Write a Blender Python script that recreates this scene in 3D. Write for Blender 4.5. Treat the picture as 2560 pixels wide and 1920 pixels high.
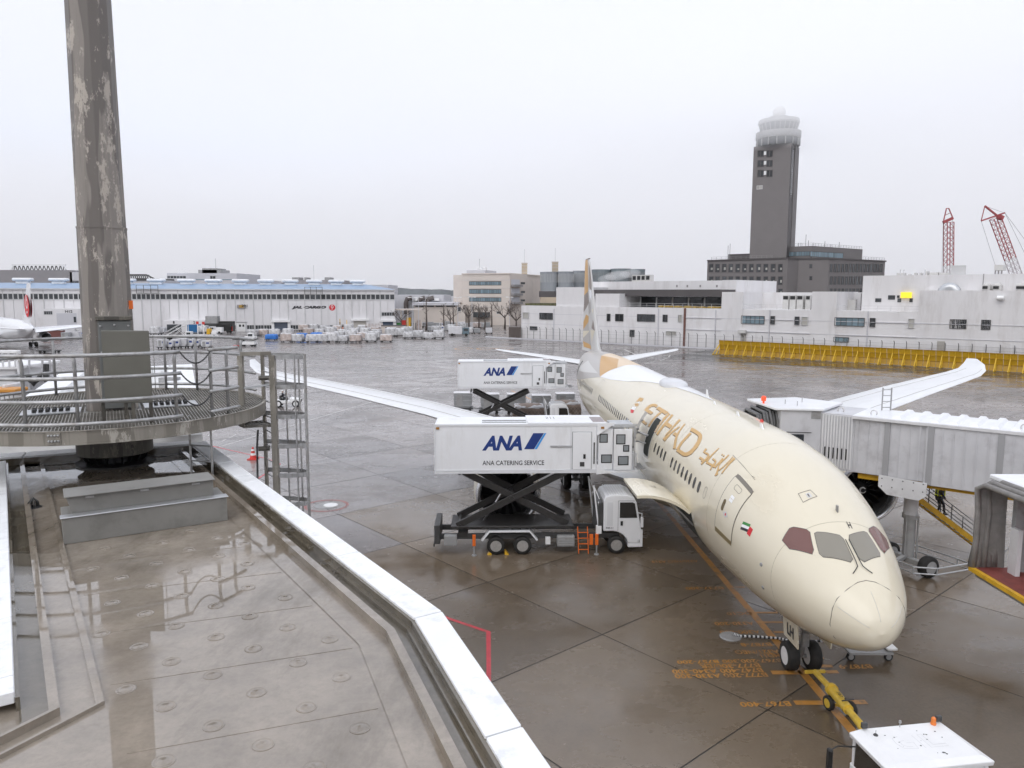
import bpy, bmesh, math, random
import numpy as np
from mathutils import Vector, Matrix
random.seed(7)
R = math.radians
scene = bpy.context.scene
for o in list(bpy.data.objects):
    bpy.data.objects.remove(o)
# ---------------------------------------------------------------- camera
CH, CF, CP, CR = 13.34, 1888.7, R(6.82), R(-0.13)   # eye height, focal length (px of 2560), pitch, roll
cam = bpy.data.objects.new('camera', bpy.data.cameras.new('camera'))
scene.collection.objects.link(cam)
cam.data.sensor_width = 36.0
cam.data.lens = CF / 2560 * 36.0
cam.data.clip_start = 0.1
cam.data.clip_end = 40000
_r, _u, _f = Vector((1, 0, 0)), Vector((0, math.sin(CP), math.cos(CP))), Vector((0, math.cos(CP), -math.sin(CP)))
_r2, _u2 = _r * math.cos(CR) - _u * math.sin(CR), _r * math.sin(CR) + _u * math.cos(CR)
M = Matrix((_r2, _u2, -_f)).transposed().to_4x4()
M.translation = (0, 0, CH)
cam.matrix_world = M
scene.camera = cam
# ---------------------------------------------------------------- sky and sun (thick overcast)
world = bpy.data.worlds.new('World')
scene.world = world
world.use_nodes = True
wn, wl = world.node_tree.nodes, world.node_tree.links
wn.clear()
SUN_EL, SUN_AZ = R(42), R(205)
sky = wn.new('ShaderNodeTexSky')
sky.sky_type = 'NISHITA'
sky.sun_disc = False
sky.sun_elevation = SUN_EL
sky.sun_rotation = SUN_AZ
sky.air_density, sky.dust_density = 1.0, 2.0
hs = wn.new('ShaderNodeHueSaturation')
hs.inputs['Saturation'].default_value = 0.10
mix = wn.new('ShaderNodeMixRGB')
mix.inputs[0].default_value = 0.80
mix.inputs[2].default_value = (6.75, 7.15, 8.25, 1)      # the cloud deck
tcw = wn.new('ShaderNodeTexCoord')
nzw = wn.new('ShaderNodeTexNoise')
nzw.inputs['Scale'].default_value = 2.2
nzw.inputs['Detail'].default_value = 5
mpw = wn.new('ShaderNodeMapping')
mpw.inputs['Scale'].default_value = (1, 1, 2.6)
rmw = wn.new('ShaderNodeMapRange')
rmw.inputs['From Min'].default_value, rmw.inputs['From Max'].default_value = 0.3, 0.7
rmw.inputs['To Min'].default_value, rmw.inputs['To Max'].default_value = 0.955, 1.03
vm = wn.new('ShaderNodeVectorMath'); vm.operation = 'SCALE'
bg = wn.new('ShaderNodeBackground')
bg.inputs['Strength'].default_value = 0.125
ow = wn.new('ShaderNodeOutputWorld')
wl.new(sky.outputs[0], hs.inputs['Color']); wl.new(hs.outputs[0], mix.inputs[1])
wl.new(tcw.outputs['Generated'], mpw.inputs[0]); wl.new(mpw.outputs[0], nzw.inputs['Vector'])
wl.new(nzw.outputs[0], rmw.inputs['Value'])
wl.new(mix.outputs[0], vm.inputs[0]); wl.new(rmw.outputs[0], vm.inputs['Scale'])
wl.new(vm.outputs[0], bg.inputs['Color']); wl.new(bg.outputs[0], ow.inputs[0])
sun = bpy.data.objects.new('sun', bpy.data.lights.new('sun', 'SUN'))
scene.collection.objects.link(sun)
sun.data.energy = 1.5
sun.data.angle = R(60)
sun.data.color = (1.0, 0.96, 0.90)
_sd = Vector((math.sin(SUN_AZ) * math.cos(SUN_EL), math.cos(SUN_AZ) * math.cos(SUN_EL), math.sin(SUN_EL)))
sun.rotation_euler = _sd.to_track_quat('Z', 'Y').to_euler()
vs = scene.view_settings
vs.view_transform = 'Standard'; vs.look = 'None'; vs.gamma = 1.0; vs.exposure = 0.52; vs.use_curve_mapping = False
scene.cycles.max_bounces = 10
scene.cycles.volume_bounces = 8
scene.cycles.use_denoising = True
scene.cycles.caustics_reflective = False
scene.cycles.caustics_refractive = False
# ---------------------------------------------------------------- survey helpers: sight lines of the photograph (2560 px wide) meet real planes
def _ray(u, v):
    a, b = (u - 1280) / CF, (960 - v) / CF
    a, b = a * math.cos(CR) + b * math.sin(CR), -a * math.sin(CR) + b * math.cos(CR)
    return Vector((a, math.cos(CP) + b * math.sin(CP), -math.sin(CP) + b * math.cos(CP)))
EYE = Vector((0, 0, CH))
def G(u, v, z=0.0):
    d = _ray(u, v)
    return EYE + d * ((z - CH) / d.z)
def AT(u, v, Y):
    d = _ray(u, v)
    return EYE + d * (Y / d.y)
# ---------------------------------------------------------------- materials
def mat(name, col, rough=0.5, metal=0.0, var=0.0, vscale=1.0, stretch=(1, 1, 1), bump=0.0, bscale=20.0, dirt=None, dscale=0.6, damt=0.5,
        rvar=0.0, coat=0.0, rnd=0.0, spec=0.5, emit=None, estr=0.0, alpha=None):
    m = bpy.data.materials.new(name)
    m.use_nodes = True
    nt = m.node_tree
    n, l = nt.nodes, nt.links
    p = n['Principled BSDF']
    p.inputs['Roughness'].default_value = rough
    p.inputs['Metallic'].default_value = metal
    p.inputs['Specular IOR Level'].default_value = spec
    if coat: p.inputs['Coat Weight'].default_value = coat; p.inputs['Coat Roughness'].default_value = 0.08
    c4 = (*col, 1)
    p.inputs['Base Color'].default_value = c4
    if emit: p.inputs['Emission Color'].default_value = (*emit, 1); p.inputs['Emission Strength'].default_value = estr
    if not (var or dirt or bump or rvar or rnd): return m
    tc = n.new('ShaderNodeTexCoord'); mp = n.new('ShaderNodeMapping')
    mp.inputs['Scale'].default_value = stretch
    l.new(tc.outputs['Object'], mp.inputs[0])
    src = None
    def noise(sc, det=6, rg=0.6):
        z = n.new('ShaderNodeTexNoise'); z.inputs['Scale'].default_value = sc; z.inputs['Detail'].default_value = det; z.inputs['Roughness'].default_value = rg
        l.new(mp.outputs[0], z.inputs['Vector']); return z
    def rng(o, a, b, c, d):
        z = n.new('ShaderNodeMapRange'); z.inputs[1].default_value = a; z.inputs[2].default_value = b; z.inputs[3].default_value = c; z.inputs[4].default_value = d
        l.new(o, z.inputs[0]); return z.outputs[0]
    def mixc(fac, a, b):
        z = n.new('ShaderNodeMixRGB'); l.new(fac, z.inputs[0])
        (l.new(a, z.inputs[1]) if hasattr(a, 'links') else z.inputs[1].__setattr__('default_value', a))
        (l.new(b, z.inputs[2]) if hasattr(b, 'links') else z.inputs[2].__setattr__('default_value', b)); return z.outputs[0]
    cur = c4
    nz = noise(vscale)
    if var:
        cur = mixc(rng(nz.outputs[0], 0.3, 0.7, 0, 1), tuple(max(0, c * (1 - var)) for c in col) + (1,), tuple(min(1, c * (1 + var)) for c in col) + (1,))
    if dirt:
        dz = noise(dscale, 8, 0.7)
        cur = mixc(rng(dz.outputs[0], 0.52, 0.66, 0, damt), cur, (*dirt, 1))
    if rnd:
        oi = n.new('ShaderNodeObjectInfo')
        f = rng(oi.outputs['Random'], 0, 1, 1 - rnd, 1 + rnd)
        z = n.new('ShaderNodeVectorMath'); z.operation = 'SCALE'
        (l.new(cur, z.inputs[0]) if hasattr(cur, 'links') else z.inputs[0].__setattr__('default_value', cur[:3]))
        l.new(f, z.inputs['Scale']); cur = z.outputs[0]
    if hasattr(cur, 'links'): l.new(cur, p.inputs['Base Color'])
    if rvar:
        l.new(rng(nz.outputs[0], 0.3, 0.7, max(0.02, rough - rvar), min(1, rough + rvar)), p.inputs['Roughness'])
    if bump:
        bz = noise(bscale, 4); b = n.new('ShaderNodeBump'); b.inputs['Strength'].default_value = bump; b.inputs['Distance'].default_value = 0.02
        l.new(bz.outputs[0], b.inputs['Height']); l.new(b.outputs[0], p.inputs['Normal'])
    return m
# ---------------------------------------------------------------- mesh builder
COL = scene.collection
MATS_W = {}
class MB:
    def __init__(s): s.v = []; s.f = []; s.mi = []; s.cur = 0
    def add(s, vs_, fs):
        o = len(s.v); s.v += [tuple(x) for x in vs_]; s.f += [tuple(i + o for i in f) for f in fs]; s.mi += [s.cur] * len(fs); return s
    def box(s, x0, x1, y0, y1, z0, z1):
        return s.add([(x0, y0, z0), (x1, y0, z0), (x1, y1, z0), (x0, y1, z0), (x0, y0, z1), (x1, y0, z1), (x1, y1, z1), (x0, y1, z1)],
                     [(0, 3, 2, 1), (4, 5, 6, 7), (0, 1, 5, 4), (1, 2, 6, 5), (2, 3, 7, 6), (3, 0, 4, 7)])
    def hexa(s, p):    # 8 corners: bottom ring then top ring
        return s.add(p, [(0, 3, 2, 1), (4, 5, 6, 7), (0, 1, 5, 4), (1, 2, 6, 5), (2, 3, 7, 6), (3, 0, 4, 7)])
    def obox(s, c, d, rz=0.0):
        c = Vector(c); k, q = math.cos(rz), math.sin(rz)
        P = []
        for z in (-.5, .5):
            for x, y in ((-.5, -.5), (.5, -.5), (.5, .5), (-.5, .5)):
                X, Y = x * d[0], y * d[1]
                P.append((c.x + X * k - Y * q, c.y + X * q + Y * k, c.z + z * d[2]))
        return s.hexa(P)
    def _fr(s, d):
        d = d.normalized(); a = Vector((0, 0, 1)) if abs(d.z) < .95 else Vector((1, 0, 0))
        x = d.cross(a).normalized(); return x, x.cross(d).normalized()
    def bar(s, p, q, w, h=None):
        p, q = Vector(p), Vector(q); h = h or w; x, y = s._fr(q - p)
        P = [c + x * a * w / 2 + y * b * h / 2 for c in (p, q) for a, b in ((-1, -1), (1, -1), (1, 1), (-1, 1))]
        return s.hexa(P)
    def tube(s, pts, r, n=8, closed=False, caps=True):
        pts = [Vector(p) for p in pts]; N = len(pts); rs = r if isinstance(r, (list, tuple)) else [r] * N
        V = []; F = []; px = None
        for i, p in enumerate(pts):
            a = pts[(i - 1) % N] if (i or closed) else p; b = pts[(i + 1) % N] if (i < N - 1 or closed) else p
            d = (b - a).normalized()
            if px is None: px, _ = s._fr(d)
            px = (px - d * px.dot(d)).normalized(); py = px.cross(d)
            V += [p + (px * math.cos(t) + py * math.sin(t)) * rs[i] for t in (2 * math.pi * k / n for k in range(n))]
        for i in range(N if closed else N - 1):
            j = (i + 1) % N
            F += [(i * n + k, j * n + k, j * n + (k + 1) % n, i * n + (k + 1) % n) for k in range(n)]
        if caps and not closed: F += [tuple(range(n)), tuple((N - 1) * n + k for k in reversed(range(n)))]
        return s.add(V, F)
    def cyl(s, p, q, r, r2=None, n=16): return s.tube([p, q], [r, r if r2 is None else r2], n)
    def lathe(s, prof, o=(0, 0, 0), d=(0, 0, 1), n=24, caps=True):   # prof: (distance along d, radius)
        o, d = Vector(o), Vector(d).normalized(); x, y = s._fr(d); V = []; F = []
        for a, r in prof: V += [o + d * a + (x * math.cos(t) + y * math.sin(t)) * r for t in (2 * math.pi * k / n for k in range(n))]
        for i in range(len(prof) - 1): F += [(i * n + k, i * n + (k + 1) % n, (i + 1) * n + (k + 1) % n, (i + 1) * n + k) for k in range(n)]
        if caps: F += [tuple(reversed(range(n))), tuple((len(prof) - 1) * n + k for k in range(n))]
        return s.add(V, F)
    def poly(s, pts): return s.add(pts, [tuple(range(len(pts)))])
    def prism(s, pts, d):         # polygon swept along vector d
        d = Vector(d); n = len(pts); P = [Vector(p) for p in pts]
        return s.add(P + [p + d for p in P], [tuple(reversed(range(n))), tuple(range(n, 2 * n))] + [(i, (i + 1) % n, n + (i + 1) % n, n + i) for i in range(n)])
    def loft(s, rings, closed=True, caps=True):
        n = len(rings[0]); V = [p for r in rings for p in r]; F = []
        for i in range(len(rings) - 1):
            for k in range(n if closed else n - 1):
                F.append((i * n + k, i * n + (k + 1) % n, (i + 1) * n + (k + 1) % n, (i + 1) * n + k))
        if caps: F += [tuple(reversed(range(n))), tuple((len(rings) - 1) * n + k for k in range(n))]
        return s.add(V, F)
    def build(s, name, m, parent=None, smooth=False, bevel=0.0, fix=True, local=False, seg=1):
        me = bpy.data.meshes.new(name)
        V = s.v
        if parent is not None and not local and parent.name in MATS_W:
            inv = MATS_W[parent.name]; V = [tuple(inv @ Vector(p)) for p in V]
        me.from_pydata([tuple(p) for p in V], [], s.f)
        for x in (m if isinstance(m, (list, tuple)) else [m]): me.materials.append(x)
        if any(s.mi): me.polygons.foreach_set('material_index', s.mi)
        if fix:
            b = bmesh.new(); b.from_mesh(me); bmesh.ops.recalc_face_normals(b, faces=b.faces); b.to_mesh(me); b.free()
        if smooth: me.shade_smooth()
        o = bpy.data.objects.new(name, me); COL.objects.link(o)
        if smooth is True or smooth == 1: pass
        elif smooth: me.set_sharp_from_angle(angle=R(smooth))
        if bevel:
            bv = o.modifiers.new('bevel', 'BEVEL'); bv.width = bevel; bv.segments = seg; bv.limit_method = 'ANGLE'; bv.angle_limit = R(40)
        if parent is not None:
            o.parent = parent
            if parent.name in MATS_W: MATS_W[o.name] = MATS_W[parent.name]
        return o
def thing(name, label, cat, loc=(0, 0, 0), rz=0.0, group=None):
    o = bpy.data.objects.new(name, None); COL.objects.link(o)
    o.location = loc; o.rotation_euler = (0, 0, rz); o.empty_display_size = 0.2
    o['label'] = label; o['category'] = cat
    if group: o['group'] = group
    MATS_W[o.name] = (Matrix.Translation(Vector(loc)) @ Matrix.Rotation(rz, 4, 'Z')).inverted()
    return o
def tag(o, label, cat, group=None):
    o['label'] = label; o['category'] = cat
    if group: o['group'] = group
    return o
def struct(o): o['kind'] = 'structure'; return o
def stuff(o): o['kind'] = 'stuff'; return o
def copy_part(o, parent, dv=(0, 0, 0)):
    c = o.copy(); COL.objects.link(c); c.parent = parent; c.location = Vector(o.location) + Vector(dv)
    return c
def copy_tree(o, loc, rz, label, group=None):
    r = o.copy(); COL.objects.link(r); r.location = loc; r.rotation_euler = (0, 0, rz); r['label'] = label
    if group: r['group'] = group
    for ch in list(o.children):
        c = ch.copy(); COL.objects.link(c); c.parent = r
        for g in list(ch.children):
            d = g.copy(); COL.objects.link(d); d.parent = c
    return r
def text_mesh(txt, size=1.0, shear=0.0, off=0.0, space=1.0, align='LEFT'):   # 2-D outline of lettering as (verts, faces)
    cu = bpy.data.curves.new('lettering', 'FONT'); cu.body = txt; cu.size = size; cu.shear = shear; cu.offset = off; cu.space_character = space; cu.align_x = align
    cu.resolution_u = 3
    ob = bpy.data.objects.new('lettering', cu); COL.objects.link(ob)
    bpy.context.view_layer.update()
    me = bpy.data.meshes.new_from_object(ob.evaluated_get(bpy.context.evaluated_depsgraph_get()))
    V = [v.co.copy() for v in me.vertices]; F = [tuple(p.vertices) for p in me.polygons]
    bpy.data.objects.remove(ob); bpy.data.curves.remove(cu); bpy.data.meshes.remove(me)
    return V, F
def lettering(mb, txt, o, ex, ey, height, width=None, shear=0.0, off=0.0, space=1.0):   # flat print on a plane: origin o, unit axes ex, ey
    V, F = text_mesh(txt, 1.0, shear, off, space)
    x0 = min(v.x for v in V); x1 = max(v.x for v in V); y0 = min(v.y for v in V); y1 = max(v.y for v in V)
    sy = height / (y1 - y0); sx = (width / (x1 - x0)) if width else sy
    ex, ey, o = Vector(ex), Vector(ey), Vector(o)
    mb.add([o + ex * (v.x - x0) * sx + ey * (v.y - y0) * sy for v in V], F)
    return mb
def stroke(pts, w, w2=None):     # 2-D brush stroke as a list of quads
    out = []; P = [Vector((x, y)) for x, y in pts]; n = len(P); L = []; Rr = []
    for i in range(n):
        a = P[max(i - 1, 0)]; b = P[min(i + 1, n - 1)]; d = (b - a).normalized(); k = Vector((-d.y, d.x))
        ww = w if w2 is None else w + (w2 - w) * i / (n - 1)
        if 0 < i < n - 1:
            d0 = (P[i] - a).normalized(); c = max(.5, abs(Vector((-d0.y, d0.x)).dot(k))); ww = ww / c
        L.append(P[i] + k * ww / 2); Rr.append(P[i] - k * ww / 2)
    for i in range(n - 1): out.append([L[i], L[i + 1], Rr[i + 1], Rr[i]])
    return out
def pchip(xs, ys):
    xs, ys = np.array(xs, float), np.array(ys, float); h = np.diff(xs); dl = np.diff(ys) / h; m = np.zeros(len(xs))
    for i in range(1, len(xs) - 1):
        if dl[i - 1] * dl[i] > 0:
            w1, w2 = 2 * h[i] + h[i - 1], h[i] + 2 * h[i - 1]; m[i] = (w1 + w2) / (w1 / dl[i - 1] + w2 / dl[i])
    m[0], m[-1] = dl[0], dl[-1]
    def f(x):
        i = int(min(max(np.searchsorted(xs, x) - 1, 0), len(h) - 1)); t = min(max((x - xs[i]) / h[i], 0), 1)
        return float((1 + 2 * t) * (1 - t) ** 2 * ys[i] + t * (1 - t) ** 2 * h[i] * m[i] + t * t * (3 - 2 * t) * ys[i + 1] + t * t * (t - 1) * h[i] * m[i + 1])
    return f
# ---------------------------------------------------------------- shared materials
white = mat('white_paint', (.82, .82, .82), .4, var=.06, vscale=.8, dirt=(.5, .48, .46), dscale=.5, damt=.25)
dwhite = mat('dull_white_paint', (.62, .62, .61), .5, var=.1, vscale=1.5, dirt=(.3, .28, .26), dscale=1.0, damt=.4)
grey = mat('grey_paint', (.32, .32, .32), .5, var=.12, vscale=2, dirt=(.18, .16, .14), dscale=1.2, damt=.5)
dgrey = mat('dark_grey_paint', (.06, .06, .06), .5, var=.2, vscale=3)
black = mat('black_paint', (.018, .018, .018), .45, var=.2, vscale=4)
rubber = mat('rubber', (.022, .021, .02), .75, var=.2, vscale=6, bump=.2, bscale=60)
glass_dark = mat('dark_glass', (.02, .024, .028), .06, spec=.6)
yellow = mat('yellow_paint', (.72, .42, .03), .45, var=.12, vscale=2, dirt=(.22, .13, .04), dscale=1.4, damt=.5)
red = mat('red_paint', (.6, .05, .04), .45, var=.1, vscale=2)
orange = mat('orange_paint', (.8, .16, .02), .5, var=.1, vscale=3)
blue = mat('blue_tarp', (.03, .17, .55), .5, var=.25, vscale=5, bump=.5, bscale=6)
alu = mat('worn_aluminium', (.55, .56, .57), .38, metal=.75, var=.12, vscale=4, dirt=(.3, .3, .3), dscale=2, damt=.4)
steel = mat('galvanised_steel', (.40, .40, .40), .42, metal=.55, var=.22, vscale=9, dirt=(.2, .17, .14), dscale=3, damt=.55)
navy = mat('navy_print', (.012, .04, .2), .4)
sky_blue = mat('light_blue_print', (.06, .33, .75), .4)
ink = mat('black_print', (.03, .03, .035), .5)
red_print = mat('red_print', (.62, .02, .03), .5)
green_print = mat('green_print', (.04, .24, .05), .5)
white_print = mat('white_print', (.85, .85, .85), .5)
# ================================================================ the apron
def ground_mat(name, col, joints=False, dark=(.025, .023, .02)):
    m = bpy.data.materials.new(name); m.use_nodes = True; nt = m.node_tree; n, l = nt.nodes, nt.links; p = n['Principled BSDF']
    geo = n.new('ShaderNodeNewGeometry')
    def N(sc, det, rg, st=(1, 1, 1)):
        mp = n.new('ShaderNodeMapping'); mp.inputs['Scale'].default_value = st; mp.inputs['Rotation'].default_value = (0, 0, R(-15)); l.new(geo.outputs['Position'], mp.inputs[0])
        z = n.new('ShaderNodeTexNoise'); z.inputs['Scale'].default_value = sc; z.inputs['Detail'].default_value = det; z.inputs['Roughness'].default_value = rg; l.new(mp.outputs[0], z.inputs['Vector']); return z.outputs[0]
    def rng(o, a, b, c, d):
        z = n.new('ShaderNodeMapRange'); 
        for i, x in enumerate((a, b, c, d)): z.inputs[i + 1].default_value = x
        l.new(o, z.inputs[0]); return z.outputs[0]
    def mx(f, a, b, bl='MIX'):
        z = n.new('ShaderNodeMixRGB'); z.blend_type = bl
        if hasattr(f, 'links'): l.new(f, z.inputs[0])
        else: z.inputs[0].default_value = f
        for i, x in ((1, a), (2, b)):
            if hasattr(x, 'links'): l.new(x, z.inputs[i])
            else: z.inputs[i].default_value = (*x, 1)
        return z.outputs[0]
    big = N(.07, 5, .6, (1, 1, 1)); med = N(.35, 8, .7); fine = N(9, 6, .7); streak = N(.10, 7, .65, (1, 1.8, 1))
    c = mx(rng(big, .35, .68, 0, 1), tuple(x * .72 for x in col), tuple(x * 1.25 for x in col))
    c = mx(rng(med, .50, .70, 0, .55), c, tuple(x * .45 for x in col))
    c = mx(rng(fine, .3, .7, 0, .3), c, tuple(x * 1.5 for x in col))
    oi = n.new('ShaderNodeObjectInfo'); v = n.new('ShaderNodeVectorMath'); v.operation = 'SCALE'; l.new(c, v.inputs[0]); l.new(rng(oi.outputs['Random'], 0, 1, .80, 1.20), v.inputs['Scale']); c = v.outputs[0]
    l.new(c, p.inputs['Base Color'])
    r = rng(streak, .36, .64, .12, .38)
    a = n.new('ShaderNodeMath'); a.operation = 'ADD'; l.new(r, a.inputs[0]); l.new(rng(med, .4, .65, .05, -.10), a.inputs[1]); a.use_clamp = True
    l.new(a.outputs[0], p.inputs['Roughness'])
    b = n.new('ShaderNodeBump'); b.inputs['Strength'].default_value = .12; b.inputs['Distance'].default_value = .01; l.new(fine, b.inputs['Height']); l.new(b.outputs[0], p.inputs['Normal'])
    p.inputs['IOR'].default_value = 1.62
    return m
slab_m = ground_mat('wet_concrete_warmed', (.150, .116, .082))  # near slabs browned to take in the window's warm reflection
slab_g = ground_mat('wet_concrete_grey', (.185, .166, .158))
base_m = ground_mat('wet_concrete_far', (.185, .166, .158))
asphalt_m = ground_mat('wet_asphalt', (.040, .038, .037))
mb = MB(); mb.poly([(-15000, -8000, -.02), (15000, -8000, -.02), (15000, 22000, -.02), (-15000, 22000, -.02)])
apron = struct(mb.build('apron', base_m))
GA = R(41.0); g1 = Vector((math.cos(GA), math.sin(GA), 0)); g2 = Vector((-math.sin(GA), math.cos(GA), 0)); GS = 7.17; O1, O2 = 7.0, 4.75
joint_m = mat('joint_sealant', (.022, .020, .018), .5)
cells = []
for i in range(-40, 60):
    for j in range(-40, 60):
        c = g1 * (O1 + GS * (i + .5)) + g2 * (O2 + GS * (j + .5))
        if c.y > 12 and abs(c.x) < .70 * c.y + 7 and c.length < 190: cells.append((c.length, i, j, c))
cells.sort(key=lambda t: t[0])
mb = MB(); h = GS / 2 - .026
P = [g1 * a + g2 * b for a, b in ((-h, -h), (h, -h), (h, h), (-h, h))]
mb.add([tuple(p + Vector((0, 0, -.018))) for p in P] + [tuple(p) for p in P], [(4, 5, 6, 7), (0, 1, 5, 4), (1, 2, 6, 5), (2, 3, 7, 6), (3, 0, 4, 7)])
slab0 = None
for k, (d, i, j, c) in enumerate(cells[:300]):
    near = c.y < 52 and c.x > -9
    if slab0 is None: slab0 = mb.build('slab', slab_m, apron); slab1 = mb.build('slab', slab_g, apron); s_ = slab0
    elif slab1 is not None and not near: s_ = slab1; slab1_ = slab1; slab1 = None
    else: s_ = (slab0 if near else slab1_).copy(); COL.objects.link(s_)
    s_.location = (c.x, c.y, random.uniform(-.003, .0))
rest = cells[300:]
m2 = MB()
for d, i, j, c in rest: m2.add([tuple(p + c + Vector((0, 0, -.018))) for p in P] + [tuple(p + c + Vector((0, 0, -.001))) for p in P], [(4, 5, 6, 7), (0, 1, 5, 4), (1, 2, 6, 5), (2, 3, 7, 6), (3, 0, 4, 7)])
if rest: stuff(m2.build('far_slab', slab_g, apron, fix=False))
m3 = MB(); Rr = 190
for i in range(-40, 60):                      # sealant at the bottom of the joints
    for (u, w, o) in ((g1, g2, O2 + GS * i), (g2, g1, O1 + GS * i)):
        a = w * o - u * 160; b = w * o + u * 330; q = w * .026
        m3.poly([tuple(a - q + Vector((0, 0, -.012))), tuple(b - q + Vector((0, 0, -.012))), tuple(b + q + Vector((0, 0, -.012))), tuple(a + q + Vector((0, 0, -.012)))])
stuff(m3.build('joint_sealant', joint_m, apron))
print('cells', len(cells))
# ================================================================ painted markings on the apron
paint_o = mat('worn_orange_paint', (.46, .22, .05), .35, var=.2, vscale=2, dirt=(.10, .085, .07), dscale=1.5, damt=.75)
paint_w = mat('worn_white_paint', (.55, .54, .52), .35, var=.15, vscale=1.5, dirt=(.10, .095, .09), dscale=.9, damt=.75)
paint_r = mat('worn_red_paint', (.50, .045, .06), .35, var=.15, vscale=2, dirt=(.12, .07, .07), dscale=1.5, damt=.5)
MZ = .005
def pline(name, P, w, m, z=MZ):
    mb = MB()
    for q in stroke([(p[0], p[1]) for p in P], w): mb.poly([(p.x, p.y, z) for p in q])
    return mb.build(name, m, apron)
def rot2(x, y, o, a): return (o[0] + x * math.cos(a) - y * math.sin(a), o[1] + x * math.sin(a) + y * math.cos(a))
LA_ = R(92.3); LO = Vector((10.50, 21.6, 0))
def onl(t, s=0): d = Vector((math.cos(LA_), math.sin(LA_), 0)); return LO + d * t + Vector((d.y, -d.x, 0)) * s
pline('lead_in_line', [onl(t) for t in (-1.2, 10, 20, 27.5)], .30, paint_o)
curve = [onl(27.5)] + [onl(27.5 + 5 * k, -.06 * k * k) for k in range(1, 12)]
pline('lead_in_line', curve, .25, paint_o)
def gtext(txt, u0, u1, v, hgt=.30):
    p, q = G(u1, v), G(u0, v); ex = -Vector((math.sin(LA_), -math.cos(LA_), 0)); ey = -Vector((math.cos(LA_), math.sin(LA_), 0))
    mb = MB(); lettering(mb, txt, (p.x, p.y + hgt / 2, MZ), ex, ey, hgt, (p - q).length, off=.02); mb.build('stop_text', paint_o, apron)
def s5(x): return 1600 + x / 2.304
def t5(y): return 1500 + y / 2.304
for txt, x0, x1, y in (('B767-400', 573, 865, 597), ('B777-200 A330-300', 195, 732, 431), ('B747-400 A340-300', 180, 705, 404), ('B777-300/ER', 340, 690, 377), ('B767-200,300 B757-200', 207, 815, 347), ('MD11', 692, 805, 319), ('A321/NEO', 543, 800, 297), ('B787-8', 578, 757, 256), ('A300-600', 458, 690, 183), ('A330-200', 427, 655, 134), ('DC10', 497, 640, 77), ('B787-9', 1142, 1332, 382)):
    gtext(txt, s5(x0), s5(x1), t5(y))
gtext('B737-300', 1713, 1808, 1470); gtext('A320/NEO A319', 1628, 1745, 1403)
for x0, x1, y, w in ((890, 1060, 592, .26), (1215, 1305, 588, .26), (757, 930, 418, .26), (1068, 1142, 414, .22), (1035, 1108, 381, .2), (1040, 1058, 334, .14)):
    a, b = G(s5(x0), t5(y)), G(s5(x1), t5(y)); pline('stop_bar', [a, b], w, paint_o)
for x0, x1, y in ((665, 792, 73), (712, 822, 128), (770, 852, 185)):
    a, b = G(s5(x0), t5(y)), G(s5(x1), t5(y)); pline('stop_bar', [a, b], .16, paint_o)
pline('stop_bar', [G(1838, 1468), G(1862, 1468)], .14, paint_o)
# red safety line and white service lines
pline('red_line', [G(1050, 1515), G(1121, 1546), G(1221, 1580), G(1222, 1695), G(1222, 1760)], .16, paint_r)
pline('red_line', [G(500, 1108), G(665, 1146), G(700, 1160), G(640, 1200)], .16, paint_r)
def dash(P, w, m, L=1.8, gap=1.8, name='dashed_line'):
    P = [Vector((p[0], p[1], 0)) for p in P]
    for a, b in zip(P, P[1:]):
        d = (b - a).normalized(); n = int((b - a).length / (L + gap))
        for k in range(n): pline(name, [a + d * k * (L + gap), a + d * (k * (L + gap) + L)], w, m)
dash([G(520, 1120), G(608, 1078)], .14, paint_w, 1.6, .7)
pline('white_line', [G(545, 1118), G(1140, 943)], .16, paint_w, MZ); pline('white_line', [G(640, 920), G(1130, 1005)], .16, paint_w, MZ)
pline('white_line', [G(690, 985), G(760, 962), G(760, 983)], .3, paint_w)
for a, b in (((430, 893), (690, 936)), ((475, 885), (720, 925))): dash([G(*a), G(*b)], .18, paint_w, 4, 2.5)
dash([G(1735, 956), G(2350, 952)], .16, paint_w, 2.4, 3.0)
dash([G(1612, 909), G(1650, 902), G(1672, 893), G(1676, 886)], .3, paint_w, 2, .8)
pline('white_line', [G(1505, 868), G(1560, 873), G(1588, 886), G(1584, 893)], .35, paint_w)
pline('white_line', [G(600, 1025), G(560, 1060), G(520, 1090)], .12, paint_w)
for u in (1160, 1215, 1262):         # faded orange stand numbers
    p = G(u, 872); P = [(p.x + 2.2 * math.cos(t), p.y + 3.2 * math.sin(t)) for t in np.linspace(.4, 5.4, 14)]; pline('stand_number', P, .5, paint_o)
# dark asphalt of the service road in front of the blast fence
c = [G(1690, 896), G(1795, 905), G(2136, 923), G(2560, 948)]
d_ = (c[3] - c[1]).normalized(); nn = Vector((d_.y, -d_.x, 0)); nn = nn if nn.y > 0 else -nn
mb = MB(); P = [c[1] - d_ * 14, c[1] + d_ * 110]; mb.poly([(p.x, p.y, .003) for p in (P[0], P[1], P[1] + nn * 40, P[0] + nn * 40)]); struct(mb.build('service_road', asphalt_m))
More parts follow.
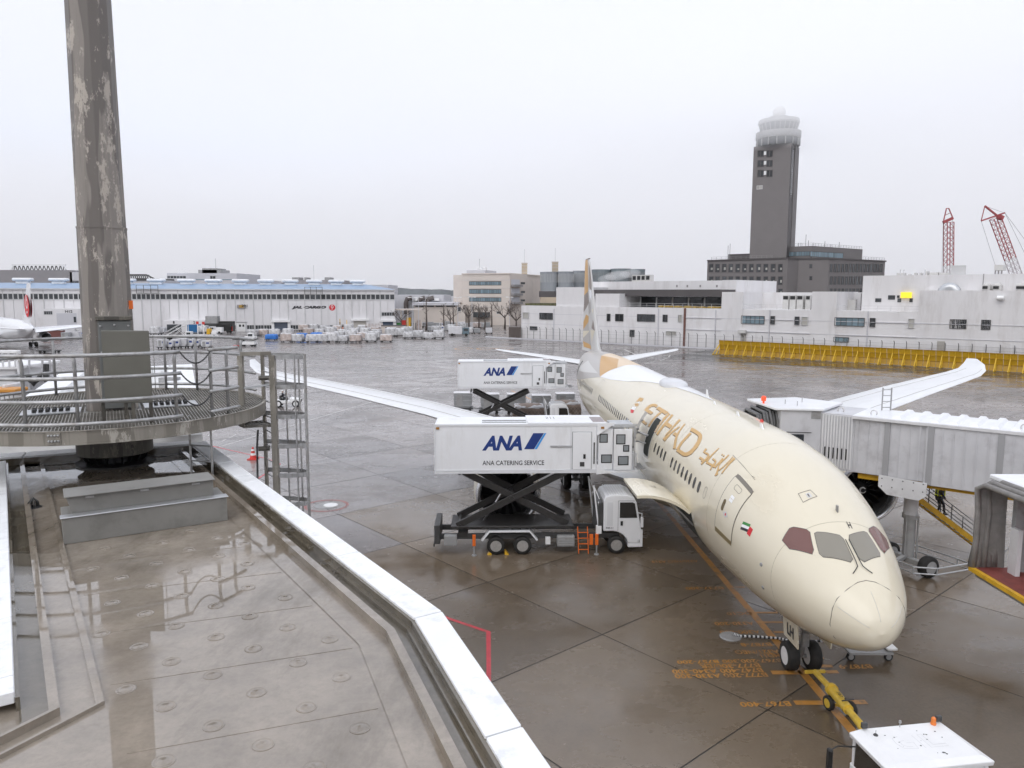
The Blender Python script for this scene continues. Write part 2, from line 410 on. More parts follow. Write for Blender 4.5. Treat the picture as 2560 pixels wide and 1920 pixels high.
# shallow pits
pit = thing('hydrant_pit', 'round grey pit cover ringed by worn red paint on the apron', 'pit cover', tuple(G(816, 1264)))
p = G(816, 1264); mb = MB(); mb.lathe([(.004, .75), (.012, .75), (.012, .0)], p, (0, 0, 1), 28, caps=False); mb.build('rim', grey, pit)
mb = MB(); mb.lathe([(.016, .45), (.03, .44), (.03, .0)], p + Vector((.25, .1, 0)), (0, 0, 1), 24, caps=False); mb.build('lid', white, pit)
pline('red_ring', [(p.x + 1.3 * math.cos(t), p.y + 1.3 * math.sin(t)) for t in np.linspace(0, 6.2, 24)], .2, mat('faded_red_paint', (.30, .12, .11), .4, var=.2, vscale=2, dirt=(.13, .11, .10), dscale=1.5, damt=.8))
pit2 = thing('ground_power_pit', 'round metal pit cover with a striped cable leading to the nose gear', 'pit cover', tuple(G(1826, 1592)))
p = G(1826, 1592); mb = MB(); mb.lathe([(.004, .42), (.05, .38), (.06, .2), (.09, .0)], p, (0, 0, 1), 24, caps=False); mb.build('lid', grey, pit2)
cab = thing('power_cable', 'thick black and white striped cable lying from pit to nose gear', 'cable', tuple(p))
pts = [p + Vector((.1, 0, .12)), G(1850, 1590, .08), G(1900, 1592, .06), G(1950, 1596, .06), G(1990, 1606, .08), G(2060, 1602, .5)]
for k in range(46):
    t = k / 46 * 5; i = min(int(t), 4); a = pts[i].lerp(pts[i + 1], t - i); t2 = (k + 1) / 46 * 5 - .0001; j = min(int(t2), 4); b = pts[j].lerp(pts[j + 1], t2 - j)
    mb = MB(); mb.tube([a, b], .05, 7); mb.build('cable_band', white if k % 2 else black, cab, smooth=1)
# ================================================================ the terminal's lower roof under the window
roof_b = thing('terminal_building', 'wet flat terminal roof with white metal copings below the window', 'building')
ZC, ZR = 10.40, 10.24
def q1(x, y): return (x / 2.765, 800 + y / 2.765)
def q2(x, y): return (x / 2.765, 1320 + y / 2.765)
def q3(x, y): return (700 + x / 2.765, 1320 + y / 2.765)
def roof_mat(name, col):
    m = bpy.data.materials.new(name); m.use_nodes = True; nt = m.node_tree; n, l = nt.nodes, nt.links; p = n['Principled BSDF']
    geo = n.new('ShaderNodeNewGeometry')
    def N(sc, det, rg, st=(1, 1, 1), rot=0):
        mp = n.new('ShaderNodeMapping'); mp.inputs['Scale'].default_value = st; mp.inputs['Rotation'].default_value = (0, 0, rot); l.new(geo.outputs['Position'], mp.inputs[0])
        z = n.new('ShaderNodeTexNoise'); z.inputs['Scale'].default_value = sc; z.inputs['Detail'].default_value = det; z.inputs['Roughness'].default_value = rg; l.new(mp.outputs[0], z.inputs['Vector']); return z.outputs[0]
    def rng(o, a, b, c, d):
        z = n.new('ShaderNodeMapRange')
        for i, x in enumerate((a, b, c, d)): z.inputs[i + 1].default_value = x
        l.new(o, z.inputs[0]); return z.outputs[0]
    def mx(f, a, b):
        z = n.new('ShaderNodeMixRGB'); l.new(f, z.inputs[0])
        for i, x in ((1, a), (2, b)):
            if hasattr(x, 'links'): l.new(x, z.inputs[i])
            else: z.inputs[i].default_value = (*x, 1)
        return z.outputs[0]
    big = N(.42, 4, .5); med = N(1.6, 8, .7); fine = N(14, 6, .75); drip = N(1.3, 6, .7, (1, .35, 1), R(-19))
    c = mx(rng(med, .35, .68, 0, 1), tuple(x * .72 for x in col), tuple(min(1, x * 1.12) for x in col))
    c = mx(rng(drip, .52, .72, 0, .8), c, (col[0] * .36, col[1] * .33, col[2] * .27))
    c = mx(rng(fine, .45, .75, 0, .35), c, (col[0] * .5, col[1] * .48, col[2] * .42))
    l.new(c, p.inputs['Base Color'])
    wet = rng(big, .36, .46, .22, .02)
    a = n.new('ShaderNodeMath'); a.operation = 'ADD'; a.use_clamp = True; l.new(wet, a.inputs[0]); l.new(rng(fine, .3, .7, -.02, .02), a.inputs[1]); l.new(a.outputs[0], p.inputs['Roughness'])
    b = n.new('ShaderNodeBump'); b.inputs['Distance'].default_value = .006; l.new(rng(big, .36, .46, .22, 0.0), b.inputs['Strength']); l.new(fine, b.inputs['Height']); l.new(b.outputs[0], p.inputs['Normal'])
    p.inputs['IOR'].default_value = 1.85
    return m
membrane = roof_mat('wet_membrane', (.275, .235, .19))
membrane2 = roof_mat('wet_membrane_dark', (.14, .12, .09))
coping_m = mat('white_coping', (.84, .85, .86), .35, var=.05, vscale=2, dirt=(.58, .59, .60), dscale=4.5, damt=.55, bump=.05, bscale=12)
def line(a, b): a, b = Vector(a), Vector(b); return a, (b - a).normalized()
def flat(p, z): return Vector((p.x, p.y, z))
def isect(p, d, q, e):
    den = d.x * e.y - d.y * e.x; t = ((q.x - p.x) * e.y - (q.y - p.y) * e.x) / den; return p + d * t
RA, RC, RD = (flat(G(*q, ZC), 0) for q in (q1(1420, 835), q3(1120, 572), q3(1880, 1659)))
d1, d2 = (RC - RA).normalized(), (RD - RC).normalized()
n1, n2 = Vector((d1.y, -d1.x, 0)), Vector((d2.y, -d2.x, 0))
if n1.x > 0: n1, n2 = -n1, -n2
CW = .27
def Rp(off, back=0.0, far=1.0):      # polyline parallel to the right-hand edge, moved inwards by off
    a = RA + n1 * off - d1 * back; k = isect(RA + n1 * off, d1, RC + n2 * off, d2); e = RC + n2 * off + d2 * 4.2; return [a, k, e]
def strip(name, P, Q, z, m, dz=.0):      # flat or solid strip between two polylines
    mb = MB()
    for i in range(len(P) - 1):
        a, b, c, d = P[i], P[i + 1], Q[i + 1], Q[i]
        if dz: mb.hexa([flat(x, z - dz) for x in (a, b, c, d)] + [flat(x, z) for x in (a, b, c, d)])
        else: mb.poly([flat(x, z) for x in (a, b, c, d)])
    return mb.build(name, m, roof_b)
P0, P1 = Rp(0), Rp(CW)
# first run: outer edge RA..RC ; panels meet on a mitre at the bend
mb = MB(); [mb.hexa([flat(x, ZC - .12) for x in (P0[k] + n1 * .02, P0[k + 1] + n1 * .02, P1[k + 1] - n1 * .02, P1[k] - n1 * .02)] + [flat(x, ZC - .03) for x in (P0[k] + n1 * .02, P0[k + 1] + n1 * .02, P1[k + 1] - n1 * .02, P1[k] - n1 * .02)]) for k in (0, 1)]; mb.build('parapet_core', dgrey, roof_b)
js = [(flat(G(*q, ZC), 0) - RA).dot(d1) for q in (q1(1560, 925), q1(1620, 975), q1(1710, 1065), q1(1780, 1110), q1(2075, 1320), q3(540, 160))]
def panelrun(A, B, A2, B2, ts):
    ts = [0] + ts + [1]
    for a, b in zip(ts, ts[1:]):
        e = .011 / (B - A).length; a, b = a + e, b - e; mb = MB()
        p, q, r, s = A.lerp(B, a), A.lerp(B, b), A2.lerp(B2, b), A2.lerp(B2, a)
        mb.hexa([flat(x, ZC - .10) for x in (p, q, r, s)] + [flat(p, ZC), flat(q, ZC), flat(r, ZC - .012), flat(s, ZC - .012)])
        mb.build('coping_panel', coping_m, roof_b, bevel=.008)
L1 = (RC - RA).length
panelrun(P0[0], P0[1], P1[0], P1[1], [j / L1 for j in js])
j2 = (flat(G(*q3(1665, 1365), ZC), 0) - RC).dot(d2); L2 = (P0[2] - P0[1]).length
panelrun(P0[1], P0[2], P1[1], P1[2], [j2 / L2, min(.95, j2 / L2 * 2)])
# left edge and back edge
LA, LB = flat(G(*q1(40, 970), ZC), 0), flat(G(*q2(100, 1130), ZC), 0)
dl = (LB - LA).normalized(); nl = Vector((-dl.y, dl.x, 0))
if nl.x > 0: nl = -nl
ll = (LB - LA).length
lj = [(flat(G(*q, ZC), 0) - LA).dot(dl) / ll for q in (q1(45, 1160), q1(50, 1330), q1(58, 1600), q2(72, 610), q2(92, 1010))]
panelrun(LA, LB, LA + nl * CW, LB + nl * CW, sorted(lj))
panelrun(LB + nl * CW, LB + nl * 3.2 + dl * .5, LB + nl * CW - dl * CW, LB + nl * 3.2 + dl * .5 - dl * CW, [.5])
BA, BB = flat(G(*q1(-60, 958), ZC), 0), flat(G(*q1(1330, 856), ZC), 0)
bd = (BB - BA).normalized(); bn = Vector((-bd.y, bd.x, 0))
panelrun(BA - bd * 3, BB, BA - bd * 3 + bn * .55, BB + bn * .45, [.3, .55, .8])
# deck, upstands, gutters
far_c = isect(RA, d1, BB, bd)
mb = MB(); e2 = P0[2]
mb.poly([flat(x, ZR) for x in (RA - d1 * .3, RC, e2, Vector((-9, e2.y - 1, 0)), Vector((-12, 4.2, 0)), LA + nl * .6, BA - bd * 3, BB + bn * .1)])
mb.build('roof_deck', membrane, roof_b)
mb = MB(); foot = [RA - d1 * .3 - n1 * -.02, RC - n1 * -.02, e2 - n2 * -.02, Vector((-9, e2.y - 1, 0)), Vector((-12, 4.2, 0)), LA + nl * .8, BA - bd * 3 + bn * .4, BB + bn * .35]
mb.prism([flat(x, 0) for x in foot], (0, 0, ZR - .02)); mb.build('outer_wall', white, roof_b)
strip('parapet_lining', Rp(CW - .01), Rp(CW + .03), ZC - .04, membrane2, .2)
strip('gutter_floor', Rp(CW + .03), Rp(CW + .20), ZR + .012, membrane2)
strip('gutter_step', Rp(CW + .03), Rp(CW + .075), ZR + .055, membrane2, .05)
strip('roof_curb', Rp(CW + .19), Rp(CW + .27), ZR + .085, membrane, .085)
strip('membrane_strip', Rp(CW + .27), Rp(CW + .52), ZR + .006, membrane)
def Lq(o): 
    return [LA - nl * o - dl * .2, LB - nl * o + dl * .25, LB - nl * o + dl * .25 + Vector((-.42, -.86, 0)) * 2.2]
strip('parapet_lining', [LA, LB], [LA - nl * .03, LB - nl * .03], ZC - .05, membrane2, .2)
strip('roof_curb', Lq(.20), Lq(.27), ZR + .07, membrane, .07)
strip('gutter_floor', Lq(.02)[:2], Lq(.20)[:2], ZR + .01, membrane2)
strip('membrane_strip', Lq(.27), Lq(.50), ZR + .008, membrane)
strip('roof_curb', Lq(.50), Lq(.56), ZR + .03, membrane, .03)
strip('gutter_floor', [BA - bn * .25, BB - bn * .25], [BA, BB], ZR + .008, membrane2)
strip('parapet_lining', [BA - bn * .03, BB - bn * .03], [BA + bn * .02, BB + bn * .02], ZC - .03, membrane2, .2)
sd = Vector((.942, .335, 0)); sn = Vector((-.335, .942, 0))
def inside(p, mR=CW + .62, mL=.66):
    a = (p - RA).dot(n1) > mR if (p - RC).dot(d1 + d2) < 0 else (p - RC).dot(n2) > mR
    return a and (p - LA).dot(-nl) > mL and (p - BB).dot(-bn) > .4
for k in range(-2, 9):
    o = sn * (5.41 + 1.05 * k); ps = [o + sd * (t * .05) for t in range(-260, 160)]; ps = [p for p in ps if inside(p, CW + .54, .60)]
    if len(ps) < 4: continue
    mb = MB(); w = sn * .035
    mb.hexa([flat(x, ZR) for x in (ps[0] - w, ps[-1] - w, ps[-1] + w, ps[0] + w)] + [flat(x, ZR + .003) for x in (ps[0] - w, ps[-1] - w, ps[-1] + w, ps[0] + w)]); mb.build('membrane_seam', membrane, roof_b)
# skylight-like duct housing
F0, F1 = flat(G(*q1(440, 1555), ZR), 0), flat(G(*q1(1575, 1385), ZR), 0); bx = (F1 - F0).normalized(); by = Vector((-bx.y, bx.x, 0)); BL = (F1 - F0).length
house = thing('duct_housing', 'long low grey metal duct housing on the wet roof at the mast foot', 'duct housing')
sheet = mat('grey_sheet_metal', (.21, .205, .19), .42, var=.10, vscale=1.4, dirt=(.10, .095, .085), dscale=1.0, damt=.45)
def hb(x0, x1, y0, y1, z0, z1, name, m, bev=.006, sk=0):
    mb = MB(); f = lambda x, y, z: flat(F0 + bx * x + by * y, z)
    mb.hexa([f(x0, y0, z0), f(x1, y0, z0), f(x1, y1, z0), f(x0, y1, z0), f(x0 + sk, y0, z1), f(x1, y0, z1), f(x1, y1, z1), f(x0 + sk, y1, z1)]); return mb.build(name, m, house, bevel=bev)
hb(0, BL, 0, .62, ZR, ZR + .33, 'lower_casing', sheet)
hb(-.02, BL + .02, -.02, .14, ZR + .33, ZR + .345, 'ledge', alu)
hb(.12, BL - .14, .15, .55, ZR + .33, ZR + .56, 'upper_casing', sheet, sk=-.06)
lid = hb(.04, BL - .12, .10, .60, ZR + .56, ZR + .575, 'lid', sheet)
for x in (.32, .95, 1.58):
    mb = MB(); f = lambda a, b, c: flat(F0 + bx * a + by * b, c)
    mb.hexa([f(x - .05, .135, ZR + .52), f(x + .05, .135, ZR + .52), f(x + .05, .15, ZR + .52), f(x - .05, .15, ZR + .52), f(x - .05, .135, ZR + .545), f(x + .05, .135, ZR + .545), f(x + .05, .15, ZR + .545), f(x - .05, .15, ZR + .545)]); mb.build('latch', steel, house)
# fixing discs
box_c = [(F0 - bx * .1 - by * .15), (F1 + bx * .1 - by * .15)]
disc0 = None; v1, v2 = Vector((.175, .455, 0)), Vector((.44, -.245, 0)); nd = 0
for i in range(-14, 26):
    for j in range(-22, 16):
        p = Vector((-2.33, 4.68, 0)) + v1 * i + v2 * j
        if not inside(p) or p.y < 3.3 or p.length > 13.2: continue
        r_ = p - F0
        if -.15 < r_.dot(bx) < BL + .15 and -.15 < r_.dot(by) < .8: continue
        if (p - Vector((-7.30, 13.67, 0))).length < 1.2: continue
        if disc0 is None:
            mb = MB(); mb.lathe([(0, .078), (.003, .078), (.005, .070), (.002, .066), (.003, .045), (.007, .036), (.007, .012), (.010, .008), (.010, .0005)], (0, 0, 0), (0, 0, 1), 20)
            disc0 = mb.build('fixing_disc', membrane, roof_b, smooth=40); s_ = disc0
        else: s_ = disc0.copy(); COL.objects.link(s_)
        s_.location = (p.x + random.uniform(-.02, .02), p.y + random.uniform(-.02, .02), ZR); nd += 1
# roof drain
p = G(*q1(232, 1298), ZR); drain = thing('roof_drain', 'small black domed roof drain standing in a puddle beside the coping', 'roof drain', tuple(p))
mb = MB(); mb.lathe([(0, .12), (.012, .11), (.014, .05)], p, (0, 0, 1), 16); mb.build('flange', black, drain)
for k in range(8):
    a = 2 * math.pi * k / 8; mb = MB(); mb.tube([p + Vector((.075 * math.cos(a), .075 * math.sin(a), .01)), p + Vector((.06 * math.cos(a), .06 * math.sin(a), .09)), p + Vector((0, 0, .15))], .009, 5); mb.build('strainer_bar', black, drain)
# the next, lower part of the roof beyond the mast
roof2 = thing('pier_building', 'white edged flat pier roof beyond the mast with dark recessed deck', 'building')
Z2 = 10.3
K = [flat(G(*q, Z2), 0) for q in ((43, 1003), (158, 927), (480, 910), (492, 980))]
dd_ = (K[1] - K[0]).normalized(); K0 = K[0] - dd_ * 4; K3 = K[3] + (K[3] - K[2]).normalized() * 6
mb = MB(); mb.prism([flat(x, 0) for x in (K0, K[1], K[2], K3)], (0, 0, Z2 - .25)); mb.build('outer_wall', dwhite, roof2)
def edge(a, b, w, n):
    nn = (b - a).normalized(); nn = Vector((-nn.y, nn.x, 0)) * w
    c = sum(K, Vector()) / 4
    if nn.dot(c - a) < 0: nn = -nn
    for i in range(n):
        p, q = a.lerp(b, i / n + .003), a.lerp(b, (i + 1) / n - .003)
        if i == n - 1: q = b
        mb = MB(); mb.hexa([flat(x, Z2 - .3) for x in (p, q, q + nn, p + nn)] + [flat(x, Z2) for x in (p, q, q + nn, p + nn)]); mb.build('coping_panel', coping_m, roof2, bevel=.01)
edge(K0, K[1] - (K[1] - K[0]).normalized() * .0, .8, 5); edge(K[1] + (K[2] - K[1]).normalized() * .82, K[2] - (K[2] - K[1]).normalized() * .92, .5, 4); edge(K[2], K3, .9, 5)
mb = MB(); mb.box(-.3, .3, -.2, .2, 0, .35); q = G(425, 968, Z2 - .25); mb.v = [(x + q.x, y + q.y, z + q.z) for x, y, z in mb.v]; mb.build('vent_cowl', grey, roof2)
# ================================================================ floodlight mast, its platform and ladders
MC = Vector((-7.30, 13.67, 0)); AZ = math.atan2(-MC.x, -MC.y)      # direction back to the window
toc = Vector((-MC.x, -MC.y, 0)).normalized(); side = Vector((-toc.y, toc.x, 0))
def weathered(name, a, b, c):
    m = bpy.data.materials.new(name); m.use_nodes = True; nt = m.node_tree; n, l = nt.nodes, nt.links; p = n['Principled BSDF']
    tc = n.new('ShaderNodeTexCoord')
    def N(sc, st, det=8, rg=.7):
        mp = n.new('ShaderNodeMapping'); mp.inputs['Scale'].default_value = st; l.new(tc.outputs['Object'], mp.inputs[0])
        z = n.new('ShaderNodeTexNoise'); z.inputs['Scale'].default_value = sc; z.inputs['Detail'].default_value = det; z.inputs['Roughness'].default_value = rg; l.new(mp.outputs[0], z.inputs['Vector']); return z.outputs[0]
    def rng(o, x0, x1, y0, y1):
        z = n.new('ShaderNodeMapRange')
        for i, x in enumerate((x0, x1, y0, y1)): z.inputs[i + 1].default_value = x
        l.new(o, z.inputs[0]); return z.outputs[0]
    def mx(f, x, y):
        z = n.new('ShaderNodeMixRGB'); l.new(f, z.inputs[0])
        for i, q in ((1, x), (2, y)):
            if hasattr(q, 'links'): l.new(q, z.inputs[i])
            else: z.inputs[i].default_value = (*q, 1)
        return z.outputs[0]
    run = N(1.9, (1.6, 1.6, .16), 3, .4); flake = N(2.6, (1.3, 1.3, .42), 10, .78); fine = N(22, (1, 1, .6))
    col = mx(rng(run, .50, .515, 0, .85), a, b)
    col = mx(rng(N(4.5, (1.8, 1.8, .07), 4), .50, .60, 0, .4), col, tuple(x * .6 for x in a))
    col = mx(rng(flake, .555, .58, 0, .85), col, c)
    col = mx(rng(fine, .55, .75, 0, .3), col, tuple(x * .5 for x in a))
    l.new(col, p.inputs['Base Color']); l.new(rng(run, .45, .55, .62, .38), p.inputs['Roughness'])
    bu = n.new('ShaderNodeBump'); bu.inputs['Strength'].default_value = .25; bu.inputs['Distance'].default_value = .01; l.new(flake, bu.inputs['Height']); l.new(bu.outputs[0], p.inputs['Normal'])
    return m
pole_m = weathered('weathered_mast', (.275, .25, .225), (.135, .12, .108), (.52, .47, .41))
drum_m = weathered('weathered_drum', (.125, .115, .095), (.055, .05, .042), (.2, .18, .15))
fascia_m = weathered('stained_steel', (.27, .25, .215), (.17, .155, .13), (.42, .395, .35))
olive = mat('olive_panel', (.135, .132, .112), .45, var=.08, vscale=1.2, dirt=(.085, .082, .068), dscale=1.1, damt=.4)
mast = thing('floodlight_mast', 'tall thick grey mast with peeling paint rising through the round platform', 'mast', tuple(MC))
mb = MB(); mb.lathe([(10.55, .43), (11.2, .43), (14.47, .405), (14.48, .395), (22, .335), (32, .26)], MC, (0, 0, 1), 14); mb.build('pole', pole_m, mast, smooth=20)
mb = MB(); mb.lathe([(14.46, .412), (14.49, .412)], MC, (0, 0, 1), 14); mb.build('weld_band', pole_m, mast)
mb = MB(); mb.lathe([(10.43, .60), (10.45, .635), (11.07, .635), (11.07, .3)], MC, (0, 0, 1), 40); mb.build('base_drum', drum_m, mast, smooth=40)
mb = MB(); mb.lathe([(10.24, .66), (10.27, .66), (10.29, .50), (10.30, .42), (10.46, .42)], MC, (0, 0, 1), 32); mb.build('base_plate', black, mast, smooth=30)
for k in range(22):
    a = 2 * math.pi * k / 22; d = Vector((math.cos(a), math.sin(a), 0)); t = Vector((-d.y, d.x, 0)) * .012
    mb = MB(); A, B = MC + d * .40, MC + d * .57; C = MC + d * .49
    mb.hexa([flat(A - t, 10.29), flat(C - t, 10.29), flat(C + t, 10.29), flat(A + t, 10.29), flat(A - t, 10.435), flat(B - t, 10.435), flat(B + t, 10.435), flat(A + t, 10.435)]); mb.build('gusset', black, mast)
def local(x, y, z): return MC + side * x + toc * y + Vector((0, 0, z))      # x along the view's width, y towards the window
def lbox(mb, x0, x1, y0, y1, z0, z1):
    return mb.hexa([local(a, b, c) for c in (z0, z1) for a, b in ((x0, y0), (x1, y0), (x1, y1), (x0, y1))])
sgn = 1 if side.x > 0 else -1
mb = MB(); lbox(mb, sgn * -.16, sgn * .36, .2, .50, 11.3, 12.86); mb.build('cable_hatch', mat('hatch_grey', (.15, .155, .15), .45, var=.15, vscale=3, dirt=(.09, .085, .07), dscale=1.5, damt=.5), mast, bevel=.01)
mb = MB(); lbox(mb, sgn * -.19, sgn * .39, .2, .54, 12.86, 12.93); mb.build('hatch_hood', drum_m, mast, bevel=.01)
for x, z in ((-.12, 12.76), (.1, 12.78), (.32, 12.76), (-.12, 12.3), (.32, 12.3)):
    mb = MB(); mb.lathe([(0, .02), (.015, .018), (.02, .004)], local(sgn * x, .50, z), toc, 8); mb.build('hatch_bolt', steel, mast)
mb = MB(); lbox(mb, sgn * .335, sgn * .42, .12, .20, 13.05, 13.2); mb.build('orange_tag', orange, mast)
# ---- platform
PR, PZT = 2.66, 11.29
plat = thing('maintenance_platform', 'round steel mesh platform with curved pipe railings around the mast', 'platform', tuple(MC))
deck_m = mat('platform_deck', (.12, .115, .10), .35, var=.35, vscale=1.2, dirt=(.30, .28, .24), dscale=1.6, damt=.35, bump=.4, bscale=40)
def circ(r, z, a0=0, a1=2 * math.pi, n=72): return [MC + Vector((r * math.cos(a), r * math.sin(a), z)) for a in np.linspace(a0, a1, n)]
mb = MB(); mb.lathe([(PZT - .06, .44), (PZT - .06, PR - .05), (PZT - .045, PR - .05), (PZT - .045, .44)], MC, (0, 0, 1), 72, caps=False); mb.build('deck', deck_m, plat)
mb = MB()
for k in range(-52, 53):
    y = k * .05; w = math.sqrt(max(0, (PR - .07) ** 2 - y * y))
    for x0, x1 in ((-w, -.46 if abs(y) < .46 else 0), (.46 if abs(y) < .46 else 0, w)):
        if x1 - x0 > .05: p = MC + side * y; mb.bar(p + toc * x0 + Vector((0, 0, PZT - .034)), p + toc * x1 + Vector((0, 0, PZT - .034)), .012, .022)
for k in range(-17, 18):
    x = k * .15; w = math.sqrt(max(0, (PR - .07) ** 2 - x * x)); p = MC + toc * x + Vector((0, 0, PZT - .036))
    for y0, y1 in ((-w, -.46 if abs(x) < .46 else 0), (.46 if abs(x) < .46 else 0, w)):
        if y1 - y0 > .05: mb.bar(p + side * y0, p + side * y1, .014, .02)
stuff(mb.build('grating_bar', mat('grating_steel', (.25, .235, .21), .45, metal=.2, var=.4, vscale=2), plat))
mb = MB(); mb.lathe([(PZT - .22, PR - .10), (PZT - .22, PR), (PZT - .205, PR), (PZT - .205, PR - .014), (PZT - .015, PR - .014), (PZT - .015, PR + .002), (PZT, PR + .002), (PZT, PR - .05), (PZT - .03, PR - .06)], MC, (0, 0, 1), 96, caps=False); mb.build('fascia', fascia_m, plat, smooth=30)
for k in range(10):
    a = 2 * math.pi * (k + .3) / 10; d = Vector((math.cos(a), math.sin(a), 0)); mb = MB(); mb.bar(MC + d * .6 + Vector((0, 0, PZT - .14)), MC + d * (PR - .08) + Vector((0, 0, PZT - .14)), .06, .13); mb.build('floor_beam', fascia_m, plat)
def onc(u, near=True, z=PZT, r=PR - .04):      # angle on the platform's circle that the photograph shows at column u
    d = _ray(u, 1000); d = Vector((d.x, d.y, 0)).normalized(); b = d.dot(MC); c = MC.length_squared - r * r; s = b * b - c
    s = math.sqrt(max(0, s)); p = d * (b - s if near else b + s) - MC; return math.atan2(p.y, p.x)
def cp(a, z, r=PR - .04): return MC + Vector((r * math.cos(a), r * math.sin(a), z))
a = onc(130); mb = MB(); P = [cp(a + x * .07, 0, PR + .005) for x in (-.5, .5)]; Q = [cp(a + x * .07, 0, PR - .01) for x in (-.5, .5)]
mb.hexa([flat(P[0], PZT - .20), flat(P[1], PZT - .20), flat(Q[1], PZT - .20), flat(Q[0], PZT - .20), flat(P[0], PZT - .01), flat(P[1], PZT - .01), flat(Q[1], PZT - .01), flat(Q[0], PZT - .01)]); jp = mb.build('joint_plate', fascia_m, plat)
for x in (-.35, -.12, .12, .35):
    for z in (.06, .145):
        mb = MB(); mb.lathe([(0, .018), (.016, .016), (.02, .004)], cp(a + x * .07, PZT - z, PR + .005), cp(a + x * .07, 0, 1) - MC, 8); mb.build('bolt', steel, jp)
RH = [1.12, .78, .43, .09]
A_gap0, A_gap1, A_end = onc(455), onc(533), onc(590)
twopi = 2 * math.pi
def norm(a, ref):
    while a < ref: a += twopi
    return a
lad_a = onc(668, False)
start = A_end; # walkway gate between A_end and the ladder
# order angles: front-left arc runs clockwise seen from above; sample by going from gap0 the long way round
def arc(a0, a1, n=60): return list(np.linspace(a0, a1, n))
def unwrap(a, near_to):
    return a + twopi * round((near_to - a) / twopi)
g0 = A_gap0; far_r = unwrap(onc(640, False), g0 + math.pi); 
if far_r < g0: far_r += twopi
long_ccw = far_r - g0
dirn = -1 if abs(((onc(300) - g0 + math.pi) % twopi) - math.pi) > 0 and (((onc(300) - g0 + math.pi) % twopi) - math.pi) < 0 else 1
span = (far_r - g0) % twopi if dirn > 0 else -((g0 - far_r) % twopi)
for h in RH:
    mb = MB(); pts = [cp(g0 + span * t, PZT + h) for t in np.linspace(0, 1, 70)]; mb.tube(pts, .030, 8); mb.build('rail', steel, plat, smooth=1)
    mb = MB(); s2 = ((A_end - A_gap1 + math.pi) % twopi) - math.pi; mb.tube([cp(A_gap1 + s2 * t, PZT + h) for t in np.linspace(-.1, 1.15, 8)], .030, 8); mb.build('rail', steel, plat, smooth=1)
def post(a, bent=True):
    mb = MB(); P = [cp(a, PZT - .05, PR - .075), cp(a, PZT + 1.0, PR - .075), cp(a, PZT + 1.09, PR - .04)]
    mb.tube(P, .027, 7); mb.build('post', steel, plat, smooth=1)
for u in (56, 190, 443, 533, 574): post(onc(u))
for u in (140, 268, 419, 497, 611): post(onc(u, False))
for t in (.28, .36): post(g0 + span * t)
for h in RH[:3]:                                # safety chains across the gap
    s3 = ((A_gap1 - A_gap0 + math.pi) % twopi) - math.pi; a_, b_ = cp(A_gap0, PZT + h), cp(A_gap1, PZT + h); mb = MB()
    for k in range(30):
        t = (k + .5) / 30; dv = Vector((0, 0, -.20 * 4 * t * (1 - t))); p = a_.lerp(b_, t) + dv; t2 = t + .5 / 30; e = a_.lerp(b_, t2) + Vector((0, 0, -.20 * 4 * t2 * (1 - t2))) - p; e.normalize()
        mb.tube([p - e * .022, p + e * .022], .009 if k % 2 else .013, 5)
    mb.build('safety_chain', dgrey, plat, smooth=1)
for sx in (-1, 1):                               # bolted junction plates round the pole
    mb = MB(); q = MC + side * sx * .95 + toc * .25
    mb.obox((q.x, q.y, PZT - .005), (.62, .9, .02), math.atan2(toc.y, toc.x)); jb = mb.build('cover_plate', alu, plat)
    for i in range(6):
        for j in (0, 1):
            r_ = q + side * (-.25 + .1 * i) + toc * (.10 * (1 - 2 * j)) ; mb = MB(); mb.lathe([(0, .035), (.05, .033), (.06, .01)], (r_.x, r_.y, PZT + .004), (0, 0, 1), 8); mb.build('cable_gland', black, jb)
# ---- control cabinet panel in front of the mast
cabp = thing('control_cabinet', 'olive grey steel control panel on legs in front of the mast', 'control cabinet', tuple(MC))
def cbx(u0, u1, v0, v1, Y, dy, name, m, bev=.006):
    a, b = AT(u0, v0, Y), AT(u1, v1, Y); d = _ray((u0 + u1) / 2, 900); d = Vector((d.x, d.y, 0)).normalized() * dy
    mb = MB(); mb.hexa([flat(a, b.z), flat(b, b.z), flat(b + d, b.z), flat(a + d, b.z), flat(a, a.z), flat(b, a.z), flat(b + d, a.z), flat(a + d, a.z)]); return mb.build(name, m, cabp, bevel=bev)
cbx(252, 382, 827, 1007, 12.0, .16, 'front_panel', olive)
cbx(241, 253, 842, 1015, 11.97, .22, 'side_channel', olive); cbx(381, 392, 840, 1012, 11.97, .22, 'side_channel', olive)
for u0, u1 in ((253, 266), (310, 322), (328, 340), (372, 385)): cbx(u0, u1, 1007, 1062 if u0 not in (310, 328) else 1050, 12.02, .05, 'leg', drum_m)
cbx(253, 385, 1062, 1072, 12.0, .05, 'base_rail', drum_m)
# ---- short step ladder from roof to platform
stp = thing('step_ladder', 'short steel step ladder rising from the roof to the platform edge', 'ladder', tuple(G(505, 1189, ZR)))
A0, B0 = G(479, 1187, ZR), G(532, 1191, ZR)
def up(p, z, k=0): return Vector((p.x + k * -.05, p.y + k * .0, z))
for p in (A0, B0): mb = MB(); mb.bar(p, up(p, PZT - .02), .05, .02); mb.build('stringer', steel, stp)
for z in (.25, .52, .79, 1.0): mb = MB(); mb.tube([up(A0, ZR + z), up(B0, ZR + z)], .012, 6); mb.build('rung', steel, stp)
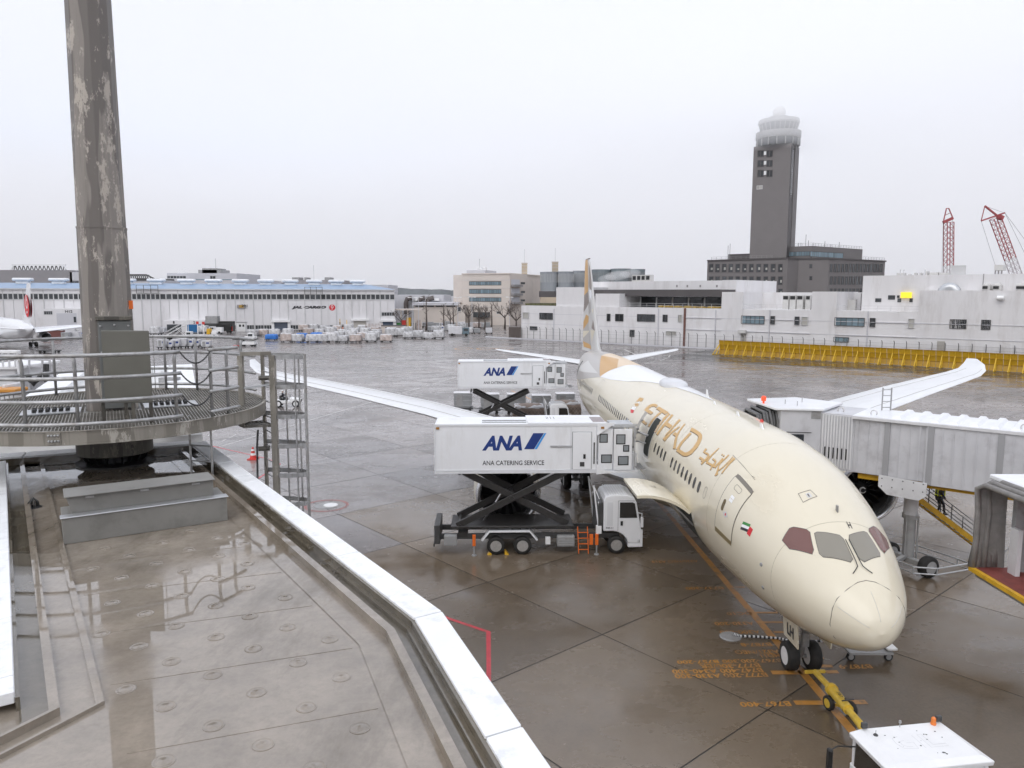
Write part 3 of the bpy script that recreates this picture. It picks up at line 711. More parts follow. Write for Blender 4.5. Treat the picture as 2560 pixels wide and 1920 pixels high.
# ---- caged ladder outside the roof edge
lad = thing('caged_ladder', 'tall caged steel ladder with hoops fixed outside the roof edge', 'ladder', tuple(AT(668, 1000, 14.4)))
ztop = AT(668, 885, 14.4).z
S1, S2 = AT(656, 900, 14.66), AT(678, 900, 14.22)
for s_ in (S1, S2):
    mb = MB(); mb.bar(flat(s_, 4.0), flat(s_, ztop), .085, .05); mb.build('stringer', fascia_m, lad)
z = ztop - .35
for k in range(26):
    mb = MB(); mb.tube([flat(S1, z), flat(S2, z)], .013, 6); mb.build('rung', steel, lad); z -= .29
cc = (S1 + S2) / 2; ex = Vector((1, 0, 0)); hw = (S1 - S2) / 2; ang = [math.pi * k / 16 for k in range(17)]
def hoop(t, r=1.0): return cc + hw * (1.15 * math.cos(t)) * (1 if True else 0) + ex * (.74 * math.sin(t) ** .8)
for k in range(13):
    zz = ztop - .57 * k
    if zz < 4.2: break
    mb = MB()
    for t0, t1 in zip(ang, ang[1:]):
        a_, b_ = flat(hoop(t0), zz), flat(hoop(t1), zz); mb.add([a_, b_, b_ + Vector((0, 0, -.085)), a_ + Vector((0, 0, -.085))], [(0, 1, 2, 3)])
    o = mb.build('hoop', steel, lad); so = o.modifiers.new('thickness', 'SOLIDIFY'); so.thickness = .012
for t in (.55, 1.05, 1.57, 2.1, 2.6): mb = MB(); p = hoop(t); mb.bar(flat(p, 4.2), flat(p, ztop), .055, .02); mb.build('cage_bar', steel, lad)
LP = AT(601, 900, 14.05)
mb = MB(); mb.bar(flat(LP, AT(601, 1066, 14.05).z), flat(LP, ztop + .0), .11, .09); mb.build('gate_post', fascia_m, lad)
mb = MB(); mb.bar(flat(LP, ztop + .03), flat(S2, ztop + .03), .09, .07); mb.build('gate_beam', fascia_m, lad)
mb = MB(); mb.bar(flat(S2, 4), flat(S2, ztop), .13, .10); mb.v = [(x + .03, y - .03, z) for x, y, z in mb.v]; mb.build('gate_post', fascia_m, lad)
mb = MB(); mb.bar(flat(LP, ztop - .62), flat(S2, ztop - .56), .05, .03); mb.build('guard_bar', alu, lad)
zl = AT(640, 1066, 14.1).z; mb = MB(); a_, b_, c_, d_ = LP, S2, S1, LP + (S1 - S2) * .9
for k in range(8):
    t = k / 7; mb.bar(flat(a_.lerp(b_, t), zl), flat(d_.lerp(c_, t), zl), .02, .03)
mb.bar(flat(a_, zl), flat(b_, zl), .03, .05); mb.bar(flat(d_, zl), flat(c_, zl), .03, .05); mb.build('landing_grate', fascia_m, lad)
for v in (945, 1122):
    q = AT(660, v, 14.15); mb = MB(); mb.tube([q + Vector((-.10, 0, 0)), q + Vector((.10, .04, 0))], .045, 8); mb.build('clamp', drum_m, lad)
mb = MB(); mb.tube([AT(645, 1075, 14.1), AT(643, 1110, 14.1), AT(645, 1290, 14.1)], .02, 6); mb.build('cable_pipe', dgrey, lad)
# ================================================================ the cream airliner (local axes: x aft from the nose tip, y to starboard, z up)
FUS_S = [0, .08, .3, .7, 1.3, 2, 3, 4, 5, 6.5, 8, 10, 20, 40, 44, 48, 52, 55, 58, 60, 61.4, 61.9]
FUS_T = [3.62, 3.96, 4.26, 4.60, 5.02, 5.46, 6.06, 6.58, 7.00, 7.46, 7.72, 7.88, 7.92, 7.92, 7.92, 7.88, 7.76, 7.58, 7.30, 7.02, 6.70, 6.45]
FUS_B = [3.62, 3.27, 3.02, 2.78, 2.56, 2.40, 2.24, 2.13, 2.05, 1.99, 1.96, 1.95, 1.95, 1.95, 2.08, 2.62, 3.48, 4.25, 5.02, 5.50, 5.80, 5.95]
FUS_W = [.02, .36, .70, 1.07, 1.46, 1.78, 2.11, 2.36, 2.55, 2.74, 2.84, 2.885, 2.885, 2.885, 2.86, 2.66, 2.22, 1.75, 1.20, .82, .52, .26]
FUS_C = [3.62, 3.64, 3.68, 3.75, 3.87, 4.02, 4.25, 4.46, 4.62, 4.80, 4.88, 4.90, 4.90, 4.90, 4.95, 5.15, 5.55, 5.85, 6.12, 6.22, 6.24, 6.2]
ft, fb, fw, fc = pchip(FUS_S, FUS_T), pchip(FUS_S, FUS_B), pchip(FUS_S, FUS_W), pchip(FUS_S, FUS_C)
def skin(s, th, off=0.0):        # th: 0 = crown, + to starboard, pi = keel
    def P(s, th):
        w, c = fw(s), fc(s); up = ft(s) - c; dn = c - fb(s); k = math.cos(th)
        return Vector((s, w * math.sin(th), c + (up if k > 0 else dn) * k))
    p = P(s, th)
    if off:
        a = P(min(s + .02, 61.9), th) - P(max(s - .02, 0), th); b = P(s, th + .01) - P(s, th - .01)
        nrm = b.cross(a).normalized()
        if nrm.dot(p - Vector((s, 0, fc(s)))) < 0: nrm = -nrm
        p = p + nrm * off
    return p
#ENDSKIN
TITLE=[[(20.28,38.67),(20.44,38.9),(20.2,41.84),(20.04,41.46)],[(20.44,38.9),(20.75,39.0),(20.43,42.0),(20.2,41.84)],[(20.75,39.0),(21.01,39.94),(20.61,42.35),(20.43,42.0)],[(21.01,39.94),(21.21,41.06),(20.73,43.0),(20.61,42.35)],[(21.21,41.06),(21.35,42.59),(20.85,44.0),(20.73,43.0)],[(21.35,42.59),(21.48,44.12),(20.94,45.39),(20.85,44.0)],[(21.48,44.12),(21.53,46.14),(20.98,47.0),(20.94,45.39)],[(21.53,46.14),(21.56,48.49),(21.01,48.96),(20.98,47.0)],[(21.56,48.49),(21.59,50.84),(21.01,50.93),(21.01,48.96)],[(21.59,50.84),(21.58,52.91),(21.01,52.84),(21.01,50.93)],[(21.58,52.91),(21.53,55.0),(20.96,54.53),(21.01,52.84)],[(21.53,55.0),(21.5,56.87),(20.92,56.09),(20.96,54.53)],[(21.5,56.87),(21.45,58.27),(20.9,57.81),(20.92,56.09)],[(21.45,58.27),(21.4,59.92),(20.87,58.89),(20.9,57.81)],[(21.4,59.92),(21.3,61.05),(20.8,59.53),(20.87,58.89)],[(21.3,61.05),(21.16,62.0),(20.74,60.0),(20.8,59.53)],[(21.16,62.0),(20.97,62.92),(20.68,60.08),(20.74,60.0)],[(20.97,62.92),(20.7,63.08),(20.54,60.34),(20.68,60.08)],[(20.7,63.08),(20.32,63.13),(20.21,60.53),(20.54,60.34)],[(20.32,63.13),(19.9,63.11),(19.84,60.51),(20.21,60.53)],[(19.9,63.11),(19.6,63.09),(19.54,60.47),(19.84,60.51)],[(21.01,48.19),(19.78,48.0),(19.89,51.05),(21.14,51.9)],[(19.85,39.35),(17.81,39.05),(17.87,42.92),(19.93,42.88)],[(18.93,42.85),(19.15,55.0),(18.77,55.0),(18.57,43.07)],[(19.15,55.0),(19.2,62.49),(18.81,62.13),(18.77,55.0)],[(17.75,39.49),(17.7,43.05),(17.3,43.49),(17.33,39.93)],[(17.7,43.05),(17.7,48.07),(17.3,48.26),(17.3,43.49)],[(17.7,48.07),(17.7,52.94),(17.31,52.95),(17.3,48.26)],[(17.7,52.94),(17.7,56.96),(17.31,56.88),(17.31,52.95)],[(17.7,56.96),(17.66,60.57),(17.29,60.1),(17.31,56.88)],[(17.66,60.57),(17.7,63.04),(17.3,62.87),(17.29,60.1)],[(17.18,38.89),(17.08,42.85),(16.7,42.96),(16.79,39.04)],[(17.08,42.85),(17.01,48.06),(16.65,48.28),(16.7,42.96)],[(17.01,48.06),(17.01,53.06),(16.63,53.09),(16.65,48.28)],[(17.01,53.06),(17.05,57.21),(16.69,57.1),(16.63,53.09)],[(17.05,57.21),(17.1,60.96),(16.72,60.93),(16.69,57.1)],[(17.1,60.96),(17.16,63.58),(16.79,63.41),(16.72,60.93)],[(16.65,48.0),(15.7,47.88),(15.7,51.26),(16.7,51.86)],[(15.73,38.94),(15.67,42.06),(15.34,42.29),(15.36,39.34)],[(15.67,42.06),(15.6,46.11),(15.34,46.47),(15.34,42.29)],[(15.6,46.11),(15.6,50.09),(15.35,50.36),(15.34,46.47)],[(15.6,50.09),(15.61,53.91),(15.42,53.95),(15.35,50.36)],[(15.61,53.91),(15.7,57.08),(15.54,57.24),(15.42,53.95)],[(15.7,57.08),(15.75,59.6),(15.65,59.67),(15.54,57.24)],[(14.84,44.64),(14.95,47.0),(14.75,47.47),(14.69,44.96)],[(14.95,47.0),(15.14,50.53),(14.89,51.04),(14.75,47.47)],[(15.14,50.53),(15.31,54.05),(15.03,54.49),(14.89,51.04)],[(15.31,54.05),(15.47,57.5),(15.11,57.93),(15.03,54.49)],[(15.47,57.5),(15.67,60.94),(15.21,61.08),(15.11,57.93)],[(15.67,60.94),(15.79,63.16),(15.31,63.63),(15.21,61.08)],[(14.6,39.87),(14.57,42.1),(14.37,42.25),(14.44,39.89)],[(14.57,42.1),(14.5,45.87),(14.29,45.89),(14.37,42.25)],[(14.5,45.87),(14.44,49.0),(14.2,48.96),(14.29,45.89)],[(14.44,49.0),(14.36,51.78),(14.1,51.24),(14.2,48.96)],[(14.36,51.78),(14.28,54.11),(13.99,53.85),(14.1,51.24)],[(14.28,54.11),(14.15,56.75),(13.85,56.0),(13.99,53.85)],[(14.15,56.75),(13.97,59.53),(13.66,58.53),(13.85,56.0)],[(13.97,59.53),(13.8,62.13),(13.48,61.07),(13.66,58.53)],[(13.8,62.13),(13.7,64.09),(13.32,62.94),(13.48,61.07)],[(14.72,51.12),(14.15,51.4),(14.11,54.09),(14.85,54.27)],[(13.14,43.9),(13.15,46.6),(12.81,46.96),(12.81,44.11)],[(13.15,46.6),(13.17,50.44),(12.85,50.76),(12.81,46.96)],[(13.17,50.44),(13.21,54.08),(12.9,54.1),(12.85,50.76)],[(13.21,54.08),(13.24,57.47),(12.9,57.14),(12.9,54.1)],[(13.24,57.47),(13.24,60.52),(12.9,60.09),(12.9,57.14)],[(13.24,60.52),(13.25,62.64),(12.9,62.13),(12.9,60.09)],[(13.25,42.67),(13.04,42.38),(13.22,39.08),(13.46,39.29)],[(13.04,42.38),(12.71,42.07),(12.9,38.94),(13.22,39.08)],[(12.71,42.07),(12.43,42.06),(12.59,38.87),(12.9,38.94)],[(12.43,42.06),(12.21,42.05),(12.31,38.94),(12.59,38.87)],[(12.21,42.05),(12.05,42.2),(12.02,39.08),(12.31,38.94)],[(12.05,42.2),(11.95,42.54),(11.75,39.99),(12.02,39.08)],[(11.95,42.54),(11.87,43.06),(11.54,41.41),(11.75,39.99)],[(11.87,43.06),(11.79,43.96),(11.38,43.07),(11.54,41.41)],[(11.79,43.96),(11.67,45.6),(11.26,45.08),(11.38,43.07)],[(11.67,45.6),(11.6,47.94),(11.15,47.65),(11.26,45.08)],[(11.6,47.94),(11.54,50.61),(11.07,50.53),(11.15,47.65)],[(11.54,50.61),(11.51,53.05),(11.09,53.07),(11.07,50.53)],[(11.51,53.05),(11.57,55.06),(11.13,55.37),(11.09,53.07)],[(11.57,55.06),(11.61,56.86),(11.17,57.41),(11.13,55.37)],[(11.61,56.86),(11.7,58.04),(11.3,59.11),(11.17,57.41)],[(11.7,58.04),(11.8,59.04),(11.46,60.83),(11.3,59.11)],[(11.8,59.04),(11.91,59.94),(11.64,62.08),(11.46,60.83)],[(11.91,59.94),(12.03,60.35),(11.86,63.08),(11.64,62.08)],[(12.03,60.35),(12.1,60.56),(12.07,63.69),(11.86,63.08)],[(12.1,60.56),(12.2,60.61),(12.26,63.77),(12.07,63.69)],[(12.2,60.61),(12.36,60.65),(12.42,63.88),(12.26,63.77)],[(12.36,60.65),(12.61,60.87),(12.69,63.95),(12.42,63.88)],[(12.61,60.87),(12.9,60.93),(12.96,64.06),(12.69,63.95)],[(12.9,60.93),(13.09,60.95),(13.14,64.08),(12.96,64.06)]]
SCRIPT=[[(10.26,47.17),(10.29,48.07),(10.07,48.37),(10.06,47.45)],[(10.29,48.07),(10.27,49.61),(10.07,49.62),(10.07,48.37)],[(10.27,49.61),(10.21,51.09),(10.09,49.89),(10.07,49.62)],[(10.21,51.09),(9.99,51.1),(10.0,49.94),(10.09,49.89)],[(9.99,51.1),(9.79,50.92),(9.83,49.51),(10.0,49.94)],[(9.79,50.92),(9.64,50.7),(9.65,49.29),(9.83,49.51)],[(9.64,50.7),(9.62,50.81),(9.53,49.64),(9.65,49.29)],[(9.62,50.81),(9.61,50.93),(9.45,50.29),(9.53,49.64)],[(9.61,50.93),(9.6,51.21),(9.41,51.06),(9.45,50.29)],[(9.6,51.21),(9.57,52.27),(9.4,52.08),(9.41,51.06)],[(9.57,52.27),(9.57,53.59),(9.4,53.56),(9.4,52.08)],[(9.57,53.59),(9.6,54.96),(9.4,54.96),(9.4,53.56)],[(9.6,54.96),(9.63,56.48),(9.45,56.62),(9.4,54.96)],[(9.63,56.48),(9.68,58.11),(9.5,58.17),(9.45,56.62)],[(9.68,58.11),(9.7,59.22),(9.54,59.53),(9.5,58.17)],[(10.18,57.07),(9.83,56.71),(9.7,54.93),(10.2,55.24)],[(9.83,56.71),(9.85,57.7),(9.63,57.25),(9.7,54.93)],[(9.33,40.75),(9.34,45.25),(9.23,45.33),(9.26,40.77)],[(9.34,45.25),(9.39,50.95),(9.23,50.99),(9.23,45.33)],[(9.39,50.95),(9.37,55.39),(9.2,55.15),(9.23,50.99)],[(9.27,56.51),(8.38,54.87),(8.4,53.1),(9.3,54.9)],[(9.0,51.05),(8.9,50.97),(8.92,49.7),(9.02,49.83)],[(8.9,50.97),(8.77,50.81),(8.75,49.47),(8.92,49.7)],[(8.77,50.81),(8.7,50.97),(8.6,49.92),(8.75,49.47)],[(8.7,50.97),(8.67,51.62),(8.52,51.21),(8.6,49.92)],[(8.67,51.62),(8.67,52.85),(8.5,52.9),(8.52,51.21)],[(8.67,52.85),(8.66,54.0),(8.5,53.94),(8.5,52.9)],[(8.7,55.07),(8.63,58.17),(8.51,57.92),(8.58,54.88)],[(8.42,44.83),(8.4,49.03),(8.28,49.0),(8.3,44.91)],[(8.4,49.03),(8.45,54.36),(8.27,54.34),(8.28,49.0)],[(8.7,43.05),(8.64,42.32),(8.57,43.2),(8.63,43.84)],[(8.53,42.85),(8.45,42.22),(8.4,43.06),(8.48,43.72)],[(8.29,39.89),(8.28,40.83),(8.18,40.97),(8.19,39.92)],[(8.28,40.83),(8.27,42.33),(8.16,42.42),(8.18,40.97)],[(8.27,42.33),(8.26,44.16),(8.16,44.21),(8.16,42.42)],[(8.26,44.16),(8.28,46.0),(8.17,46.17),(8.16,44.21)],[(8.28,46.0),(8.28,48.15),(8.18,48.2),(8.17,46.17)],[(8.28,48.15),(8.27,50.24),(8.17,50.16),(8.18,48.2)],[(8.27,50.24),(8.21,52.0),(8.13,51.69),(8.17,50.16)],[(8.21,52.0),(8.14,53.51),(8.02,53.0),(8.13,51.69)],[(8.14,53.51),(8.08,54.94),(7.98,54.8),(8.02,53.0)],[(8.08,54.94),(8.02,56.46),(7.95,56.0),(7.98,54.8)],[(8.02,56.46),(8.0,58.0),(7.92,58.0),(7.95,56.0)],[(8.0,58.0),(8.0,59.0),(7.91,59.0),(7.92,58.0)],[(7.91,59.0),(7.88,58.51),(7.97,58.0),(8.0,59.0)],[(7.88,58.51),(7.82,57.52),(7.93,57.0),(7.97,58.0)],[(7.82,57.52),(7.8,56.41),(7.92,57.0),(7.93,57.0)],[(7.8,56.41),(7.86,55.91),(7.94,56.52),(7.92,57.0)],[(7.86,55.91),(7.92,55.39),(7.99,56.03),(7.94,56.52)],[(7.92,55.39),(7.94,55.0),(8.03,55.12),(7.99,56.03)],[(7.94,55.0),(7.92,54.0),(8.0,54.0),(8.03,55.12)],[(7.92,54.0),(7.87,53.0),(7.96,53.0),(8.0,54.0)],[(7.87,53.0),(7.84,51.57),(7.9,51.18),(7.96,53.0)],[(7.84,51.57),(7.8,50.0),(7.88,50.0),(7.9,51.18)],[(7.8,50.0),(7.78,48.0),(7.86,47.92),(7.88,50.0)],[(7.78,48.0),(7.78,45.89),(7.86,45.88),(7.86,47.92)],[(7.78,45.89),(7.8,43.0),(7.87,43.0),(7.86,45.88)],[(7.8,43.0),(7.84,40.49),(7.9,40.5),(7.87,43.0)],[(7.84,40.49),(7.87,38.82),(7.94,38.83),(7.9,40.5)],[(7.81,38.8),(7.79,40.0),(7.64,40.0),(7.65,38.87)],[(7.79,40.0),(7.77,42.17),(7.62,42.21),(7.64,40.0)],[(7.77,42.17),(7.74,45.0),(7.61,45.0),(7.62,42.21)],[(7.74,45.0),(7.7,48.0),(7.58,48.0),(7.61,45.0)],[(7.7,48.0),(7.66,51.22),(7.57,51.13),(7.58,48.0)],[(7.66,51.22),(7.65,54.0),(7.56,54.0),(7.57,51.13)]]
CREST=[[(24.24,42.42),(23.37,41.14),(23.2,45.14),(24.22,49.09)],[(23.71,49.0),(23.58,46.08),(23.3,48.89)],[(24.23,52.0),(23.43,49.11),(23.12,52.0),(23.63,54.0)],[(24.14,56.0),(23.29,54.08),(23.3,57.8),(24.11,59.06)],[(24.23,60.0),(23.35,58.31),(23.26,61.59),(23.78,63.0)]]

PLX, PLY, PLH = 10.56, 20.55, R(-2.3)
PZ = .08
plane = thing('airliner', 'large cream and gold passenger jet parked nose in with catering lifts at its side', 'airplane', (PLX, PLY, 0), math.atan2(math.cos(PLH), math.sin(PLH)))
cream = mat('cream_paint', (.71, .65, .51), .24, var=.03, vscale=.5, stretch=(.3, 1, 1), coat=.4, rvar=.06, dirt=(.58, .51, .37), dscale=.5, damt=.35)
wingw = mat('wing_white', (.72, .73, .74), .3, var=.06, vscale=.5, stretch=(1, .25, 1), dirt=(.5, .5, .5), dscale=.5, damt=.35)
gold = mat('gold_print', (.60, .37, .13), .4)
p_grey = mat('facet_grey', (.42, .40, .38), .3); p_tan = mat('facet_tan', (.55, .30, .07), .3); p_peach = mat('facet_peach', (.72, .56, .38), .3)
p_taupe = mat('facet_taupe', (.20, .155, .13), .3); p_white = mat('facet_white', (.82, .83, .84), .25); p_cream = mat('facet_cream', (.70, .64, .50), .3); p_lgrey = mat('facet_light_grey', (.58, .57, .55), .3)
seam = mat('panel_seam', (.20, .18, .15), .5)
seamd = mat('door_seam', (.10, .09, .08), .5)
pane_reflection = mat('cockpit_glass_reflection', (.15, .055, .04), .04, spec=1.0); pale_pane = mat('pale_windshield', (.23, .21, .165), .05, spec=1.0)  # a reddish reflection is painted into the side panes; front panes simply paler
cabin = mat('cabin_glass', (.028, .027, .022), .12, spec=.6)
chrome = mat('bare_metal', (.62, .62, .63), .25, metal=.9, var=.08, vscale=3)
titan = mat('gear_metal', (.30, .30, .30), .45, metal=.4, var=.2, vscale=8)
lift = Matrix.Translation((0, 0, PZ))
def PV(v): return (v[0], v[1], v[2] + PZ)
def pbuild(mb, name, m, parent=plane, **k):
    mb.v = [PV(v) for v in mb.v]; return mb.build(name, m, parent, local=True, **k)
def wrap(polys, off, deg=True, step=.22, fn=None):        # flat shapes given as (s, angle) laid onto the skin
    b = bmesh.new()
    for q in polys:
        vs_ = [b.verts.new((s, (R(t) if deg else t) * 2.9, 0)) for s, t in q]
        try: b.faces.new(vs_)
        except ValueError: pass
    bmesh.ops.triangulate(b, faces=b.faces)
    for _ in range(7):
        e = [x for x in b.edges if x.calc_length() > step]
        if not e: break
        bmesh.ops.subdivide_edges(b, edges=e, cuts=1); bmesh.ops.triangulate(b, faces=b.faces)
    b.verts.index_update()
    m = MB(); m.add([(fn or skin)(v.co.x, v.co.y / 2.9, off) for v in b.verts], [tuple(v.index for v in f.verts) for f in b.faces]); b.free(); return m
def ring(poly, w):               # outline of a polygon as quads of width w (metres)
    out = []; n = len(poly); P = [Vector((s, R(t) * 2.9)) for s, t in poly]; c = sum(P, Vector((0, 0))) / n
    def inset(i):
        a, p, d = P[i - 1], P[i], P[(i + 1) % n]; e0 = (p - a).normalized(); e1 = (d - p).normalized()
        n0 = Vector((-e0.y, e0.x)); n1 = Vector((-e1.y, e1.x)); b = (n0 + n1); b = b / max(.3, b.dot(n0))
        if b.dot(c - p) < 0: b = -b
        return p + b * w
    Q = [inset(i) for i in range(n)]; f = lambda p: (p.x, math.degrees(p.y / 2.9))
    for i in range(n):
        j = (i + 1) % n; out.append([f(P[i]), f(P[j]), f(Q[j]), f(Q[i])])
    return out
def rrect(s0, s1, t0, t1, r, n=3):   # rounded rectangle in (s, degrees); r in metres
    k = math.degrees(1 / 2.9); out = []
    for cx, cy, a in ((s1 - r, t1 - r * k, 0), (s0 + r, t1 - r * k, 90), (s0 + r, t0 + r * k, 180), (s1 - r, t0 + r * k, 270)):
        for i in range(n + 1):
            q = R(a + 90 * i / n); out.append((cx + r * math.cos(q), cy + r * k * math.sin(q)))
    return out
# ---- fuselage
ss = [0, .01, .03, .06, .1, .16, .23] + list(np.linspace(.32, 4, 30)) + list(np.linspace(4.25, 10, 22)) + list(np.linspace(11, 44, 26)) + list(np.linspace(45, 61.2, 26)) + [61.5, 61.75, 61.9]
NR = 96
m = MB(); m.loft([[skin(s, 2 * math.pi * k / NR) for k in range(NR)] for s in ss])
fus = pbuild(m, 'fuselage', cream, smooth=45)
for s in (2.95, 7.6, 13.6, 20.9, 27.6, 34.9, 43.0, 49.2):
    mb = MB(); mb.tube([skin(s, 2 * math.pi * k / 72, -.004) for k in range(72)], .010, 4, closed=True); pbuild(mb, 'panel_joint', mat('joint_line', (.40, .36, .27), .5) if 'joint_line' not in bpy.data.materials else bpy.data.materials['joint_line'], smooth=1)
# ---- painted zones
WC = [(37.9, 50), (34, 44), (30, 34), (26.5, 18), (22.9, 4.7), (20, -2), (17.3, -6.5), (22, -24), (30, -40), (37.9, -52), (36.4, -4), (36.5, 22.6)]
pbuild(wrap([WC], .014, step=.24), 'crown_facet', p_white, smooth=1)
pbuild(wrap([[(37.9, 50), (50.4, 89), (55, 118), (60.5, 120), (61, 60), (46.5, 15.5)], [(61, 60), (61, -60), (49, -16), (46.5, 15.5)], [(49, -16), (61, -60), (60.5, -120), (55, -118), (50.4, -89), (37.9, -52)]], .008, step=.28), 'tail_facet', p_grey, smooth=1)
pbuild(wrap([[(37.8, 49.9), (46.5, 15.5), (41.5, 2), (36.6, 22.6)]], .013, step=.28), 'tail_facet', p_tan, smooth=1)
pbuild(wrap([[(36.6, 22.6), (41.5, 2), (46.5, 15.5), (49, -16), (38, -40), (36.4, -4)]], .011, step=.28), 'tail_facet', p_peach, smooth=1)
pbuild(wrap([[(39.5, 47), (50, 70), (48, 40)]], .017, step=.28), 'tail_facet', p_lgrey, smooth=1)
# ---- titles, crest, flag
pbuild(wrap(TITLE, .008), 'title_lettering', gold, smooth=1)
pbuild(wrap([[(s - .015, t + .75) for s, t in q] for q in TITLE], .005), 'title_lettering_edge', mat('brown_print', (.16, .10, .04), .5), smooth=1)
pbuild(wrap(SCRIPT, .008), 'script_lettering', gold, smooth=1)
pbuild(wrap([[(s - .01, t + .5) for s, t in q] for q in SCRIPT], .005), 'script_lettering_edge', bpy.data.materials['brown_print'], smooth=1)
for q, mm in zip(CREST, (gold, white_print, p_tan, white_print, red_print)): pbuild(wrap([q], .009), 'crest', mm, smooth=1)
for (s0, s1, t0, t1, mm) in ((4.9, 4.5, 68.6, 71.0, green_print), (4.9, 4.5, 71.0, 73.4, white_print), (4.9, 4.5, 73.4, 75.8, ink), (4.5, 4.3, 67.2, 74.2, red_print)):
    k = 3 if s0 > 4.6 else 0
    pbuild(wrap([[(s0, t0), (s1, t0 - k), (s1, t1 - k), (s0, t1)]], .008), 'flag_stripe', mm, smooth=1)
# ---- nose: radome seam, cockpit panes, wipers, probes
def tubes(pts, r, name, mm, off=.01):
    mb = MB(); mb.tube([skin(s, R(t), off) for s, t in pts], r, 5); return pbuild(mb, name, mm, smooth=1)
RAD = [(.76, 180), (.78, 150), (.84, 125), (.80, 100), (.77, 85), (.80, 70), (.85, 52), (.90, 30), (.99, 12), (1.02, 0), (.99, -12), (.90, -30), (.85, -52), (.80, -70), (.77, -85), (.8, -100), (.84, -125), (.78, -150)]
mb = MB(); mb.tube([skin(s, R(t), .002) for s, t in RAD], .012, 5, closed=True); pbuild(mb, 'radome_seam', seam, smooth=1)
for t in (0, 62, -62): tubes([(.08 + i * .08, t) for i in range(9)], .006, 'lightning_strip', p_lgrey, .003)
SW = [(3.10, 50.0), (3.24, 38.0), (3.20, 34.5), (2.92, 26.2), (2.80, 25.0), (2.27, 31.3), (2.18, 35.2), (2.74, 49.8)]
FW = [(2.70, 17.8), (2.71, 15.0), (2.46, -2.4), (2.34, -4.2), (1.68, -3.4), (1.59, .8), (1.95, 23.4), (2.08, 24.6)]
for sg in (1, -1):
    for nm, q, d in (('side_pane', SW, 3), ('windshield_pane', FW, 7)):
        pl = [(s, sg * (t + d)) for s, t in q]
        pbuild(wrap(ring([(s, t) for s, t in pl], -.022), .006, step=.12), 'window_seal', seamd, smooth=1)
        pbuild(wrap([pl], .010, step=.12), nm, pane_reflection if d == 3 else pale_pane, smooth=1)
for sg in (1, -1):
    mb = MB(); mb.tube([skin(1.42, R(3 * sg), .05), skin(1.6, R(2.2 * sg), .05), skin(2.3, R(1.6 * sg), .04)], .014, 5)
    mb.tube([skin(1.42, R(3 * sg), .05), skin(1.33, R(7 * sg), .03), skin(1.24, R(12 * sg), .02)], .014, 5); pbuild(mb, 'wiper', black)
V, F_ = text_mesh('H', 1, 0, .02)
x0 = min(v.x for v in V); y0 = min(v.y for v in V)
pbuild(wrap([[(2.72 + (V[i].y - y0) * .34, -(-7.5 + (V[i].x - x0) * 5.2) - 15) for i in f] for f in F_], .009), 'registration_letter', ink)
for s, t in ((3.46, 87), (3.5, 109)):
    mb = MB(); mb.lathe([(0, .07), (.03, .05)], skin(s, R(t), .0), skin(s, R(t), .1) - skin(s, R(t)), 12); pbuild(mb, 'air_probe', titan)
HT = [(4.29, 18.3), (4.34, 7.5), (4.0, 5.3), (3.86, 19)]
pbuild(wrap(ring(HT, .025), .006, step=.12), 'escape_hatch_seam', seam)
pbuild(wrap([[(4.2, 13.2), (4.22, 9.5), (4.02, 9), (4.0, 13)]], .006), 'hatch_marking', p_lgrey)
pbuild(wrap([[(4.18, 12), (4.18, 11), (4.04, 11), (4.04, 12)]], .009), 'hatch_marking', seamd)
mb = MB(); mb.box(3.3, 3.42, -.02, .02, 0, .22); q = skin(3.36, R(-4)); mb.v = [(x, y + q.y, z + q.z - .02) for x, y, z in mb.v]; pbuild(mb, 'blade_antenna', titan)
tubes([(8.0, 38), (7.0, 38.5), (5.8, 39)], .008, 'hatch_cable', seam)
tubes([(7.9, 46), (5.9, 38)], .006, 'drip_strip', seam)
# ---- cabin windows on the starboard side
WS = [8.9 + .61 * k for k in range(8)] + [14.5, 15.15, 15.8, 16.5] + [22.4 + .61 * k for k in range(21)] + [38.2 + .61 * k for k in range(16)]
for s in WS:
    tz = 75 + (4 if s > 44 else 0)
    w = pbuild(wrap([rrect(s - .135, s + .135, tz - 4.7, tz + 4.7, .13)], .007), 'cabin_window', cabin, smooth=1)
pbuild(wrap(ring(rrect(8.0, 8.28, 70.2, 79.7, .13), .02), .006), 'blanked_window', seam); pbuild(wrap(ring(rrect(17.0, 17.3, 70.2, 79.7, .13), .02), .006), 'blanked_window', seam)
# ---- doors
def skin_panel(poly, off): return wrap([poly], off, step=.2)
D1 = rrect(5.36, 6.72, 46, 94.5, .16)
fd = pbuild(skin_panel(D1, .012), 'forward_door', cream, smooth=1)
pbuild(wrap(ring(D1, -.035), .007), 'door_seam', seamd, parent=fd)
pbuild(wrap([[(5.36, 45.6), (6.72, 45.6), (6.70, 48.6), (5.38, 48.6)]], .016), 'door_gutter', seam, parent=fd)
pbuild(wrap([[(5.36, 91.5), (6.72, 91.5), (6.72, 95), (5.36, 95)]], .016), 'door_sill', mat('bronze_sill', (.22, .17, .08), .5), parent=fd)
pbuild(wrap([rrect(6.27, 6.47, 66.5, 76, .1)], .018), 'door_window', mat('bronze_glass', (.12, .085, .03), .25), parent=fd)
pbuild(wrap(ring(rrect(5.82, 6.32, 51.5, 56, .08), .02), .017), 'vent_flap', seam, parent=fd)
for t in (60.2, 63): pbuild(wrap([[(5.92, t), (6.17, t), (6.17, t + 2.4), (5.92, t + 2.4)]], .018), 'placard', white_print, parent=fd)
pbuild(wrap([[(5.8, 76), (6.02, 73.4), (6.25, 76), (6.02, 78.6)]], .018), 'door_handle', p_lgrey, parent=fd)
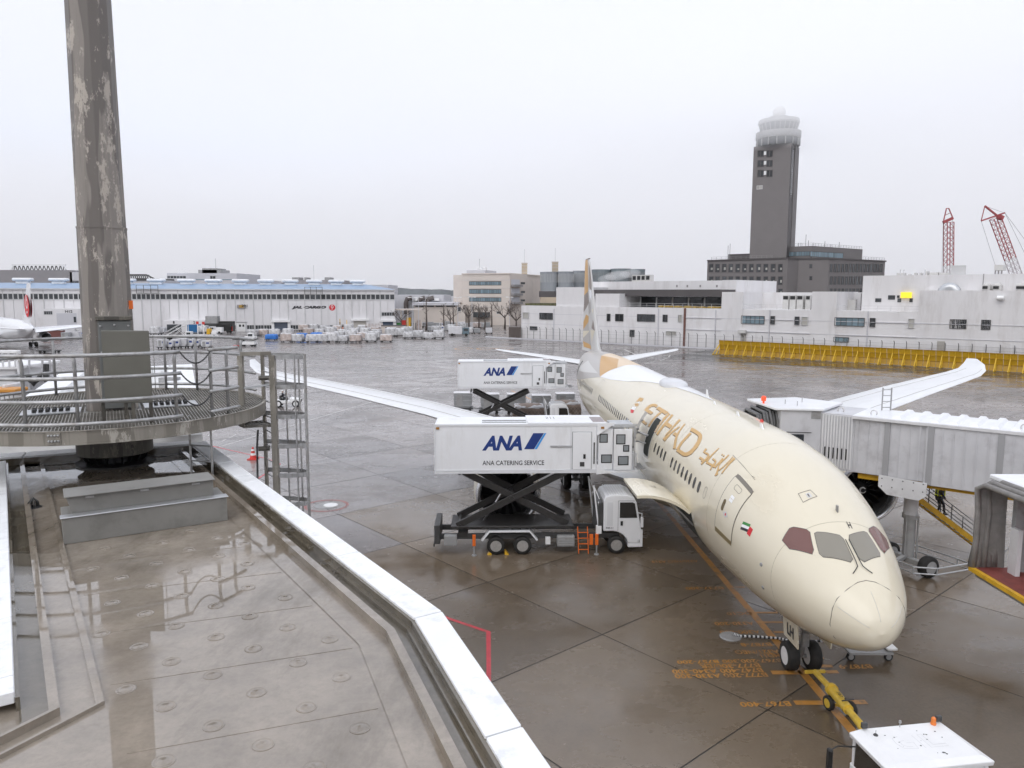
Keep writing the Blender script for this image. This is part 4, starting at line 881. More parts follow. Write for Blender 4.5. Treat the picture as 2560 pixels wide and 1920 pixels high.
pbuild(wrap([rrect(5.98, 6.06, 75, 77, .03)], .022), 'handle_latch', red_print, parent=fd)
D2 = rrect(17.55, 18.65, 50, 89, .15)
pbuild(wrap([D2], .008), 'door_opening', mat('cabin_dark', (.03, .035, .03), .7), smooth=1)
pbuild(wrap(ring(D2, -.08), .012), 'door_frame', p_lgrey, smooth=1)
def slid(s, th, off=0): return skin(s, th, off + .62)
dd = pbuild(wrap([rrect(18.75, 19.9, 52, 96, .15)], .04, fn=slid), 'open_door', cream, smooth=1)
pbuild(wrap([rrect(18.72, 19.93, 52, 96, .15)], -.1, fn=slid), 'door_lining', p_lgrey, parent=dd)
mb = MB(); a = slid(18.72, R(52)); 
mb.loft([[slid(18.73, R(52 + 44 * i / 10), o) for o in (-.1, .04)] + [slid(18.76, R(52 + 44 * i / 10), o) for o in (.04, -.1)] for i in range(11)]); pbuild(mb, 'door_edge', p_lgrey, parent=dd)
for t in (60, 68, 76, 84): mb = MB(); mb.box(18.6, 18.72, -.06, .06, -.04, .04); q = slid(18.7, R(t), -.05); mb.v = [(x, y + q.y, z + q.z) for x, y, z in mb.v]; pbuild(mb, 'door_roller', titan, parent=dd)
mb = MB(); mb.tube([skin(18.3, R(70), .02), skin(18.5, R(70), .4), slid(19, R(72), -.1)], .06, 6); mb.tube([skin(18.3, R(78), .02), skin(18.5, R(78), .4), slid(19, R(80), -.1)], .04, 6); pbuild(mb, 'door_hinge_arm', titan, parent=dd)
mb = MB(); q = slid(18.6, R(88), .0); mb.box(18.3, 18.68, q.y - .2, q.y + .05, q.z - .9, q.z); mb.v = [tuple(v) for v in mb.v]; pbuild(mb, 'slide_pack', white, parent=dd, bevel=.04)
D3 = rrect(35.3, 36.5, 50, 92, .15); pbuild(wrap(ring(D3, .03), .006), 'door_seam', seam)
D4 = rrect(50.2, 51.3, 50, 92, .15); pbuild(wrap([D4], .008), 'door_opening', bpy.data.materials['cabin_dark'], smooth=1)
# forward cargo door swung up on its upper hinge
def swung(s, th, off=0):
    hg = skin(s, R(99.5)); q = skin(s, th, off) - hg; a = R(140)
    return hg + Vector((q.x, q.y * math.cos(a) - q.z * math.sin(a), q.y * math.sin(a) + q.z * math.cos(a)))
mb = MB(); T0, T1 = 99.5, 147
for o in (0,):
    rings = [[swung(s, R(T0 + (T1 - T0) * i / 12), f) for i in range(13)] + [swung(s, R(T1 - (T1 - T0) * i / 12), -.12) for i in range(13)] for s, f in ((9.6, .0), (9.7, .012), (12.4, .012), (12.5, .0))]
mb.loft(rings); cd = pbuild(mb, 'cargo_door', cream, smooth=30)
pbuild(wrap([[(11.2, 115), (11.24, 115), (11.24, 130), (11.2, 130)], [(11.24, 124), (11.5, 124), (11.5, 125), (11.24, 125)]], .03, fn=swung), 'placard', seam, parent=cd)
pbuild(wrap([rrect(9.65, 12.45, 100, 146, .1)], .008), 'cargo_opening', bpy.data.materials['cabin_dark'], smooth=1)
for s in (9.8, 12.3): mb = MB(); mb.tube([skin(s, R(112), .0), swung(s, R(118), -.1)], .04, 6); pbuild(mb, 'door_strut', titan, parent=cd)
# belly fairing
mb = MB(); rg = []
for s, w, zb in ((17.5, 1.2, 1.9), (19.5, 2.6, 1.62), (23, 3.15, 1.42), (30, 3.2, 1.40), (35, 2.9, 1.5), (38.5, 1.8, 1.85)):
    rg.append([(s, w * math.cos(a) * 1.0, 2.95 + (2.95 - zb) * min(0, math.sin(a)) + .35 * max(0, math.sin(a))) for a in (2 * math.pi * k / 32 for k in range(32))])
mb.loft(rg); pbuild(mb, 'belly_fairing', cream, smooth=50)
# antenna radome and blades on the crown
mb = MB(); rg = []
for k in range(9):
    t = k / 8; s = 22.6 + 2.9 * t; w = .02 + .72 * (1 - abs(2 * t - 1) ** 3) ** .5 if 0 < t < 1 else .05
    rg.append([(s, w * math.cos(a), 7.84 + (.44 * (w / .74)) * max(0, math.sin(a)) ** .6 - .1 * max(0, -math.sin(a))) for a in (2 * math.pi * j / 24 for j in range(24))])
mb.loft(rg); pbuild(mb, 'antenna_fairing', mat('pearl_grey', (.62, .63, .65), .25), smooth=40)
for s, y in ((18.4, -.35), (12.6, 0), (9.6, .05), (16.0, .0)):
    mb = MB(); h = .42 if s > 18 else .16
    mb.hexa([(s - .2, y - .03, 7.8), (s + .2, y - .03, 7.8), (s + .2, y + .03, 7.8), (s - .2, y + .03, 7.8), (s + .05, y - .015, 7.9 + h), (s + .22, y - .015, 7.9 + h), (s + .22, y + .015, 7.9 + h), (s + .05, y + .015, 7.9 + h)]); pbuild(mb, 'blade_antenna', p_white)
mb = MB(); mb.lathe([(0, .09), (.08, .07), (.13, 0.01)], (11.4, -.6, 7.82), (0, -.1, 1), 10); pbuild(mb, 'anti_collision_light', red)
# ---- wings
AF = [(0, 0), (.02, .30), (.07, .60), (.16, .88), (.30, 1.0), (.50, .86), (.75, .45), (1, .02)]
def foil(le, te, y, z, th, tw=0.0):       # closed airfoil ring in the x-z plane at span y
    c = te - le; up = [(le + c * x, y, z + th * .55 * t - tw * x * c) for x, t in AF]; lo = [(le + c * x, y, z - th * .45 * t - tw * x * c) for x, t in reversed(AF[1:-1])]
    return up + lo
WING = [(1.5, 18.8, 33.4, 2.95, 1.5), (2.9, 20.0, 33.3, 3.25, 1.45), (6.0, 22.0, 33.0, 3.95, 1.15), (10, 24.7, 33.4, 4.85, .85), (15, 28.0, 35.4, 5.80, .62), (20, 31.3, 37.5, 6.50, .46), (24, 34.0, 39.2, 6.98, .36), (27, 36.2, 40.6, 7.30, .28), (28.6, 38.0, 41.5, 7.5, .2), (29.5, 39.5, 42.2, 7.85, .14), (30.06, 41.3, 42.7, 8.15, .06)]
for sg in (1, -1):
    mb = MB(); mb.loft([foil(le, te, sg * y, z - .25, th, .03) for y, le, te, z, th in WING]); wg = pbuild(mb, 'wing', wingw, smooth=35)
    mb = MB()
    for (i0, c0, c1) in ((1, .70, .70), (1, .14, .14)):
        P = []
        for y, le, te, z, th in WING[i0:9]:
            x = le + (te - le) * c0; P.append((x, sg * y, z - .25 + th * .55 * np.interp(c0, [a for a, b in AF], [b for a, b in AF]) - .03 * c0 * (te - le) + .004))
        mb.tube(P, .022, 4)
    pbuild(mb, 'wing_seam', p_grey, parent=wg)
    for y in (6.5, 13.5, 19.5):       # flap track fairings
        le, te, z = np.interp(y, [w[0] for w in WING], [w[1] for w in WING]), np.interp(y, [w[0] for w in WING], [w[2] for w in WING]), np.interp(y, [w[0] for w in WING], [w[3] for w in WING])
        mb = MB(); mb.lathe([(0, .05), (.6, .22), (2, .26), (3.4, .05)], (te - 2.4, sg * y, z - .65), (1, 0, -.05), 10); pbuild(mb, 'flap_fairing', wingw, parent=wg, smooth=1)
# ---- engines
for sg in (1, -1):
    O = (19.7, sg * 9.98, 2.40)
    mb = MB(); mb.lathe([(0.55, 1.40), (.25, 1.44), (.08, 1.50), (0, 1.58), (.03, 1.66), (.2, 1.76)], O, (1, 0, 0), 48, caps=False); en = pbuild(mb, 'engine_lip', chrome, smooth=1)
    mb = MB(); mb.lathe([(.2, 1.76), (.9, 1.86), (2.2, 1.88), (3.6, 1.74), (4.6, 1.52), (5.0, 1.40), (5.0, 1.2), (4.0, 1.1)], O, (1, 0, 0), 48, caps=False); nac = pbuild(mb, 'nacelle', cream, smooth=40)
    mb = MB(); mb.lathe([(.55, 1.40), (1.35, 1.41), (1.36, .05)], O, (1, 0, 0), 40, caps=False); pbuild(mb, 'intake_duct', mat('intake_grey', (.05, .05, .05), .4), smooth=40)
    mb = MB()
    for k in range(18):
        a = 2 * math.pi * k / 18; P = []
        for r, tw, w in ((.42, .9, .18), (.8, .6, .26), (1.15, .4, .3), (1.39, .3, .28)):
            P.append([(O[0] + 1.1 + math.cos(tw) * w * e * 1.2, O[1] + r * math.cos(a + math.sin(tw) * 0 + e * w / r * .8), O[2] + r * math.sin(a + e * w / r * .8)) for e in (-.5, .5)])
        for i in range(3): mb.add(P[i] + P[i + 1][::-1], [(0, 1, 2, 3)])
    pbuild(mb, 'fan', mat('fan_blade', (.06, .06, .065), .35, metal=.6), smooth=1)
    mb = MB(); mb.lathe([(.62, .01), (.72, .12), (.95, .30), (1.2, .43)], O, (1, 0, 0), 20, caps=False); sp = pbuild(mb, 'spinner', black, smooth=1)
    mb = MB(); P = []
    for k in range(22):
        a = .5 + 5.2 * k / 21; r = .07 + .19 * k / 21; x = np.interp(r, [.01, .12, .30, .43], [.62, .72, .95, 1.2]); P.append((O[0] + x - .012, O[1] - r * math.cos(a), O[2] + r * math.sin(a)))
    mb.tube(P, [.025 + .025 * math.sin(3.14 * k / 21) for k in range(22)], 5); pbuild(mb, 'spiral_mark', white_print, parent=sp, smooth=1)
    mb = MB(); mb.lathe([(5.0, 1.1), (6.0, .85), (6.9, .55), (7.6, .1)], O, (1, 0, 0), 24, caps=False); pbuild(mb, 'exhaust_cone', titan, smooth=1)
    mb = MB(); mb.loft([[(21.5, sg * 9.6, 4.35), (21.5, sg * 9.9, 4.35), (25.2, sg * 9.9, 4.2), (25.2, sg * 9.6, 4.2)], [(21.2, sg * 9.65, 3.9), (21.2, sg * 9.85, 3.9), (29, sg * 9.85, 3.3), (29, sg * 9.65, 3.3)]]); pbuild(mb, 'pylon', cream)
# ---- fin with its painted facets
FH = [(7.3, 50.6, 60.9, .62), (8.2, 52.6, 60.95, .54), (12, 55.7, 61.6, .40), (15.6, 58.7, 62.25, .27), (16.6, 59.8, 62.4, .22), (16.95, 60.6, 62.4, .10)]
mb = MB()
AR = AF[:5] + [(.5, .84), (.66, .64), (.7, .57), (.85, .3), (1, .04)]
def rud(x, c): return max(0, x - .67) * c * .17          # the rudder stands a little over to starboard
def finring(z, le, te, th):
    c = te - le; up = [(le + c * x, th / 2 * t + rud(x, c), z) for x, t in AR]; lo = [(le + c * x, -th / 2 * t + rud(x, c), z) for x, t in reversed(AR[1:-1])]; return up + lo
mb.loft([finring(*q) for q in FH]); fin = pbuild(mb, 'tail_fin', p_lgrey, smooth=40)
def finp(c, hh, off):
    z = 7.9 + hh * 9.0; zs = [q[0] for q in FH]; le, te, th = (np.interp(z, zs, [q[i] for q in FH]) for i in (1, 2, 3))
    t = np.interp(c, [a for a, b in AR], [b for a, b in AR]); return Vector((le + (te - le) * c, th / 2 * t + off + rud(c, te - le), z))
_pl = Matrix.Translation((PLX, PLY, PZ)) @ Matrix.Rotation(math.atan2(math.cos(PLH), math.sin(PLH)), 4, 'Z')
_cg, _hg = np.linspace(.0, 1, 41), np.linspace(-.03, 1.0, 52)
_fp = np.array([[*(_pl @ finp(c, hh, .012))] for hh in _hg for c in _cg]); _fk = [(c, hh) for hh in _hg for c in _cg]
def fpx(x, y):          # the place on the fin that lies on this sight line of the photograph
    d = np.array(_ray(1440 + x / 6.383, 640 + y / 6.383)); q = _fp - np.array(EYE); q = q / q[:, 1:2] * d[1]; e = ((q - d) ** 2).sum(1); i = e.argsort()[:3]; w = 1 / (e[i] + 1e-9); w /= w.sum()
    return (float(sum(a * _fk[j][0] for a, j in zip(w, i))), float(sum(a * _fk[j][1] for a, j in zip(w, i))))
FACETS = [(p_tan, [(125, 40), (190, 60), (196, 560), (122, 625)]), (p_taupe, [(122, 625), (196, 560), (200, 740), (120, 900)]), (p_lgrey, [(120, 900), (200, 740), (202, 950), (160, 930), (118, 1050)]), (p_tan, [(160, 930), (202, 960), (198, 1040), (112, 1170), (116, 1050)]),
 (p_grey, [(112, 1170), (198, 1040), (202, 1190), (110, 1190)]), (p_cream, [(110, 1190), (206, 1200), (106, 1310)]), (p_grey, [(106, 1310), (210, 1200), (232, 1440), (106, 1350)]), (p_tan, [(104, 1352), (232, 1440), (240, 1500), (100, 1530)]),
 (p_white, [(200, 480), (252, 560), (250, 660), (215, 720)]), (p_taupe, [(205, 90), (232, 250), (252, 450), (246, 552), (202, 478)]), (p_cream, [(250, 870), (277, 830), (272, 920)]), (p_taupe, [(243, 1160), (272, 1000), (302, 1180)]), (p_cream, [(228, 1172), (302, 1185), (250, 1390)]),
 (p_white, [(335, 1340), (365, 1310), (425, 1490), (350, 1490)]), (p_white, [(203, 1200), (212, 1190), (240, 1495), (232, 1440)]), (p_grey, [(205, 740), (225, 730), (240, 880), (205, 950)])]
for mm, q in FACETS:
    mb = MB(); b = bmesh.new(); b.faces.new([b.verts.new((*fpx(x, y), 0)) for x, y in q]); bmesh.ops.triangulate(b, faces=b.faces)
    for _ in range(4): bmesh.ops.subdivide_edges(b, edges=[e for e in b.edges if e.calc_length() > .08], cuts=1); bmesh.ops.triangulate(b, faces=b.faces)
    b.verts.index_update(); mb.add([finp(min(max(v.co.x, .02), .995), v.co.y, .012) for v in b.verts], [tuple(v.index for v in f.verts) for f in b.faces]); b.free(); pbuild(mb, 'fin_facet', mm, parent=fin)
mb = MB(); mb.box(60.2, 62.5, -.09, .09, 16.9, 17.0); pbuild(mb, 'fin_cap', p_taupe, parent=fin)
# ---- tailplane
for sg in (1, -1):
    mb = MB(); mb.loft([foil(le, te, sg * y, z, th) for y, le, te, z, th in ((.6, 52.6, 58.9, 6.35, .6), (1.6, 53.4, 59.0, 6.4, .55), (5, 56.0, 60.1, 6.8, .4), (9, 59.1, 61.4, 7.22, .24), (9.6, 59.9, 61.6, 7.29, .16), (9.9, 60.7, 61.7, 7.33, .06))]); pbuild(mb, 'tailplane', wingw, smooth=35)
# ---- landing gear
def wheel(mb_t, mb_r, c, r, w, ax=(0, 1, 0)):
    c, ax = Vector(c), Vector(ax); mb_t.lathe([(-w / 2, r * .62), (-w / 2, r * .88), (-w * .36, r * .98), (w * .36, r * .98), (w / 2, r * .88), (w / 2, r * .62)], c, ax, 28, caps=False)
    mb_r.lathe([(-w * .48, r * .62), (-w * .35, r * .5), (-w * .28, r * .26), (-w * .5, r * .22), (-w * .52, .01), (w * .52, .01), (w * .5, r * .22), (w * .28, r * .26), (w * .35, r * .5), (w * .48, r * .62)], c, ax, 20)
ng = MB(); ng.cyl((5.15, 0, .5), (4.75, 0, 2.3), .11); ng.cyl((5.15, -.42, .5), (5.15, .42, .5), .07); ng.bar((5.0, 0, 1.5), (6.6, 0, 2.2), .12); ng.box(4.78, 4.9, -.12, .12, 1.0, 1.5); nose = ng; 
ngo = nose.build('nose_gear_strut', titan, plane, local=True)
for y in (-.40, .40):
    a, b = MB(), MB(); wheel(a, b, (5.15, y, .52), .52, .4); to = a.build('nose_tyre', rubber, plane, local=True, smooth=50); b.build('nose_rim', white, to, local=True, smooth=40)
for sg in (1, -1):
    mb = MB(); mb.hexa([(4.1, sg * .55, 1.25), (5.3, sg * .55, 1.25), (5.3, sg * .59, 1.25), (4.1, sg * .59, 1.25), (4.1, sg * .62, 2.35), (5.3, sg * .62, 2.2), (5.3, sg * .66, 2.2), (4.1, sg * .66, 2.35)]); nd = mb.build('nose_gear_door', cream, plane, local=True)
    mb = MB(); lettering(mb, 'LH', (4.95 if sg > 0 else 4.35, sg * .622, 1.45), (-1 if sg > 0 else 1, 0, 0), (0, sg * .05, 1), .42, .55, off=.03); mb.build('registration_letter', ink, nd, local=True)
mb = MB(); mb.box(4.0, 5.4, -.5, .5, 2.28, 2.3); mb.build('gear_bay', black, plane, local=True)
for sg in (1, -1):
    mb = MB(); mb.cyl((31.2, sg * 4.9, .7), (30.9, sg * 4.6, 3.1), .2); mb.bar((30.4, sg * 4.9, .68), (32.2, sg * 4.9, .68), .24); mb.bar((31, sg * 4.8, 1.6), (33, sg * 3, 2.6), .16); mb.bar((31, sg * 4.8, 1.5), (31, sg * 2.6, 2.5), .16)
    for s in (30.5, 32.0): mb.cyl((s, sg * 4.15, .68), (s, sg * 5.65, .68), .09)
    mb.build('main_gear_strut', titan, plane, local=True)
    for s in (30.5, 32.0):
        for y in (4.25, 5.55):
            a, b = MB(), MB(); wheel(a, b, (s, sg * y, .68), .68, .5); to = a.build('main_tyre', rubber, plane, local=True, smooth=50); b.build('main_rim', titan, to, local=True, smooth=40)
    mb = MB(); mb.hexa([(30, sg * 5.2, 1.6), (32.2, sg * 5.2, 1.6), (32.2, sg * 5.25, 1.6), (30, sg * 5.25, 1.6), (30, sg * 5.0, 3.0), (32.2, sg * 5.0, 3.0), (32.2, sg * 5.05, 3.0), (30, sg * 5.05, 3.0)]); mb.build('main_gear_door', cream, plane, local=True)
# ================================================================ catering lift trucks
TR = (-4.0, 37.3, 0); TA = R(2.0)
lift_w = mat('truck_white', (.80, .81, .83), .35, var=.03, vscale=1.2, stretch=(1, 1, .3), dirt=(.58, .57, .55), dscale=.7, damt=.4)
panel_l = mat('truck_panel', (.70, .71, .73), .35)
scis = mat('scissor_black', (.03, .028, .027), .4, var=.2, vscale=5)
seamg = mat('seam_grey', (.30, .31, .32), .5)
rim_s = mat('steel_rim', (.45, .44, .42), .4, metal=.5, var=.15, vscale=8)
truck = thing('catering_truck', 'nearer white catering truck, its box raised on a black scissor lift to the second door', 'truck', TR, TA, 'catering trucks at the airliner')
def tb(mb, name, m, parent=truck, **k): return mb.build(name, m, parent, local=True, **k)
BX0, BX1, BW, BZ0, BZ1 = .12, 8.3, 2.35, 4.33, 6.82
mb = MB(); mb.box(BX0, BX1, 0, BW, BZ0, BZ1); box_o = tb(mb, 'cargo_box', lift_w, bevel=.03)
UP = [box_o]
def up(o): UP.append(o); return o
for z0, z1 in ((BZ0 - .02, BZ0 + .08), (BZ0 + .11, BZ0 + .16), (BZ1 - .09, BZ1 + .015)):
    mb = MB(); mb.box(BX0 - .015, BX1 + .015, -.03, .0, z0, z1); up(tb(mb, 'edge_rail', panel_l))
for x in (BX0 - .02, 6.95):
    mb = MB(); mb.box(x, x + .09, -.025, .0, BZ0 + .17, BZ1 - .1); up(tb(mb, 'corner_post', panel_l))
mb = MB(); mb.box(7.08, 8.02, -.03, -.004, BZ0 + .17, BZ1 - .42); sd_o = up(tb(mb, 'side_door', lift_w, bevel=.012))
mb = MB()
for a in ((7.05, 7.08, BZ0 + .17, BZ1 - .39), (8.02, 8.05, BZ0 + .17, BZ1 - .39), (7.05, 8.05, BZ1 - .42, BZ1 - .39)): mb.box(a[0], a[1], -.012, .0, a[2], a[3])
tb(mb, 'door_gap', seamg, sd_o)
mb = MB(); mb.box(7.62, 7.74, -.045, -.03, BZ0 + .72, BZ0 + .95); tb(mb, 'door_handle', black, sd_o)
mb = MB(); mb.box(7.45, 7.68, -.045, -.03, BZ0 + .32, BZ0 + .55); tb(mb, 'door_vent', dgrey, sd_o)
mb = MB(); mb.box(8.14, 8.2, -.035, .0, BZ0 + .45, BZ0 + 1.55); up(tb(mb, 'grab_rail', dgrey))
mb = MB(); mb.box(5.95, 7.05, -.05, .0, BZ0 + 1.32, BZ0 + 1.40); up(tb(mb, 'awning_bar', alu))
for x in (.2, 8.5):
    mb = MB(); mb.box(x, x + .16, -.04, 0, BZ1 - .24, BZ1 - .13); up(tb(mb, 'marker_light', mat('amber_lens', (.35, .16, .03), .3) if x < 1 else bpy.data.materials['amber_lens']))
# lettering and the slanted two-tone emblem
mb = MB(); V, F_ = text_mesh('ANA', 1, .30, .045, .98); x0, x1 = min(v.x for v in V), max(v.x for v in V); y1 = max(v.y for v in V)
mb.add([(2.50 + (v.x - x0) / (x1 - x0) * 2.02, -.008, BZ0 + 1.20 + v.y / y1 * .72) for v in V], F_); up(tb(mb, 'brand_lettering', navy))
mb = MB(); mb.poly([(4.62, -.008, BZ0 + 1.22), (5.12, -.008, BZ0 + 1.22), (5.62, -.008, BZ0 + 2.04), (5.08, -.008, BZ0 + 2.04)]); up(tb(mb, 'emblem', navy))
mb = MB(); mb.poly([(5.14, -.008, BZ0 + 1.22), (5.27, -.008, BZ0 + 1.22), (5.74, -.008, BZ0 + 2.04), (5.64, -.008, BZ0 + 2.04)]); up(tb(mb, 'emblem', sky_blue))
mb = MB(); lettering(mb, 'ANA CATERING SERVICE', (2.52, -.008, BZ0 + .40), (1, 0, 0), (0, 0, 1), .24, 3.12, off=.012); up(tb(mb, 'service_lettering', ink))
# roof furniture
mb = MB(); mb.box(4.8, 8.75, .02, BW - .02, BZ1 + .005, BZ1 + .09); up(tb(mb, 'roof_panel', lift_w, bevel=.02))
mb = MB(); mb.box(8.1, 8.7, .1, 1.6, BZ1 + .092, BZ1 + .105); up(tb(mb, 'roof_hatch', mat('mauve_grey', (.30, .26, .26), .5)))
mb = MB(); mb.bar((2.5, .9, BZ1 + .05), (4.75, .9, BZ1 + .05), .05); up(tb(mb, 'roof_rail', seamg))
mb = MB(); mb.bar((2.5, .5, BZ1 + .02), (4.75, .5, BZ1 + .02), .03); up(tb(mb, 'roof_rail', seamg))
mb = MB(); lettering(mb, '511', (6.2, 1.75, BZ1 + .095), (-.5, 0, 0), (0, -1, 0), .7, .9, off=.01); mb.v = [(12.0 - x, y, z) for x, y, z in mb.v]; up(tb(mb, 'roof_number', seamg))
# front platform, gate panels with windows
mb = MB(); mb.box(8.3, 10.45, .05, BW - .05, BZ0 - .03, BZ0 + .07); up(tb(mb, 'platform_floor', panel_l))
mb = MB(); mb.box(9.6, 10.9, .5, BW - .5, BZ0 + .02, BZ0 + .06); up(tb(mb, 'bridge_plate', grey))
mb = MB(); mb.hexa([(8.3, -.02, BZ0 + 1.9), (8.32, -.02, BZ0 + 1.9), (8.32, .03, BZ0 + 1.9), (8.3, .03, BZ0 + 1.9), (8.3, -.02, BZ1 + .06), (9.25, -.02, BZ1 + .06), (9.25, .03, BZ1 + .06), (8.3, .03, BZ1 + .06)]); up(tb(mb, 'roof_gusset', lift_w))
mb = MB(); mb.hexa([(8.3, -.02, BZ0 - .1), (9.3, -.02, BZ0 - .02), (9.3, .03, BZ0 - .02), (8.3, .03, BZ0 - .1), (8.3, -.02, BZ0 + .45), (8.75, -.02, BZ0 + .1), (8.75, .03, BZ0 + .1), (8.3, .03, BZ0 + .45)]); up(tb(mb, 'floor_gusset', lift_w))
def gate(x0, x1, y, wins, name):
    mb = MB(); mb.box(x0, x1, y, y + .05, BZ0 + .1, BZ0 + 2.22); g = up(tb(mb, name, lift_w, bevel=.015))
    for a, b, c, d in wins:
        mb = MB(); mb.box(a - .05, b + .05, y - .012, y - .002, c - .05, d + .05); tb(mb, 'window_seal', black, g, bevel=.03)
        mb = MB(); mb.box(a, b, y - .018, y - .008, c, d); tb(mb, 'window', mat('gate_glass', (.25, .27, .28), .08) if 'gate_glass' not in bpy.data.materials else bpy.data.materials['gate_glass'], g, bevel=.03)
gate(8.4, 9.15, .14, [(8.5, 8.83, BZ0 + 1.55, BZ0 + 1.92), (8.6, 9.05, BZ0 + .5, BZ0 + .85)], 'gate_panel')
gate(9.18, 10.12, .06, [(9.34, 9.72, BZ0 + 1.48, BZ0 + 1.9), (9.45, 9.9, BZ0 + .4, BZ0 + .78), (9.7, 9.92, BZ0 + 1.1, BZ0 + 1.35)], 'gate_panel')
gate(8.4, 10.1, BW - .1, [], 'gate_panel')
mb = MB(); mb.box(9.15, 10.3, .25, BW - .2, BZ0 + 2.25, BZ0 + 2.33); mb.bar((9.2, .1, BZ0 + 2.42), (10.35, .1, BZ0 + 2.42), .07); up(tb(mb, 'canopy_frame', alu))
for y in (.1, BW - .15): mb = MB(); mb.bar((10.25, y, BZ0 + .1), (10.25, y, BZ0 + 2.42), .06); up(tb(mb, 'canopy_post', alu))
# scissor arms
for y in (.25, BW - .35):
    for a, b in (((1.2, 1.52), (6.75, BZ0 - .02)), ((6.9, 1.55), (1.55, BZ0 - .02))):
        mb = MB(); mb.bar((a[0], y + (.14 if a[0] > 4 else 0), a[1]), (b[0], y + (.14 if a[0] > 4 else 0), b[1]), .11, .34); tb(mb, 'scissor_arm', scis, bevel=.015)
mb = MB(); mb.cyl((4.02, .1, 2.95), (4.02, BW - .1, 2.95), .13, n=12); tb(mb, 'scissor_pivot', scis)
for z in (1.55, BZ0 - .06): mb = MB(); mb.cyl((1.35, .15, z), (1.35, BW - .15, z), .08, n=10); tb(mb, 'scissor_shaft', scis)
mb = MB(); mb.cyl((2.6, 1.1, 1.5), (3.2, 1.1, 2.5), .09, n=10); ram = tb(mb, 'lift_ram', scis)
mb = MB(); mb.cyl((3.2, 1.1, 2.5), (3.55, 1.1, 3.1), .05, n=10); tb(mb, 'ram_rod', chrome, ram)
mb = MB(); mb.box(.9, 7.2, .12, BW - .12, 1.38, 1.52); tb(mb, 'lift_frame', scis, bevel=.02)
for y in (.35, 1.9): mb = MB(); mb.box(.1, 9.6, y, y + .14, .78, 1.05); tb(mb, 'chassis_rail', dgrey)
mb = MB(); mb.box(.05, .35, .05, BW - .05, .62, 1.6); tb(mb, 'rear_frame', dgrey, bevel=.02)
mb = MB(); mb.box(.0, .06, .15, BW - .15, .45, .62); tb(mb, 'rear_bumper', dgrey)
mb = MB(); mb.box(.55, 1.2, .02, .4, .55, 1.05); tb(mb, 'battery_box', grey, bevel=.02)
for x, z in ((1.25, .9), (4.0, 1.15)): mb = MB(); mb.box(x, x + .5, .3, 2.0, z, z + .25); tb(mb, 'hydraulic_block', scis)
for x in (3.2, 4.57, 9.42):
    for y in (.22, BW - .22):
        a, b = MB(), MB(); wheel(a, b, (x, y, .47), .47, .3); t_ = tb(a, 'tyre', rubber, smooth=50); tb(b, 'rim', rim_s, t_, smooth=40)
mb = MB(); P = [(2.45, .80), (2.85, 1.28), (4.95, 1.28), (5.35, .80), (5.28, .77), (4.92, 1.22), (2.88, 1.22), (2.52, .77)]
for y0, y1 in ((0.0, .5), (BW - .5, BW)):
    mb = MB(); mb.prism([(x, y0, z) for x, z in P], (0, y1 - y0, 0)); tb(mb, 'mudguard', lift_w)
mb = MB(); mb.box(5.75, 6.0, .05, .3, .55, .9); tb(mb, 'control_box', white, bevel=.01)
mb = MB(); mb.box(6.35, 7.25, .03, .55, .42, .98); tbx = tb(mb, 'toolbox', grey, bevel=.05, seg=2)
for z in (.55, .66, .77): mb = MB(); mb.box(6.42, 7.18, .015, .03, z, z + .025); tb(mb, 'toolbox_ridge', alu, tbx)
lad_o = orange
for x in (7.38, 7.88): mb = MB(); mb.bar((x, -.02, 1.5), (x + .07, -.06, .08), .05, .04); tb(mb, 'ladder_rail', orange)
for z in (.3, .6, .9, 1.2): mb = MB(); mb.bar((7.42, -.04, z), (7.94, -.04, z), .035); tb(mb, 'ladder_rung', orange)
mb = MB(); mb.box(8.0, 8.18, -.05, .0, .55, 1.1); tb(mb, 'orange_plate', orange)
for x in (2.0, 8.3):
    mb = MB(); mb.box(x, x + .16, -.04, .1, .52, 1.1); st_ = tb(mb, 'stabiliser', orange, bevel=.01)
    mb = MB(); mb.cyl((x + .08, .03, .05), (x + .08, .03, .55), .04); mb.lathe([(0, .13), (.05, .11)], (x + .08, .03, .004), (0, 0, 1), 12); tb(mb, 'stabiliser_foot', grey, st_)
# cab
CX0, CX1 = 8.72, 10.62
prof = [(CX0, 1.25), (8.98, 1.25), (9.0, .98), (9.95, .98), (10.45, .60), (10.62, .62), (10.66, 1.15), (10.62, 1.5), (10.42, 2.75), (10.30, 3.0), (9.9, 3.16), (9.1, 3.16), (CX0, 2.95)]
prof = [(CX0, 1.22), (9.25, 1.22), (9.5, 1.16), (9.75, 1.02), (9.95, .78), (10.02, .58), (10.55, .55), (10.66, .70), (10.68, 1.35), (10.42, 2.72), (10.28, 2.98), (9.95, 3.12), (9.1, 3.12), (8.82, 3.02), (CX0, 2.85)]
mb = MB(); mb.prism([(x, .06, z) for x, z in prof], (0, BW - .12, 0)); cab_o = tb(mb, 'cab', lift_w, bevel=.05, seg=2)
gl = mat('cab_glass', (.03, .028, .026), .06)
mb = MB(); mb.prism([(9.55, .045, 1.92), (10.46, .045, 1.92), (10.32, .045, 2.68), (10.2, .045, 2.74), (9.55, .045, 2.74)], (0, .012, 0)); dr = tb(mb, 'side_window', gl, bevel=.01)
mb = MB()
for a in ((9.46, 9.48, 1.25, 2.82), (9.46, 10.3, 2.81, 2.83)): mb.box(a[0], a[1], .045, .06, a[2], a[3])
tb(mb, 'door_gap', seamg, dr)
mb = MB(); mb.box(9.6, 9.72, .035, .06, 1.52, 1.75); tb(mb, 'door_handle', black, dr)
